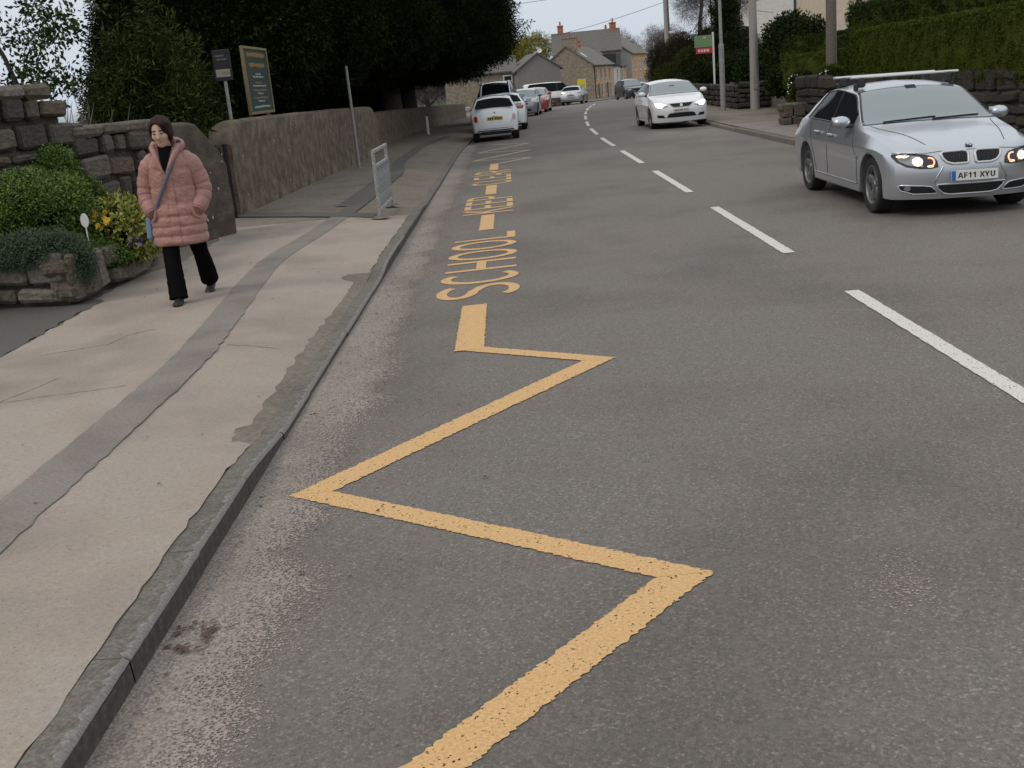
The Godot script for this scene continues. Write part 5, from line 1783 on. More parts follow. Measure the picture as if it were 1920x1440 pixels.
func round_outline(x: float, y: float, rx: float, ry: float, n := 16, power := 2.0) -> Array:
	var out := []
	for k in n:
		var a := TAU * k / n
		out.append(Vector2(x + rx * signf(cos(a)) * pow(absf(cos(a)), 2.0 / power), y + ry * signf(sin(a)) * pow(absf(sin(a)), 2.0 / power)))
	return out

func side_patch(b: CarBody, z0: float, z1: float, low: Callable, high: Callable, off: float, side: float, cols := 14, rows_n := 5) -> Shape:
	var s := Shape.new()
	var rows := []
	for i in cols + 1:
		var z := lerpf(z0, z1, float(i) / cols)
		var a: float = low.call(z)
		var h: float = maxf(a + 0.002, high.call(z))
		var row := PackedVector3Array()
		for j in rows_n + 1:
			var y := lerpf(a, h, float(j) / rows_n)
			row.append(Vector3((b.side_x(z, y) + off) * side, y, z))
		rows.append(row)
	s.grid(rows)
	return s

func side_line(b: CarBody, pts: Array, r: float, off: float, side: float) -> Shape:
	var s := Shape.new()
	var path := PackedVector3Array()
	for k in pts.size() - 1:
		for e in 5:
			var q: Vector2 = pts[k].lerp(pts[k + 1], e / 5.0)
			path.append(Vector3((b.side_x(q.x, q.y) + off) * side, q.y, q.x))
	var l: Vector2 = pts[-1]
	path.append(Vector3((b.side_x(l.x, l.y) + off) * side, l.y, l.x))
	s.tube(path, PackedFloat32Array([r]), 5, false)
	return s

func top_patch(b: CarBody, z0: float, z1: float, inset: float, off: float, cols := 16, rows_n := 10) -> Shape:
	# glass between the roof edges, from z0 to z1
	var s := Shape.new()
	var rows := []
	for j in rows_n + 1:
		var z := lerpf(z0, z1, float(j) / rows_n)
		var w: float = table(b.w_rail, z) - inset
		var row := PackedVector3Array()
		for i in cols + 1:
			var x := lerpf(-w, w, float(i) / cols)
			row.append(Vector3(x, b.top_y(z, absf(x)) + off, z + off * (0.6 if z0 > z1 else -0.6) * 0))
		rows.append(row)
	s.grid(rows)
	return s

func wheel(parent: Node3D, at: Vector3, r: float, side: float, spokes: int, rim_mat: Material, steer := 0.0) -> void:
	var w := Node3D.new()
	w.name = "wheel"
	parent.add_child(w, true)
	w.position = at
	w.rotation = Vector3(0, steer, 0)
	var out := Transform3D(Basis(Vector3(0, 0, 1), -PI / 2 * side), Vector3.ZERO)   # local y points outwards
	var s := Shape.new()
	var rr := r * 0.7
	s.lathe([[rr, -0.1], [r * 0.93, -0.105], [r * 0.985, -0.09], [r, -0.06], [r, 0.06], [r * 0.985, 0.09], [r * 0.93, 0.105], [rr + 0.01, 0.1], [rr, 0.085]], 36, out)
	part("tyre", s.mesh(), M.black_rubber, w)
	s = Shape.new()
	s.lathe([[rr + 0.004, 0.095], [rr - 0.012, 0.098], [rr - 0.022, 0.085], [rr - 0.03, 0.02], [rr - 0.02, -0.08]], 32, out)
	for k in spokes:
		var a := TAU * k / spokes
		var rows := []
		for j in 5:
			var t := j / 4.0
			var rad := lerpf(0.03, rr - 0.02, t)
			var wd := lerpf(0.034, 0.055, t) * (5.0 / spokes if spokes > 5 else 1.0)
			var y := lerpf(0.075, 0.083, t) - 0.02 * sin(t * PI)
			var row := PackedVector3Array()
			for e in [[-1.0, -0.035], [-0.85, 0.0], [0.85, 0.0], [1.0, -0.035]]:
				var q := Vector3(rad, y + e[1], wd * e[0]).rotated(Vector3.UP, a)
				row.append(out * q)
			rows.append(row)
		s.grid(rows)
	s.lathe([[0.0, 0.082], [0.04, 0.08], [0.055, 0.07], [0.06, 0.04]], 16, out)
	part("rim", s.mesh(), rim_mat, w)
	s = Shape.new()
	s.lathe([[0.0, 0.0], [rr - 0.03, 0.0]], 24, out)
	part("brake_disc", s.mesh(), M.black_plastic, w)

func plate(parent: Node3D, text: String, at: Vector3, turn: Basis, yellow: bool, blue: bool) -> void:
	var s := Shape.new()
	s.bevel_box(Vector3.ZERO, Vector3(0.52, 0.112, 0.012), 0.004)
	var p := part("number_plate", s.mesh(), M.plate_yellow if yellow else M.plate_white, parent)
	p.transform = Transform3D(turn, at)
	if text:
		var t := TextMesh.new()
		var font := SystemFont.new()
		font.font_names = PackedStringArray(["Droid Sans"])
		font.font_weight = 700
		t.font = font
		t.text = text
		t.font_size = 34
		t.pixel_size = 0.0024
		t.depth = 0.004
		var o := MeshInstance3D.new()
		o.name = "registration"
		o.mesh = t
		o.material_override = M.plate_ink
		p.add_child(o)
		var wd: float = t.get_aabb().size.x
		o.position = Vector3(0.02 if blue else 0.0, 0.0, 0.0065)
		o.scale = Vector3((0.41 if blue else 0.44) / maxf(wd, 0.01), 0.98, 1)
	if blue:
		s = Shape.new()
		s.box(Vector3(-0.235, 0, 0.007), Vector3(0.048, 0.106, 0.003))
		part("country_band", s.mesh(), M.plate_blue, p)

func car_materials() -> void:
	var silver := plain("silver_paint", lin(0.5, 0.52, 0.56), 0.3, 0.78)
	silver.clearcoat_enabled = true
	silver.clearcoat = 0.5
	silver.clearcoat_roughness = 0.08
	var paints := {"white_paintwork": Color(0.74, 0.75, 0.76), "red_paintwork": Color(0.42, 0.05, 0.035), "black_paintwork": Color(0.012, 0.013, 0.016), "pewter_paintwork": Color(0.3, 0.33, 0.36)}
	for k in paints:
		var m := plain(k, lin(paints[k].r, paints[k].g, paints[k].b), 0.35, 0.5 if k == "pewter_paintwork" else 0.0)
		m.clearcoat_enabled = true
		m.clearcoat = 1.0
		m.clearcoat_roughness = 0.05
	var glass := plain("car_glass", lin(0.012, 0.014, 0.015), 0.03)
	glass.metallic_specular = 0.12
	var screen := plain("windscreen_glass", lin(0.24, 0.27, 0.28), 0.05, 0.45)
	screen.metallic_specular = 0.7
	plain("alloy", lin(0.2, 0.205, 0.21), 0.35, 0.7)
	plain("chrome", lin(0.6, 0.6, 0.6), 0.15, 1.0)
	plain("bar_silver", lin(0.6, 0.6, 0.6), 0.4, 0.4)
	plain("grille_black", lin(0.006, 0.006, 0.008), 0.7)
	plain("seam", lin(0.015, 0.015, 0.016), 0.8)
	plain("plate_white", lin(0.62, 0.62, 0.6), 0.45)
	plain("plate_yellow", lin(0.62, 0.4, 0.04), 0.45)
	plain("plate_ink", lin(0.012, 0.012, 0.012), 0.6)
	plain("plate_blue", lin(0.02, 0.11, 0.4), 0.5)
	plain("tail_red", lin(0.4, 0.015, 0.02), 0.15)
	plain("tail_pale", lin(0.55, 0.33, 0.32), 0.2)
	plain("lamp_clear", lin(0.3, 0.31, 0.32), 0.08, 0.6)
	plain("lamp_dark", lin(0.05, 0.045, 0.045), 0.1, 0.3)
	for e in [["headlamp_glow", Color(1.0, 0.98, 0.92), 9.0], ["warm_headlamp", Color(1.0, 0.86, 0.58), 6.0], ["ring_glow", Color(1.0, 0.45, 0.08), 1.6], ["ring_glow_pale", Color(1.0, 0.75, 0.45), 1.4]]:
		var m := plain(e[0], Color(0.9, 0.9, 0.9), 0.2)
		m.emission_enabled = true
		m.emission = e[1]
		m.emission_energy_multiplier = e[2]

func body_from(spec: Dictionary) -> CarBody:
	# zf, zr, h, half, hood0, hood1, cowl, head, back, glass, deck, tail, belt0, belt1, roof
	var b := CarBody.new()
	b.pch = table
	var g := func(k: String, other: float) -> float: return float(spec.get(k, other))
	b.zf = spec.zf
	b.zr = spec.zr
	b.half = spec.half
	b.axle_f = spec.axle_f
	b.axle_r = spec.axle_r
	b.wheel_r = g.call("wheel_r", 0.31)
	b.arch = g.call("arch", b.wheel_r + 0.05)
	b.bow_f = g.call("bow_f", 0.36)
	b.bow_r = g.call("bow_r", 0.22)
	b.rake_f = g.call("rake_f", 0.35)
	b.rake_r = g.call("rake_r", 0.3)
	b.nose_y = g.call("nose_y", 0.5)
	b.y_mid = g.call("y_mid", 0.76)
	var h: float = spec.h
	var e := 0.03
	b.top = [[spec.zr + e, spec.tail], [spec.glass, spec.deck], [lerpf(spec.glass, spec.back, 0.5), lerpf(spec.deck, h - 0.07, 0.56)], [spec.back, h - 0.065], [lerpf(spec.back, spec.head, 0.3), h - 0.012], [lerpf(spec.back, spec.head, 0.6), h], [spec.head, h - 0.07], [lerpf(spec.head, spec.cowl, 0.5), lerpf(h - 0.07, spec.hood1, 0.46)], [spec.cowl, spec.hood1], [lerpf(spec.cowl, spec.zf, 0.55), lerpf(spec.hood1, spec.hood0, 0.36)], [spec.zf - 0.2, lerpf(spec.hood1, spec.hood0, 0.8)], [spec.zf - e, spec.hood0]]
	b.belt = [[spec.zr + e, spec.tail - 0.07], [spec.glass, minf(spec.belt1, spec.deck - 0.02)], [spec.back, spec.belt1], [spec.cowl, spec.belt0], [lerpf(spec.cowl, spec.zf, 0.55), lerpf(spec.hood1, spec.hood0, 0.36) - 0.085], [spec.zf - e, spec.hood0 - 0.07]]
	var cr: float = g.call("crown", 0.075)
	b.rail = [[spec.zr + e, spec.tail - 0.02], [spec.glass, spec.deck - 0.012], [lerpf(spec.glass, spec.back, 0.5), lerpf(spec.deck, h - 0.07, 0.56) - 0.04], [spec.back, h - 0.065 - cr * 0.8], [lerpf(spec.back, spec.head, 0.45), h - cr], [spec.head, h - 0.07 - cr * 0.7], [lerpf(spec.head, spec.cowl, 0.5), lerpf(h - 0.07, spec.hood1, 0.46) - 0.045], [spec.cowl, spec.hood1 - 0.014], [lerpf(spec.cowl, spec.zf, 0.55), lerpf(spec.hood1, spec.hood0, 0.36) - 0.03], [spec.zf - e, spec.hood0 - 0.02]]
	var w: float = spec.half
	var ef: float = g.call("end_f", 0.84)
	var er: float = g.call("end_r", 0.9)
	b.w_mid = [[spec.zr + e, w * er], [spec.zr + 0.35, w * 0.965], [spec.axle_r, w * 0.995], [0.0, w], [spec.axle_f, w * 0.99], [spec.zf - 0.45, w * 0.955], [spec.zf - e, w * ef]]
	b.w_low = [[spec.zr + e, w * er * 0.95], [spec.zr + 0.4, w * 0.93], [spec.axle_r, w * 0.955], [0.0, w * 0.955], [spec.axle_f, w * 0.955], [spec.zf - 0.45, w * 0.94], [spec.zf - e, w * ef * 0.97]]
	var ws: float = g.call("shoulder", 0.945)
	b.w_belt = [[spec.zr + e, w * er * 0.9], [spec.glass, w * ws * 0.95], [spec.back, w * ws], [0.0, w * ws], [spec.cowl, w * ws * 0.985], [spec.zf - 0.45, w * 0.87], [spec.zf - e, w * ef * 0.9]]
	var rf: float = spec.roof
	b.w_rail = [[spec.zr + e, w * er * 0.74], [spec.glass, w * g.call("deck_w", 0.83)], [spec.back, rf * 0.95], [0.0, rf], [spec.head, rf * 0.985], [lerpf(spec.head, spec.cowl, 0.5), lerpf(rf, w * 0.885, 0.5)], [spec.cowl, w * 0.885], [lerpf(spec.cowl, spec.zf, 0.5), w * 0.8], [spec.zf - e, w * ef * 0.72]]
	b.sill = [[spec.zr + e, g.call("sill_r", 0.3)], [spec.zr + 0.5, 0.23], [spec.axle_r - 0.4, 0.21], [0.0, 0.19], [spec.axle_f + 0.4, 0.19], [spec.zf - e, g.call("sill_f", 0.2)]]
	return b

func basic_car(called: String, label: String, at: Vector3, turn: float, spec: Dictionary, paint: String, spokes := 5, group := "") -> Array:
	var o := thing(called, label, "car", at, turn, group)
	var b := body_from(spec)
	o.rotation.z = spec.get("lean", 0.0)
	part("body", b.shell().mesh(), M[paint], o)
	# underside, dark
	var s := Shape.new()
	s.box(Vector3(0, 0.36, (spec.zf + spec.zr) / 2), Vector3(spec.half * 1.5, 0.3, spec.zf - spec.zr - 0.45))
	s.box(Vector3(0, 0.6, (spec.zf + spec.zr) / 2), Vector3(spec.half * 1.25, 0.3, spec.zf - spec.zr - 0.5))
	part("underbody", s.mesh(), M.black_plastic, o)
	for sd in [1.0, -1.0]:
		for a in [b.axle_f, b.axle_r]: wheel(o, Vector3(sd * (spec.half * 0.955 - 0.105), b.wheel_r, a), b.wheel_r, sd, spokes, M.alloy)
	# glass
	part("screen_seal", top_patch(b, spec.cowl - 0.002, spec.head + 0.012, 0.008, 0.004).mesh(), M.gloss_black, o)
	part("windscreen", top_patch(b, spec.cowl - 0.03, spec.head + 0.04, 0.035, 0.007).mesh(), M.windscreen_glass, o)
	part("rear_window", top_patch(b, spec.glass + 0.05, spec.back - 0.05, 0.045, 0.007).mesh(), M.car_glass, o)
	var z_a: float = spec.get("dlo_f", spec.cowl - 0.22)
	var z_b: float = spec.get("dlo_r", spec.back - 0.12)
	var pillar: float = spec.get("b_pillar", (spec.axle_f + spec.axle_r) / 2 - 0.12)
	for sd in [1.0, -1.0]:
		var low := func(z: float) -> float: return table(b.belt, z) + 0.02
		var high := func(z: float) -> float:
			var y: float = table(b.rail, z) - 0.022
			var e := (z - z_b) / 0.42
			if e < 1: y = minf(y, lerpf(table(b.belt, z) + 0.03 + 0.06 * e, y, clampf(e * 1.15, 0, 1)))
			return y
		part("side_window", side_patch(b, z_a, pillar + 0.035, low, high, 0.005, sd).mesh(), M.car_glass, o)
		part("side_window", side_patch(b, pillar - 0.035, z_b, low, high, 0.005, sd).mesh(), M.car_glass, o)
		part("pillar_trim", side_patch(b, pillar + 0.035, pillar - 0.035, low, high, 0.0035, sd, 2).mesh(), M.gloss_black, o)
		# black surround of the side glass
		var edge := PackedVector3Array()
		for e in 41:
			var t := e / 20.0
			var z := lerpf(z_a, z_b, t if t <= 1.0 else 2.0 - t)
			var y: float = low.call(z) - 0.004 if t <= 1.0 else maxf(low.call(z), high.call(z)) + 0.004
			edge.append(Vector3((b.side_x(z, y) + 0.003) * sd, y, z))
		var sur := Shape.new()
		sur.tube(edge, PackedFloat32Array([0.011]), 6, false)
		part("window_surround", sur.mesh(), M.gloss_black, o)
		# door seams
		var zc: float = spec.axle_f - b.arch - 0.12
		var zd: float = spec.axle_r + b.arch + 0.02
		for pts in [[Vector2(zc, 0.3), Vector2(zc + 0.02, 0.6), Vector2(z_a + 0.06, table(b.belt, z_a) - 0.005)], [Vector2(pillar, 0.28), Vector2(pillar, table(b.belt, pillar))], [Vector2(zd + 0.1, 0.3), Vector2(zd, 0.55), Vector2(minf(zd, z_b + 0.3) - 0.08, table(b.belt, z_b) - 0.01)], [Vector2(zc, 0.3), Vector2(zd + 0.1, 0.3)]]:
			part("door_seam", side_line(b, pts, 0.004, 0.0005, sd).mesh(), M.seam, o)
		for zz in [pillar + 0.16, zd + 0.2]:
			var hx := b.side_x(zz, 0.79)
			var hs := Shape.new()
			hs.bevel_box(Vector3((hx + 0.018) * sd, table(b.belt, zz) - 0.13, zz), Vector3(0.03, 0.03, 0.19), 0.01)
			part("door_handle", hs.mesh(), M[paint], o)
		# mirror
		var mz: float = z_a - 0.02
		var mx := b.side_x(mz, table(b.belt, mz))
		var mir := Shape.new()
		var rows := []
		for j in 9:
			var v := PI * j / 8.0
			var row := PackedVector3Array()
			for i in 12:
				var a := TAU * i / 12
				var q := Vector3(cos(a) * sin(v), 0, 0)
				row.append(Vector3((mx + 0.135 + 0.115 * cos(a) * pow(sin(v), 0.7)) * sd, table(b.belt, mz) + 0.085 + 0.075 * sin(a) * pow(sin(v), 0.7), mz + 0.02 + 0.085 * cos(v)))
			rows.append(row)
		mir.grid(rows, true)
		var mm := part("mirror", mir.mesh(), M[paint], o)
		var arm := Shape.new()
		arm.bevel_box(Vector3((mx + 0.03) * sd, table(b.belt, mz) + 0.03, mz), Vector3(0.12, 0.045, 0.07), 0.01)
		part("mirror_arm", arm.mesh(), M.gloss_black, mm)
		var mg := Shape.new()
		mg.bevel_box(Vector3((mx + 0.135) * sd, table(b.belt, mz) + 0.085, mz - 0.062), Vector3(0.19, 0.115, 0.01), 0.004)
		part("mirror_glass", mg.mesh(), M.chrome, mm)
	return [o, b]

func lamp_light(o: Node3D, at: Vector3, energy: float) -> void:
	var l := SpotLight3D.new()
	l.name = "headlamp_light"
	l.light_energy = energy
	l.light_color = Color(1.0, 0.96, 0.88)
	l.light_size = 0.06
	l.spot_angle = 28.0
	l.spot_range = 40.0
	l.spot_attenuation = 2.0
	l.shadow_enabled = true
	o.add_child(l, true)
	l.position = at
	l.rotation = Vector3(-0.06, PI, 0)

func all_cars() -> void:
	car_materials()
	saloon()
	oncoming_hatchback()
	small_white_car()
	other_cars()

func saloon() -> void:
	var spec := {"zf": 2.24, "zr": -2.28, "half": 0.908, "h": 1.46, "hood0": 0.74, "hood1": 0.985, "cowl": 0.93, "head": 0.2, "back": -1.14, "glass": -1.7, "deck": 1.05, "tail": 1.0, "belt0": 0.92, "belt1": 0.985, "roof": 0.665, "axle_f": 1.47, "axle_r": -1.29, "wheel_r": 0.325, "arch": 0.375, "bow_f": 0.42, "rake_f": 0.55, "nose_y": 0.48, "y_mid": 0.74, "end_f": 0.86, "shoulder": 0.93, "b_pillar": -0.25, "dlo_f": 0.62, "dlo_r": -1.42, "crown": 0.07, "sill_f": 0.2, "lean": -0.02}
	var made := basic_car("silver_saloon", "silver saloon with roof bars and lit headlights in the oncoming lane", Vector3(5.05, 0.015, -14.4), 0.0, spec, "silver_paint", 5)
	var o: Node3D = made[0]
	var b: CarBody = made[1]
	# twin grilles
	for sd in [1.0, -1.0]:
		var k := [Vector2(sd * 0.042, 0.595), Vector2(sd * 0.06, 0.582), Vector2(sd * 0.21, 0.582), Vector2(sd * 0.275, 0.602), Vector2(sd * 0.315, 0.645), Vector2(sd * 0.328, 0.69), Vector2(sd * 0.31, 0.712), Vector2(sd * 0.1, 0.718), Vector2(sd * 0.05, 0.71), Vector2(sd * 0.036, 0.68)]
		var g := part("kidney_grille", face_patch(b, k, false, 0.008, false).mesh(), M.grille_black, o)
		part("grille_surround", face_rim(b, k, false, 0.008, 0.014, false).mesh(), M.bar_silver, g)
		for e in 7:
			var x: float = sd * (0.075 + 0.031 * e)
			var s := Shape.new()
			s.rod(Vector3(x, 0.605, b.front_z(x, 0.605) + 0.012), Vector3(x, 0.7, b.front_z(x, 0.7) + 0.012), 0.004, 5)
			part("grille_slat", s.mesh(), M.gloss_black, g)
		# headlight
		var hl := [Vector2(sd * 0.37, 0.558), Vector2(sd * 0.44, 0.545), Vector2(sd * 0.56, 0.548), Vector2(sd * 0.68, 0.57), Vector2(sd * 0.76, 0.62), Vector2(sd * 0.8, 0.68), Vector2(sd * 0.79, 0.7), Vector2(sd * 0.66, 0.707), Vector2(sd * 0.5, 0.69), Vector2(sd * 0.42, 0.668), Vector2(sd * 0.38, 0.62)]
		var lamp := part("headlight", face_patch(b, hl, false, 0.007, false, 14, 12).mesh(), M.lamp_dark, o)
		part("headlight_rim", face_rim(b, hl, false, 0.006, 0.006, false).mesh(), M.gloss_black, lamp)
		part("lamp_reflector", face_patch(b, [Vector2(sd * 0.52, 0.56), Vector2(sd * 0.66, 0.58), Vector2(sd * 0.745, 0.63), Vector2(sd * 0.76, 0.68), Vector2(sd * 0.64, 0.69), Vector2(sd * 0.54, 0.675)], false, 0.011, false).mesh(), M.lamp_clear, lamp)
		part("dipped_beam", face_patch(b, round_outline(sd * 0.575, 0.622, 0.05, 0.047), false, 0.017, false, 8, 6).mesh(), M.warm_headlamp, lamp)
		part("marker_lamp", face_patch(b, round_outline(sd * 0.735, 0.678, 0.03, 0.015), false, 0.016, false, 5, 5).mesh(), M.ring_glow_pale, lamp)
		var ring := Shape.new()
		var path := PackedVector3Array()
		for e in 22:
			var a := deg_to_rad(lerpf(-100, 110, e / 21.0))
			var x: float = sd * (0.455 - 0.046 * cos(a))
			var y := 0.612 + 0.046 * sin(a)
			path.append(Vector3(x, y, b.front_z(x, y) + 0.017))
		ring.tube(path, PackedFloat32Array([0.009]), 6)
		part("corona_ring", ring.mesh(), M.ring_glow, lamp)
		part("ring_foot", face_patch(b, round_outline(sd * 0.45, 0.568, 0.035, 0.014), false, 0.018, false, 5, 5).mesh(), M.ring_glow_pale, lamp)
		# lower intakes with fog lamps
		var fi := [Vector2(sd * 0.36, 0.262), Vector2(sd * 0.6, 0.262), Vector2(sd * 0.72, 0.3), Vector2(sd * 0.75, 0.352), Vector2(sd * 0.72, 0.362), Vector2(sd * 0.5, 0.352), Vector2(sd * 0.43, 0.34), Vector2(sd * 0.38, 0.3)]
		var fo := part("side_intake", face_patch(b, fi, false, 0.008, false).mesh(), M.grille_black, o)
		part("intake_lip", face_rim(b, fi, false, 0.006, 0.008, false).mesh(), M.silver_paint, fo)
		part("fog_lamp", face_patch(b, round_outline(sd * 0.665, 0.325, 0.032, 0.03), false, 0.015, false, 8, 6).mesh(), M.lamp_clear, fo)
		lamp_light(o, Vector3(sd * 0.575, 0.622, b.front_z(0.575, 0.622) + 0.06), 0.5)
		# front wheel-side badge and bonnet crease
		part("side_repeater", side_line(b, [Vector2(1.03, 0.62), Vector2(0.95, 0.625)], 0.012, 0.003, sd).mesh(), M.lamp_clear, o)
		var cr := Shape.new()
		var cp := PackedVector3Array()
		for e in 12:
			var z := lerpf(0.95, 2.0, e / 11.0)
			var x: float = sd * lerpf(0.72, 0.44, e / 11.0)
			cp.append(Vector3(x, b.top_y(z, absf(x)) + 0.001, z))
		cr.tube(cp, PackedFloat32Array([0.004]), 5, false)
		part("bonnet_seam", cr.mesh(), M.seam, o)
		# tail lamp, wrapping the rear corner
		part("tail_lamp", face_patch(b, [Vector2(sd * 0.5, 0.82), Vector2(sd * 0.8, 0.76), Vector2(sd * 0.82, 0.88), Vector2(sd * 0.5, 0.92)], true, 0.006, false).mesh(), M.tail_red, o)
		# sill line
		part("sill_trim", side_line(b, [Vector2(0.98, 0.3), Vector2(-0.85, 0.31)], 0.012, 0.0, sd).mesh(), M.silver_paint, o)
	var li := [Vector2(-0.3, 0.262), Vector2(-0.22, 0.246), Vector2(0.22, 0.246), Vector2(0.3, 0.262), Vector2(0.355, 0.31), Vector2(0.375, 0.362), Vector2(-0.375, 0.362), Vector2(-0.355, 0.31)]
	var low := part("lower_grille", face_patch(b, li, false, 0.008, false).mesh(), M.grille_black, o)
	part("grille_lip", face_rim(b, li, false, 0.006, 0.011, false).mesh(), M.silver_paint, low)
	for sd in [1.0, -1.0]:
		part("bumper_crease", face_rim(b, [Vector2(sd * 0.31, 0.56), Vector2(sd * 0.375, 0.45), Vector2(sd * 0.4, 0.37), Vector2(sd * 0.375, 0.45)], false, 0.0, 0.009, false).mesh(), M.silver_paint, o)
	part("bonnet_shut_line", face_rim(b, [Vector2(-0.79, 0.716), Vector2(-0.5, 0.703), Vector2(-0.31, 0.722), Vector2(0.31, 0.722), Vector2(0.5, 0.703), Vector2(0.79, 0.716), Vector2(0.5, 0.703), Vector2(0.31, 0.722), Vector2(-0.31, 0.722), Vector2(-0.5, 0.703)], false, 0.0, 0.004, false).mesh(), M.seam, o)
	plate(o, "AF11 XYU", Vector3(0.02, 0.45, b.front_z(0, 0.45) + 0.022), Basis(Vector3(1, 0, 0), -0.06), false, true)
	# roundel on the bonnet's nose
	var s := Shape.new()
	var at := Transform3D(Basis(Vector3(1, 0, 0), 0.95), Vector3(0, 0.757, b.front_z(0, 0.757) - 0.03))
	at.origin.y = b.top_y(2.12, 0.0) + 0.002
	at.origin.z = 2.12
	s.lathe([[0.0, 0.006], [0.038, 0.005], [0.041, 0.0]], 20, Transform3D(Basis(Vector3(1, 0, 0), 0.35), at.origin))
	var badge := part("bonnet_badge", s.mesh(), M.gloss_black, o)
	for q in 4:
		s = Shape.new()
		var ring := PackedVector3Array([Vector3.ZERO])
		for e in 6:
			var a := PI / 2 * q + PI / 2 * e / 5.0
			ring.append(Vector3(cos(a) * 0.025, 0, sin(a) * 0.025))
		for e in ring.size(): ring[e] = Transform3D(Basis(Vector3(1, 0, 0), 0.35), at.origin) * (ring[e] + Vector3(0, 0.0075, 0))
		s.fan(ring)
		part("badge_quarter", s.mesh(), M.plate_blue if q % 2 else M.plate_white, badge)
	# wipers, mirror and cabin things behind the screen edge
	for e in [[-0.55, 0.1], [0.05, 0.62]]:
		s = Shape.new()
		var p := PackedVector3Array()
		for k in 6:
			var x: float = lerpf(e[0], e[1], k / 5.0)
			var z := 0.9 - 0.05 * k / 5.0
			p.append(Vector3(x, b.top_y(z, absf(x)) + 0.018, z))
		s.tube(p, PackedFloat32Array([0.008]), 5)
		part("wiper", s.mesh(), M.black_rubber, o)
	s = Shape.new()
	s.bevel_box(Vector3(0.0, b.top_y(0.26, 0.0) + 0.004, 0.265), Vector3(0.13, 0.012, 0.1), 0.004, Basis(Vector3(1, 0, 0), 0.55))
	part("sensor_patch", s.mesh(), M.seam, o)
	# roof bars
	for e in [[0.02, 0.68], [-0.74, 0.67]]:
		var z: float = e[0]
		s = Shape.new()
		var prof := PackedVector2Array([Vector2(-0.035, -0.012), Vector2(0.035, -0.014), Vector2(0.042, 0.0), Vector2(0.03, 0.013), Vector2(-0.02, 0.014), Vector2(-0.042, 0.004)])
		s.prism(prof, Transform3D(Basis(Vector3(0, 0, 1), Vector3(0, 1, 0), Vector3(1, 0, 0)), Vector3(-e[1], 1.53, z)), e[1] * 2)
		var bar := part("roof_bar", s.mesh(), M.bar_silver, o)
		for sd in [1.0, -1.0]:
			s = Shape.new()
			var fx := 0.55
			s.bevel_box(Vector3(sd * fx, 1.462, z), Vector3(0.1, 0.12, 0.11), 0.02)
			s.bevel_box(Vector3(sd * (fx + 0.06), 1.41, z), Vector3(0.04, 0.09, 0.1), 0.01)
			part("bar_foot", s.mesh(), M.black_plastic, bar)

func oncoming_hatchback() -> void:
	var spec := {"zf": 2.12, "zr": -2.14, "half": 0.908, "h": 1.46, "hood0": 0.77, "hood1": 1.01, "cowl": 1.0, "head": 0.22, "back": -1.45, "glass": -1.9, "deck": 1.05, "tail": 0.98, "belt0": 0.96, "belt1": 1.04, "roof": 0.65, "axle_f": 1.32, "axle_r": -1.31, "wheel_r": 0.32, "bow_f": 0.4, "rake_f": 0.5, "nose_y": 0.5, "y_mid": 0.72, "end_f": 0.86, "dlo_f": 0.68, "dlo_r": -1.6}
	var made := basic_car("white_hatchback", "white hatchback driving towards the camera with bright headlights", Vector3(5.27, 0.02, -36.5), 0.03, spec, "white_paintwork", 5)
	var o: Node3D = made[0]
	var b: CarBody = made[1]
	var gr := [Vector2(-0.24, 0.632), Vector2(0.24, 0.632), Vector2(0.32, 0.69), Vector2(0.375, 0.752), Vector2(-0.375, 0.752), Vector2(-0.32, 0.69)]
	var g := part("grille", face_patch(b, gr, false, 0.008, false).mesh(), M.grille_black, o)
	part("grille_surround", face_rim(b, gr, false, 0.007, 0.01, false).mesh(), M.bar_silver, g)
	part("badge", face_patch(b, round_outline(0.0, 0.695, 0.045, 0.045, 12, 2.6), false, 0.014, false).mesh(), M.bar_silver, g)
	for sd in [1.0, -1.0]:
		var hl := [Vector2(sd * 0.4, 0.665), Vector2(sd * 0.56, 0.63), Vector2(sd * 0.68, 0.62), Vector2(sd * 0.77, 0.68), Vector2(sd * 0.8, 0.78), Vector2(sd * 0.7, 0.8), Vector2(sd * 0.45, 0.73)]
		var lamp := part("headlight", face_patch(b, hl, false, 0.007, false, 12, 10).mesh(), M.lamp_clear, o)
		part("lit_lens", face_patch(b, [Vector2(sd * 0.57, 0.645), Vector2(sd * 0.68, 0.636), Vector2(sd * 0.76, 0.69), Vector2(sd * 0.785, 0.775), Vector2(sd * 0.69, 0.788), Vector2(sd * 0.47, 0.728), Vector2(sd * 0.46, 0.712), Vector2(sd * 0.56, 0.705)], false, 0.013, false, 12, 8).mesh(), M.headlamp_glow, lamp)
		lamp_light(o, Vector3(sd * 0.65, 0.7, b.front_z(0.65, 0.7) + 0.06), 0.8)
		part("side_intake", face_patch(b, [Vector2(sd * 0.5, 0.33), Vector2(sd * 0.72, 0.345), Vector2(sd * 0.74, 0.43), Vector2(sd * 0.56, 0.42)], false, 0.008, false).mesh(), M.grille_black, o)
	part("lower_grille", face_patch(b, [Vector2(-0.46, 0.335), Vector2(0.46, 0.335), Vector2(0.4, 0.44), Vector2(0.34, 0.465), Vector2(-0.34, 0.465), Vector2(-0.4, 0.44)], false, 0.008, false).mesh(), M.grille_black, o)
	plate(o, "WO18 RTL", Vector3(0, 0.535, b.front_z(0, 0.535) + 0.02), Basis(), false, false)
	var s := Shape.new()
	s.bevel_box(Vector3(0.0, b.top_y(0.55, 0.0) + 0.01, 0.55), Vector3(0.16, 0.01, 0.03), 0.003, Basis(Vector3(1, 0, 0), 0.5))
	part("interior_mirror", s.mesh(), M.seam, o)

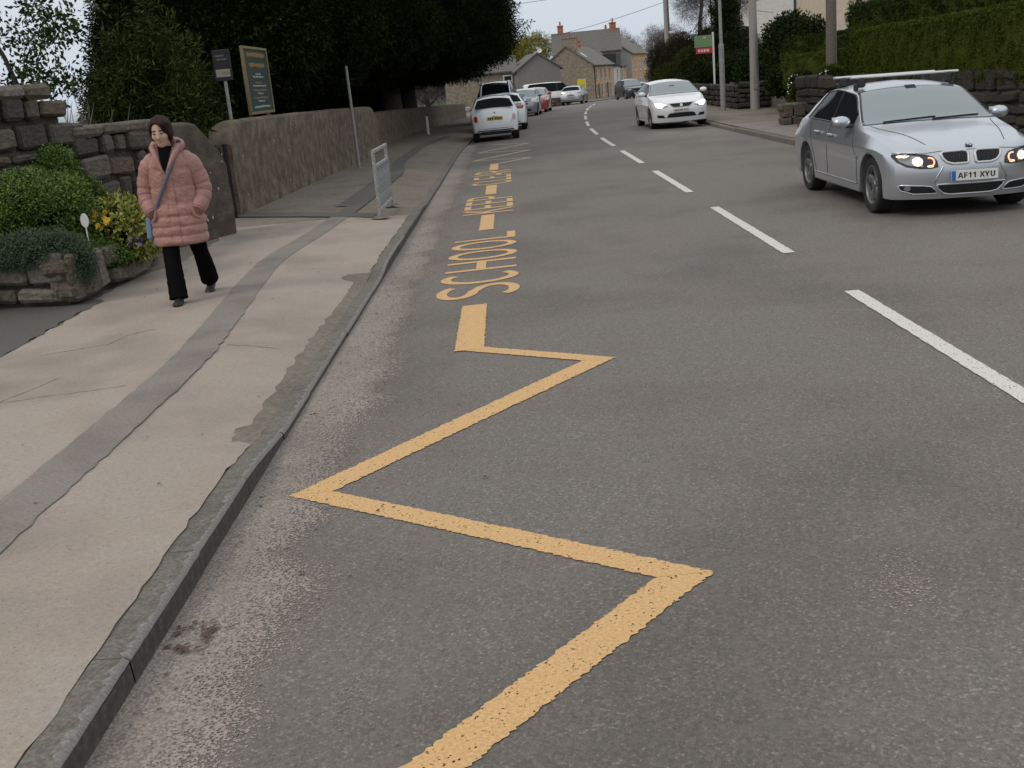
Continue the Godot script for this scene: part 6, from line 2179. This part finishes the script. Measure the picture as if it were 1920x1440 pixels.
func small_white_car() -> void:
	var spec := {"zf": 1.78, "zr": -1.77, "half": 0.813, "h": 1.49, "hood0": 0.8, "hood1": 1.03, "cowl": 0.86, "head": 0.3, "back": -1.42, "glass": -1.69, "deck": 1.0, "tail": 0.94, "belt0": 0.97, "belt1": 1.0, "roof": 0.6, "axle_f": 1.12, "axle_r": -1.18, "wheel_r": 0.29, "bow_r": 0.26, "rake_r": 0.28, "nose_y": 0.5, "end_r": 0.87, "dlo_f": 0.6, "dlo_r": -1.35, "crown": 0.1, "sill_r": 0.32, "deck_w": 0.86}
	var made := basic_car("small_white_car", "small rounded white hatchback parked by the left kerb, seen from behind", Vector3(-0.48, 0.0, -38.7), PI + 0.02, spec, "white_paintwork", 5, "cars parked along the left kerb")
	rear_end(made[0], made[1], "round", true)

func rear_end(o: Node3D, b: CarBody, lamps: String, with_plate: bool, sc := 1.0) -> void:
	for sd in [1.0, -1.0]:
		match lamps:
			"round": part("tail_lamp", face_patch(b, round_outline(sd * 0.64, 0.74, 0.062, 0.11), true, 0.008, false).mesh(), M.tail_pale if sd < 0 else M.tail_red, o)
			"wide": part("tail_lamp", face_patch(b, [Vector2(sd * 0.44, 0.84), Vector2(sd * 0.76, 0.82), Vector2(sd * 0.78, 0.95), Vector2(sd * 0.5, 0.96)], true, 0.008, false).mesh(), M.tail_red, o)
			"slim": part("tail_lamp", face_patch(b, [Vector2(sd * 0.5, 0.86), Vector2(sd * 0.77, 0.84), Vector2(sd * 0.76, 0.92), Vector2(sd * 0.5, 0.9)], true, 0.008, false).mesh(), M.tail_red, o)
	var seam := [Vector2(-0.55, 0.6), Vector2(0.55, 0.6), Vector2(0.62, 0.9), Vector2(0.55, 0.6), Vector2(-0.55, 0.6), Vector2(-0.62, 0.9)]
	part("hatch_seam", face_rim(b, seam, true, 0.0005, 0.004, false).mesh(), M.seam, o)
	part("bumper_line", face_rim(b, [Vector2(-0.56, 0.41), Vector2(0.56, 0.41), Vector2(0.0, 0.411)], true, 0.0, 0.008, false).mesh(), M.seam, o)
	part("bumper_base", face_patch(b, [Vector2(-0.6, 0.33), Vector2(0.6, 0.33), Vector2(0.62, 0.37), Vector2(-0.62, 0.37)], true, 0.006, false).mesh(), M.black_plastic, o)
	if with_plate:
		plate(o, "", Vector3(0.0, 0.735, b.rear_z(0, 0.735) - 0.018), Basis(Vector3.UP, PI), true, false)
		var ink := Shape.new()
		for k in 7:
			var x := -0.2 + 0.062 * k + (0.03 if k > 3 else 0.0)
			ink.box(Vector3(x, 0.735, b.rear_z(0, 0.735) - 0.026), Vector3(0.04, 0.07, 0.004))
		part("plate_print", ink.mesh(), M.plate_ink, o)
		var s := Shape.new()
		s.bevel_box(Vector3(0, 0.81, b.rear_z(0, 0.81) - 0.012), Vector3(0.2, 0.022, 0.03), 0.006)
		part("boot_handle", s.mesh(), M.chrome, o)
		s = Shape.new()
		s.bevel_box(Vector3(0, 0.92, b.rear_z(0, 0.92) - 0.008), Vector3(0.045, 0.045, 0.02), 0.008)
		part("badge", s.mesh(), M.lamp_dark, o)

func other_cars() -> void:
	var g := "cars parked along the left kerb"
	var hatch := {"zf": 2.08, "zr": -2.1, "half": 0.89, "h": 1.44, "hood0": 0.77, "hood1": 1.0, "cowl": 0.98, "head": 0.2, "back": -1.4, "glass": -1.88, "deck": 1.06, "tail": 0.98, "belt0": 0.96, "belt1": 1.03, "roof": 0.64, "axle_f": 1.3, "axle_r": -1.3, "wheel_r": 0.315, "y_mid": 0.72, "dlo_f": 0.66, "dlo_r": -1.55}
	var a := basic_car("white_hatchback", "white hatchback with red tail lamps parked ahead of the small white car", Vector3(-0.1, 0.0, -44.9), PI - 0.03, hatch, "white_paintwork", 5, g)
	rear_end(a[0], a[1], "wide", true)
	# tall dark people carrier
	var tall := {"zf": 2.3, "zr": -2.3, "half": 0.94, "h": 1.9, "hood0": 0.88, "hood1": 1.15, "cowl": 1.35, "head": 0.6, "back": -1.95, "glass": -2.2, "deck": 1.1, "tail": 1.05, "belt0": 1.08, "belt1": 1.1, "roof": 0.66, "axle_f": 1.45, "axle_r": -1.5, "wheel_r": 0.33, "y_mid": 0.8, "rake_r": 0.1, "dlo_f": 1.0, "dlo_r": -2.05, "crown": 0.07}
	a = basic_car("dark_people_carrier", "tall dark people carrier parked beyond the white hatchbacks", Vector3(-0.35, -0.01, -51.2), PI - 0.06, tall, "black_paintwork", 5, g)
	rear_end(a[0], a[1], "slim", true)
	var s := Shape.new()
	for sd in [1.0, -1.0]:
		s = Shape.new()
		s.tube(PackedVector3Array([Vector3(sd * 0.66, 1.15, -2.22), Vector3(sd * 0.62, 1.6, -2.1), Vector3(sd * 0.58, 1.83, -1.9), Vector3(sd * 0.58, 1.87, -1.0)]), PackedFloat32Array([0.045]), 8)
		part("roof_rail", s.mesh(), M.silver_paint, a[0])
	var mini := hatch.duplicate()
	mini.merge({"zf": 1.85, "zr": -1.85, "half": 0.84, "h": 1.43, "cowl": 0.75, "head": 0.25, "back": -1.3, "glass": -1.68, "axle_f": 1.24, "axle_r": -1.22, "dlo_f": 0.5, "dlo_r": -1.42, "roof": 0.6}, true)
	a = basic_car("grey_hatchback", "small pewter hatchback with a pale roof parked facing the camera", Vector3(0.95, -0.05, -60.4), -0.1, mini, "pewter_paintwork", 5, g)
	front_end(a[0], a[1])
	part("roof_panel", top_patch(a[1], 0.2, -1.2, 0.03, 0.006).mesh(), M.white_paintwork, a[0])
	a = basic_car("red_hatchback", "red hatchback parked behind the pewter one", Vector3(1.65, -0.1, -66.2), -0.12, hatch, "red_paintwork", 5, g)
	front_end(a[0], a[1])
	a = basic_car("silver_hatchback", "silver hatchback driving away at the bend", Vector3(5.35, -0.42, -88.6), PI - 0.2, hatch, "silver_paint", 5)
	rear_end(a[0], a[1], "slim", true)
	var suv := hatch.duplicate()
	suv.merge({"half": 0.94, "h": 1.74, "hood0": 0.95, "hood1": 1.13, "cowl": 0.95, "head": 0.4, "back": -1.7, "glass": -2.0, "deck": 1.2, "belt0": 1.1, "belt1": 1.15, "wheel_r": 0.36, "roof": 0.66, "dlo_r": -1.85, "y_mid": 0.85, "rake_f": 0.15}, true)
	a = basic_car("dark_off_roader", "dark off-roader coming round the bend", Vector3(11.1, -0.72, -101.0), 0.2, suv, "black_paintwork", 5)
	front_end(a[0], a[1])
	a = basic_car("grey_hatchback", "grey hatchback close behind the dark off-roader", Vector3(12.9, -0.86, -107.5), 0.25, hatch, "pewter_paintwork", 5)
	front_end(a[0], a[1])
	# white van, side on in a driveway
	var van := {"zf": 2.45, "zr": -2.45, "half": 0.95, "h": 1.96, "hood0": 0.95, "hood1": 1.2, "cowl": 1.75, "head": 1.0, "back": -2.25, "glass": -2.4, "deck": 1.2, "tail": 1.15, "belt0": 1.14, "belt1": 1.16, "roof": 0.74, "axle_f": 1.55, "axle_r": -1.5, "wheel_r": 0.33, "y_mid": 0.8, "rake_r": 0.06, "bow_r": 0.12, "dlo_f": 1.4, "dlo_r": -2.2, "b_pillar": 0.55, "crown": 0.06}
	basic_car("white_van", "white van parked side on in the driveway before the grey gable", Vector3(3.75, -0.55, -97.0), PI / 2 + 0.1, van, "white_paintwork", 5)

func front_end(o: Node3D, b: CarBody) -> void:
	var k := b.half / 0.9
	var hy := table(b.top, b.zf - 0.03) - 0.02
	part("grille", face_patch(b, [Vector2(-0.3 * k, hy - 0.17), Vector2(0.3 * k, hy - 0.17), Vector2(0.36 * k, hy - 0.04), Vector2(-0.36 * k, hy - 0.04)], false, 0.008, false).mesh(), M.grille_black, o)
	part("lower_grille", face_patch(b, [Vector2(-0.5 * k, 0.3), Vector2(0.5 * k, 0.3), Vector2(0.46 * k, 0.42), Vector2(-0.46 * k, 0.42)], false, 0.008, false).mesh(), M.grille_black, o)
	for sd in [1.0, -1.0]:
		part("headlight", face_patch(b, round_outline(sd * 0.6 * k, hy - 0.09, 0.13, 0.075, 14, 2.5), false, 0.008, false).mesh(), M.lamp_clear, o)
	plate(o, "", Vector3(0, 0.5, b.front_z(0, 0.5) + 0.02), Basis(), false, false)
# ---------------------------------------------------------------- the pedestrian
func ellipsoid(p: Vector3, c0: Vector3, r: Vector3) -> float:
	var q := (p - c0) / r
	var k := q.length()
	return (k - 1.0) * minf(r.x, minf(r.y, r.z))

func capsule(p: Vector3, a: Vector3, b: Vector3, ra: float, rb: float) -> float:
	var ab := b - a
	var t := clampf((p - a).dot(ab) / ab.length_squared(), 0, 1)
	return (p - a - ab * t).length() - lerpf(ra, rb, t)

func blend(a: float, b: float, k: float) -> float:
	var h := maxf(k - absf(a - b), 0.0) / k
	return minf(a, b) - h * h * k * 0.25

func nets(f: Callable, lo: Vector3, hi: Vector3, cell: float) -> ArrayMesh:
	# surface nets: one point in each cell the surface crosses, one quad round each crossed edge
	var n := Vector3i(((hi - lo) / cell).ceil()) + Vector3i.ONE
	var v := PackedFloat32Array()
	v.resize(n.x * n.y * n.z)
	for z in n.z:
		for y in n.y:
			for x in n.x: v[x + n.x * (y + n.y * z)] = f.call(lo + Vector3(x, y, z) * cell)
	var s := Shape.new()
	var at := {}
	var step := [1, n.x, n.x * n.y]
	for z in n.z - 1:
		for y in n.y - 1:
			for x in n.x - 1:
				var i := x + n.x * (y + n.y * z)
				var inside := 0
				for k in 8:
					if v[i + (k & 1) + n.x * (k >> 1 & 1) + n.x * n.y * (k >> 2)] < 0: inside += 1
				if inside == 0 or inside == 8: continue
				var sum := Vector3.ZERO
				var count := 0
				for k in 8:
					for ax in 3:
						if k >> ax & 1: continue
						var a := i + (k & 1) + n.x * (k >> 1 & 1) + n.x * n.y * (k >> 2)
						var b: int = a + step[ax]
						if (v[a] < 0) != (v[b] < 0):
							var q := Vector3(k & 1, k >> 1 & 1, k >> 2)
							q[ax] += v[a] / (v[a] - v[b])
							sum += q
							count += 1
				at[i] = s.p.size()
				s.p.append(lo + (Vector3(x, y, z) + sum / count) * cell)
	for z in range(1, n.z - 1):
		for y in range(1, n.y - 1):
			for x in range(1, n.x - 1):
				var i := x + n.x * (y + n.y * z)
				for ax in 3:
					var b: int = i + step[ax]
					if (v[i] < 0) == (v[b] < 0): continue
					var u: int = step[(ax + 1) % 3]
					var w: int = step[(ax + 2) % 3]
					var q := [at.get(i), at.get(i - u), at.get(i - u - w), at.get(i - w)]
					if q.has(null): continue
					if v[i] < 0: s.ix.append_array([q[0], q[2], q[1], q[0], q[3], q[2]])
					else: s.ix.append_array([q[0], q[1], q[2], q[0], q[2], q[3]])
	return s.mesh()

func pedestrian() -> void:
	var p := thing("person", "person in a long pink quilted coat walking towards the camera with hands in pockets", "person", Vector3(-3.27, 0.128, -10.6), 0.1)
	plain("skin", lin(0.5, 0.31, 0.24), 0.55)
	M.skin.subsurf_scatter_enabled = true
	M.skin.subsurf_scatter_strength = 0.15
	plain("hair_brown", lin(0.03, 0.016, 0.012), 0.6)
	M.hair_brown.metallic_specular = 0.2
	var weave := noise_bytes(256, FastNoiseLite.TYPE_SIMPLEX_SMOOTH, 0.05, 5, 90)
	var coat_m := textured("coat_pink", colour_texture(256, [[weave, [[0.0, Color(0.28, 0.13, 0.108)], [0.5, Color(0.33, 0.158, 0.132)], [1.0, Color(0.38, 0.19, 0.16)]]]]), 0.45, 0.62, grey_texture(256, weave), 0.5, false)
	coat_m.rim_enabled = true
	coat_m.rim = 0.25
	plain("coat_dark_lining", lin(0.06, 0.025, 0.022), 0.8)
	plain("black_cloth", lin(0.006, 0.006, 0.007), 0.95)
	M.black_cloth.metallic_specular = 0.1
	plain("shoe_black", lin(0.01, 0.01, 0.012), 0.6)
	plain("bag_blue", lin(0.13, 0.2, 0.33), 0.7)
	plain("strap_blue", lin(0.11, 0.115, 0.16), 0.8)
	plain("lip", lin(0.36, 0.12, 0.1), 0.5)
	plain("eye_dark", lin(0.02, 0.014, 0.012), 0.4)
	# head, neck and chest: one surface, the head bent forward and turned a little
	var hc := Vector3(-0.015, 1.612, 0.075)
	var tilt := Basis(Vector3(1, 0, 0), 0.22) * Basis(Vector3.UP, -0.12) * Basis(Vector3(0, 0, 1), 0.06)
	tilt = tilt.scaled(Vector3.ONE * 1.09)
	var inv := tilt.inverse()
	var head := func(q: Vector3) -> float:
		var l: Vector3 = inv * (q - hc)
		var d := ellipsoid(l, Vector3(0, 0.025, -0.01), Vector3(0.076, 0.098, 0.096))
		d = blend(d, ellipsoid(l, Vector3(0, -0.045, 0.028), Vector3(0.056, 0.068, 0.06)), 0.04)
		d = blend(d, ellipsoid(l, Vector3(0, -0.095, 0.05), Vector3(0.026, 0.02, 0.026)), 0.03)
		d = blend(d, capsule(l, Vector3(0, 0.015, 0.084), Vector3(0, -0.024, 0.104), 0.009, 0.013), 0.018)
		for sd in [-1.0, 1.0]:
			d = blend(d, ellipsoid(l, Vector3(sd * 0.04, -0.02, 0.06), Vector3(0.024, 0.02, 0.022)), 0.025)
			d = maxf(d, -ellipsoid(l, Vector3(sd * 0.032, 0.012, 0.098), Vector3(0.018, 0.011, 0.014)))
			d = blend(d, ellipsoid(l, Vector3(sd * 0.078, -0.005, -0.012), Vector3(0.01, 0.03, 0.018)), 0.012)
		d = blend(d, capsule(q, Vector3(0, 1.38, -0.01), hc + Vector3(0, -0.06, -0.02), 0.062, 0.05), 0.04)
		d = blend(d, ellipsoid(q, Vector3(0, 1.34, 0.0), Vector3(0.17, 0.1, 0.1)), 0.06)
		return d
	part("body", nets(head, Vector3(-0.22, 1.22, -0.14), Vector3(0.22, 1.78, 0.26), 0.0085), M.skin, p)
	var hair := func(q: Vector3) -> float:
		var l: Vector3 = inv * (q - hc)
		var d := ellipsoid(l, Vector3(0, 0.036, -0.018), Vector3(0.098, 0.108, 0.114))
		d = blend(d, ellipsoid(l, Vector3(0, -0.03, -0.05), Vector3(0.082, 0.085, 0.075)), 0.03)
		d = blend(d, ellipsoid(l, Vector3(0.04, 0.085, 0.05), Vector3(0.05, 0.03, 0.045)), 0.03)
		d = blend(d, ellipsoid(l, Vector3(-0.07, 0.0, 0.01), Vector3(0.024, 0.07, 0.04)), 0.02)
		d = blend(d, ellipsoid(l, Vector3(0.076, 0.0, 0.012), Vector3(0.024, 0.075, 0.045)), 0.02)
		d += 0.003 * sin(l.x * 130.0 + l.y * 40.0)
		d = maxf(d, -ellipsoid(l, Vector3(-0.018, -0.006, 0.1), Vector3(0.068, 0.112, 0.085)))
		return d
	part("hair", nets(hair, Vector3(-0.18, 1.42, -0.14), Vector3(0.16, 1.8, 0.24), 0.0085), M.hair_brown, p)
	for sd in [-1.0, 1.0]:
		var e := Shape.new()
		e.lathe([[0.0, 0.004], [0.008, 0.003], [0.011, 0.0]], 10, Transform3D(tilt * Basis(Vector3(1, 0, 0), PI / 2) * Basis.from_scale(Vector3(1.3, 1, 0.55)), hc + tilt * Vector3(sd * 0.032, 0.012, 0.09)))
		part("eye", e.mesh(), M.eye_dark, p)
		var br := Shape.new()
		br.tube(PackedVector3Array([hc + tilt * Vector3(sd * 0.014, 0.034, 0.088), hc + tilt * Vector3(sd * 0.032, 0.038, 0.084), hc + tilt * Vector3(sd * 0.05, 0.031, 0.07)]), PackedFloat32Array([0.004]), 5)
		part("eyebrow", br.mesh(), M.hair_brown, p)
	var mouth := Shape.new()
	mouth.tube(PackedVector3Array([hc + tilt * Vector3(-0.023, -0.054, 0.08), hc + tilt * Vector3(0, -0.06, 0.09), hc + tilt * Vector3(0.023, -0.054, 0.08)]), PackedFloat32Array([0.003, 0.006, 0.003]), 6)
	part("mouth", mouth.mesh(), M.lip, p)
	# coat: quilted rings
	var seams := [0.555, 0.645, 0.735, 0.83, 0.94, 1.1, 1.27, 1.46]
	var puff := func(y: float) -> float:
		for k in seams.size() - 1:
			if y <= seams[k + 1]:
				var t: float = clampf((y - seams[k]) / (seams[k + 1] - seams[k]), 0, 1)
				return pow(sin(t * PI), 0.38)
		return 0.0
	var wide := [[0.55, 0.252], [0.7, 0.25], [0.88, 0.238], [1.0, 0.222], [1.15, 0.214], [1.28, 0.214], [1.36, 0.19], [1.42, 0.14], [1.47, 0.105]]
	var deep := [[0.55, 0.2], [0.7, 0.19], [0.88, 0.175], [1.0, 0.162], [1.2, 0.16], [1.32, 0.148], [1.4, 0.122], [1.47, 0.1]]
	var n := wobbly(77, 1.0)
	var ring_at := func(y: float, a: float, extra: float) -> Vector3:
		var px: float = puff.call(y)
		var fold := 0.012 * n.get_noise_3d(cos(a) * 5.0 + y * 4.0, y * 9.0, sin(a) * 5.0) + 0.009 * n.get_noise_3d(cos(a) * 16.0, y * 9.0, sin(a) * 16.0 + 40)
		var r := 1.0 + 0.0 * px
		var w: float = table(wide, y) - 0.014 + (0.024 if y < 0.95 else 0.011) * px + fold + extra
		var d: float = table(deep, y) - 0.014 + (0.024 if y < 0.95 else 0.011) * px + fold + extra
		var ca := cos(a)
		var sa := sin(a)
		var front_gap := 0.012 * exp(-pow((a - PI / 2) * 9.0, 2.0)) if y < 1.34 else 0.0
		return Vector3(signf(ca) * pow(absf(ca), 0.85) * w * r, y, signf(sa) * pow(absf(sa), 0.85) * (d - front_gap) * r + 0.015 + 0.03 * smoothstep(0.9, 0.55, y) * 0.3)
	var s := Shape.new()
	var rows := []
	for j in 92:
		var y := lerpf(0.553, 1.468, j / 91.0)
		var row := PackedVector3Array()
		for i in 56: row.append(ring_at.call(y, TAU * i / 56.0, 0.0))
		rows.append(row)
	var inner := PackedVector3Array()
	for q in rows[0]: inner.append(Vector3(q.x * 0.9, q.y + 0.04, q.z * 0.9))
	rows.push_front(inner)
	s.grid(rows, true)
	s.fan(rows[0])
	# sleeves into the pockets
	for sd in [-1.0, 1.0]:
		var path := PackedVector3Array()
		var rad := PackedFloat32Array()
		var joints := [Vector3(sd * 0.1, 1.36, 0.0), Vector3(sd * 0.185, 1.3, -0.005), Vector3(sd * 0.245, 1.14, -0.03), Vector3(sd * 0.262, 1.03, -0.015), Vector3(sd * 0.24, 0.94, 0.05), Vector3(sd * 0.205, 0.865, 0.12)]
		for k in 61:
			var t := k / 60.0 * (joints.size() - 1)
			var i := mini(int(t), joints.size() - 2)
			var q: Vector3 = joints[i].cubic_interpolate(joints[i + 1], joints[maxi(i - 1, 0)], joints[mini(i + 2, joints.size() - 1)], t - i)
			path.append(q)
			var pf := absf(sin(k / 60.0 * PI * 6.5))
			rad.append(table([[0.0, 0.07], [0.16, 0.09], [0.5, 0.083], [1.0, 0.064]], k / 60.0) + 0.012 * sqrt(pf) + 0.006 * n.get_noise_1d(k * 3.0 + sd * 40.0) - (0.014 if k > 57 else 0.0))
		s.tube(path, rad, 22)
		# pocket welt
		s.tube(PackedVector3Array([Vector3(sd * 0.165, 0.9, 0.165), Vector3(sd * 0.185, 0.83, 0.17), Vector3(sd * 0.225, 0.79, 0.14)]), PackedFloat32Array([0.012, 0.016, 0.012]), 8)
	var coat := part("coat", s.mesh(), coat_m, p)
	# zip band
	var zb := Shape.new()
	var zr := []
	for j in 60:
		var y := lerpf(0.555, 1.33, j / 59.0)
		var row := PackedVector3Array()
		for e in [-0.022, -0.018, 0.018, 0.022]:
			var q: Vector3 = ring_at.call(y, PI / 2 + e / 0.17, 0.008 if absf(e) < 0.02 else -0.012)
			row.append(q)
		zr.append(row)
	zb.grid(zr)
	part("zip_band", zb.mesh(), coat_m, coat)
	# collar and hood
	s = Shape.new()
	for q in [[0.5, 0.055], [0.0, 0.0]]: pass
	var hood_path := PackedVector3Array()
	var hood_r := PackedFloat32Array()
	for k in 33:
		var a := deg_to_rad(lerpf(150, 390, k / 32.0))
		var back := clampf(-sin(a), 0, 1)
		hood_path.append(Vector3(cos(a) * (0.112 + 0.018 * back), 1.475 - 0.075 * clampf(sin(a), 0, 1) + 0.02 * back, 0.01 + sin(a) * 0.105))
		hood_r.append(0.042 + 0.026 * back + 0.006 * absf(sin(k * 1.1)))
	s.tube(hood_path, hood_r, 14)
	part("hood", s.mesh(), coat_m, coat)
	s = Shape.new()
	s.bevel_box(Vector3(0.125, 1.515, 0.055), Vector3(0.045, 0.035, 0.04), 0.012, Basis(Vector3(0, 0, 1), 0.4))
	part("hood_lining", s.mesh(), M.coat_dark_lining, coat)
	# open neck
	s = Shape.new()
	rows = []
	for j in 9:
		var t := j / 8.0
		var y := lerpf(1.26, 1.485, t)
		var w := lerpf(0.006, 0.07, pow(t, 0.8))
		var row := PackedVector3Array()
		for i in 7:
			var x := lerpf(-w, w, i / 6.0) - 0.02 * (1 - t)
			var zz := 0.01 + sqrt(maxf(0.0, 1.0 - pow(x / table(wide, y), 2.0))) * table(deep, y) + 0.03 - 0.022 * t
			row.append(Vector3(x, y, zz))
		rows.append(row)
	s.grid(rows)
	part("jumper", s.mesh(), M.black_cloth, p)
	# lapels along the opening
	for sd in [-1.0, 1.0]:
		s = Shape.new()
		s.tube(PackedVector3Array([Vector3(sd * 0.012 - 0.02, 1.245, 0.182), Vector3(sd * 0.066 - 0.012, 1.35, 0.165), Vector3(sd * 0.1, 1.43, 0.12), Vector3(sd * 0.125, 1.48, 0.05)]), PackedFloat32Array([0.01, 0.022, 0.03, 0.034]), 10)
		part("lapel", s.mesh(), coat_m, coat)
	# strap and bag
	s = Shape.new()
	rows = []
	for j in 25:
		var t := j / 24.0
		var y := lerpf(1.41, 0.86, t)
		var x := lerpf(0.105, -0.205, t)
		var row := PackedVector3Array()
		for e in [-0.034, -0.029, 0.029, 0.034]:
			var dx: float = e * 0.85
			var dy: float = e * 0.5
			var ww: float = table(wide, y + dy)
			var zz: float = 0.015 + pow(maxf(0.0, 1.0 - pow(absf((x + dx) / ww), 2.35)), 0.425) * table(deep, y + dy) + (0.018 if absf(e) < 0.03 else -0.012)
			row.append(Vector3(x + dx, y + dy, zz))
		rows.append(row)
	s.grid(rows)
	var bag := thing("shoulder_bag", "pale blue shoulder bag half hidden behind the pink coat", "bag", Vector3(-3.27, 0.128, -10.6), 0.1)
	part("strap", s.mesh(), M.strap_blue, bag)
	s = Shape.new()
	s.bevel_box(Vector3(-0.265, 0.73, -0.02), Vector3(0.085, 0.25, 0.24), 0.035, Basis(Vector3(0, 0, 1), -0.08))
	part("pouch", s.mesh(), M.bag_blue, bag)
	# trousers: her right leg forward, the left pushing off behind
	s = Shape.new()
	var legs := [
		[Vector3(-0.085, 0.86, 0.01), Vector3(-0.1, 0.66, 0.06), Vector3(-0.1, 0.47, 0.13), Vector3(-0.085, 0.27, 0.21), Vector3(-0.07, 0.06, 0.285)],
		[Vector3(0.09, 0.86, 0.0), Vector3(0.115, 0.66, -0.02), Vector3(0.135, 0.48, -0.06), Vector3(0.14, 0.3, -0.19), Vector3(0.135, 0.13, -0.33)]]
	for joints in legs:
		var path := PackedVector3Array()
		var rad := PackedFloat32Array()
		for k in 33:
			var t := k / 32.0 * 4
			var i := mini(int(t), 3)
			path.append(joints[i].cubic_interpolate(joints[i + 1], joints[maxi(i - 1, 0)], joints[mini(i + 2, 4)], t - i))
			rad.append(table([[0.0, 0.09], [0.35, 0.083], [0.6, 0.078], [0.85, 0.086], [1.0, 0.09]], k / 32.0) + 0.005 * n.get_noise_1d(k * 7.0 + joints[0].x * 50))
		s.tube(path, rad, 20)
	part("trousers", s.mesh(), M.black_cloth, p)
	for f in [[Vector3(-0.07, 0.0, 0.3), 0.03, 0.0], [Vector3(0.135, 0.035, -0.36), -0.05, 0.38]]:
		s = Shape.new()
		rows = []
		for j in 11:
			var t := j / 10.0
			var z := lerpf(-0.09, 0.165, t)
			var w: float = table([[0.0, 0.018], [0.12, 0.036], [0.45, 0.036], [0.7, 0.046], [0.92, 0.034], [1.0, 0.008]], t)
			var h: float = table([[0.0, 0.06], [0.15, 0.095], [0.4, 0.095], [0.65, 0.062], [0.95, 0.035], [1.0, 0.02]], t)
			var row := PackedVector3Array()
			for q in [[-0.95, 0.0], [-1.05, 0.018], [-1.0, 0.03], [-0.8, 0.7], [-0.4, 0.97], [0.4, 0.97], [0.8, 0.7], [1.0, 0.03], [1.05, 0.018], [0.95, 0.0]]:
				row.append(Vector3(q[0] * w, q[1] if absf(q[1]) < 0.031 else h * q[1], z))
			rows.append(row)
		s.grid(rows, true)
		s.fan(rows[0])
		s.fan(rows[-1], true)
		var shoe := part("shoe", s.mesh(), M.shoe_black, p)
		shoe.transform = Transform3D(Basis(Vector3.UP, f[1]) * Basis(Vector3(1, 0, 0), f[2]), f[0])

# ---------------------------------------------------------------- small litter
func litter() -> void:
	var leaf := plain("dead_leaf", lin(0.09, 0.06, 0.035), 0.9)
	leaf.cull_mode = BaseMaterial3D.CULL_DISABLED
	var s := Shape.new()
	s.quad(Vector3(-0.012, 0.001, -0.004), Vector3(0, 0.006, 0.008), Vector3(0.014, 0.002, 0.003), Vector3(0.0, 0.004, -0.008))
	var where := []
	for k in 70:
		var x := rnd(-4.2, -1.7)
		var d := rnd(3.0, 16.0)
		where.append(Transform3D(Basis(Vector3.UP, rnd(0, TAU)).scaled(Vector3.ONE * rnd(0.4, 1.3)), Vector3(x, pave_y(d, x) + 0.011, -d)))
	for k in 150:
		var o := -LEFT + 0.06 + absf(rng.randfn(0, 0.3))
		var d := rnd(2.5, 26.0)
		where.append(Transform3D(Basis(Vector3.UP, rnd(0, TAU)).scaled(Vector3.ONE * rnd(0.4, 1.4)), Vector3(cx(d) + o, road_y(d, o) + 0.008, -d)))
	for k in 26:
		where.append(Transform3D(Basis(Vector3.UP, rnd(0, TAU)).scaled(Vector3.ONE * rnd(0.8, 2.0)), Vector3(-1.42 + rnd(-0.04, 0.12), road_y(3.75, -4.0) + 0.01, -3.75 + rnd(-0.12, 0.12))))
	var o := scatter("leaf_litter", s.mesh(), leaf, where, self)
	tag(o, "scattered bits of dead leaf on pavement and gutter", "litter", "", "stuff")
	var grit := plain("loose_grit", lin(0.2, 0.18, 0.165), 0.95)
	s = Shape.new()
	s.bevel_box(Vector3(0, 0.004, 0), Vector3(0.012, 0.008, 0.01), 0.003)
	where = []
	for k in 420:
		var off := -LEFT + 0.05 + absf(rng.randfn(0, 0.5))
		var d := rnd(2.3, 18.0)
		where.append(Transform3D(Basis(Vector3.UP, rnd(0, TAU)).scaled(Vector3.ONE * rnd(0.3, 1.1)), Vector3(cx(d) + off, road_y(d, off) + 0.003, -d)))
	for k in 200:
		var off := rnd(-3.0, 1.5)
		var d := rnd(2.3, 9.0)
		where.append(Transform3D(Basis(Vector3.UP, rnd(0, TAU)).scaled(Vector3.ONE * rnd(0.25, 0.6)), Vector3(cx(d) + off, road_y(d, off) + 0.002, -d)))
	o = scatter("loose_grit", s.mesh(), grit, where, self)
	tag(o, "loose stone chips lying along the gutter", "gravel", "", "stuff")
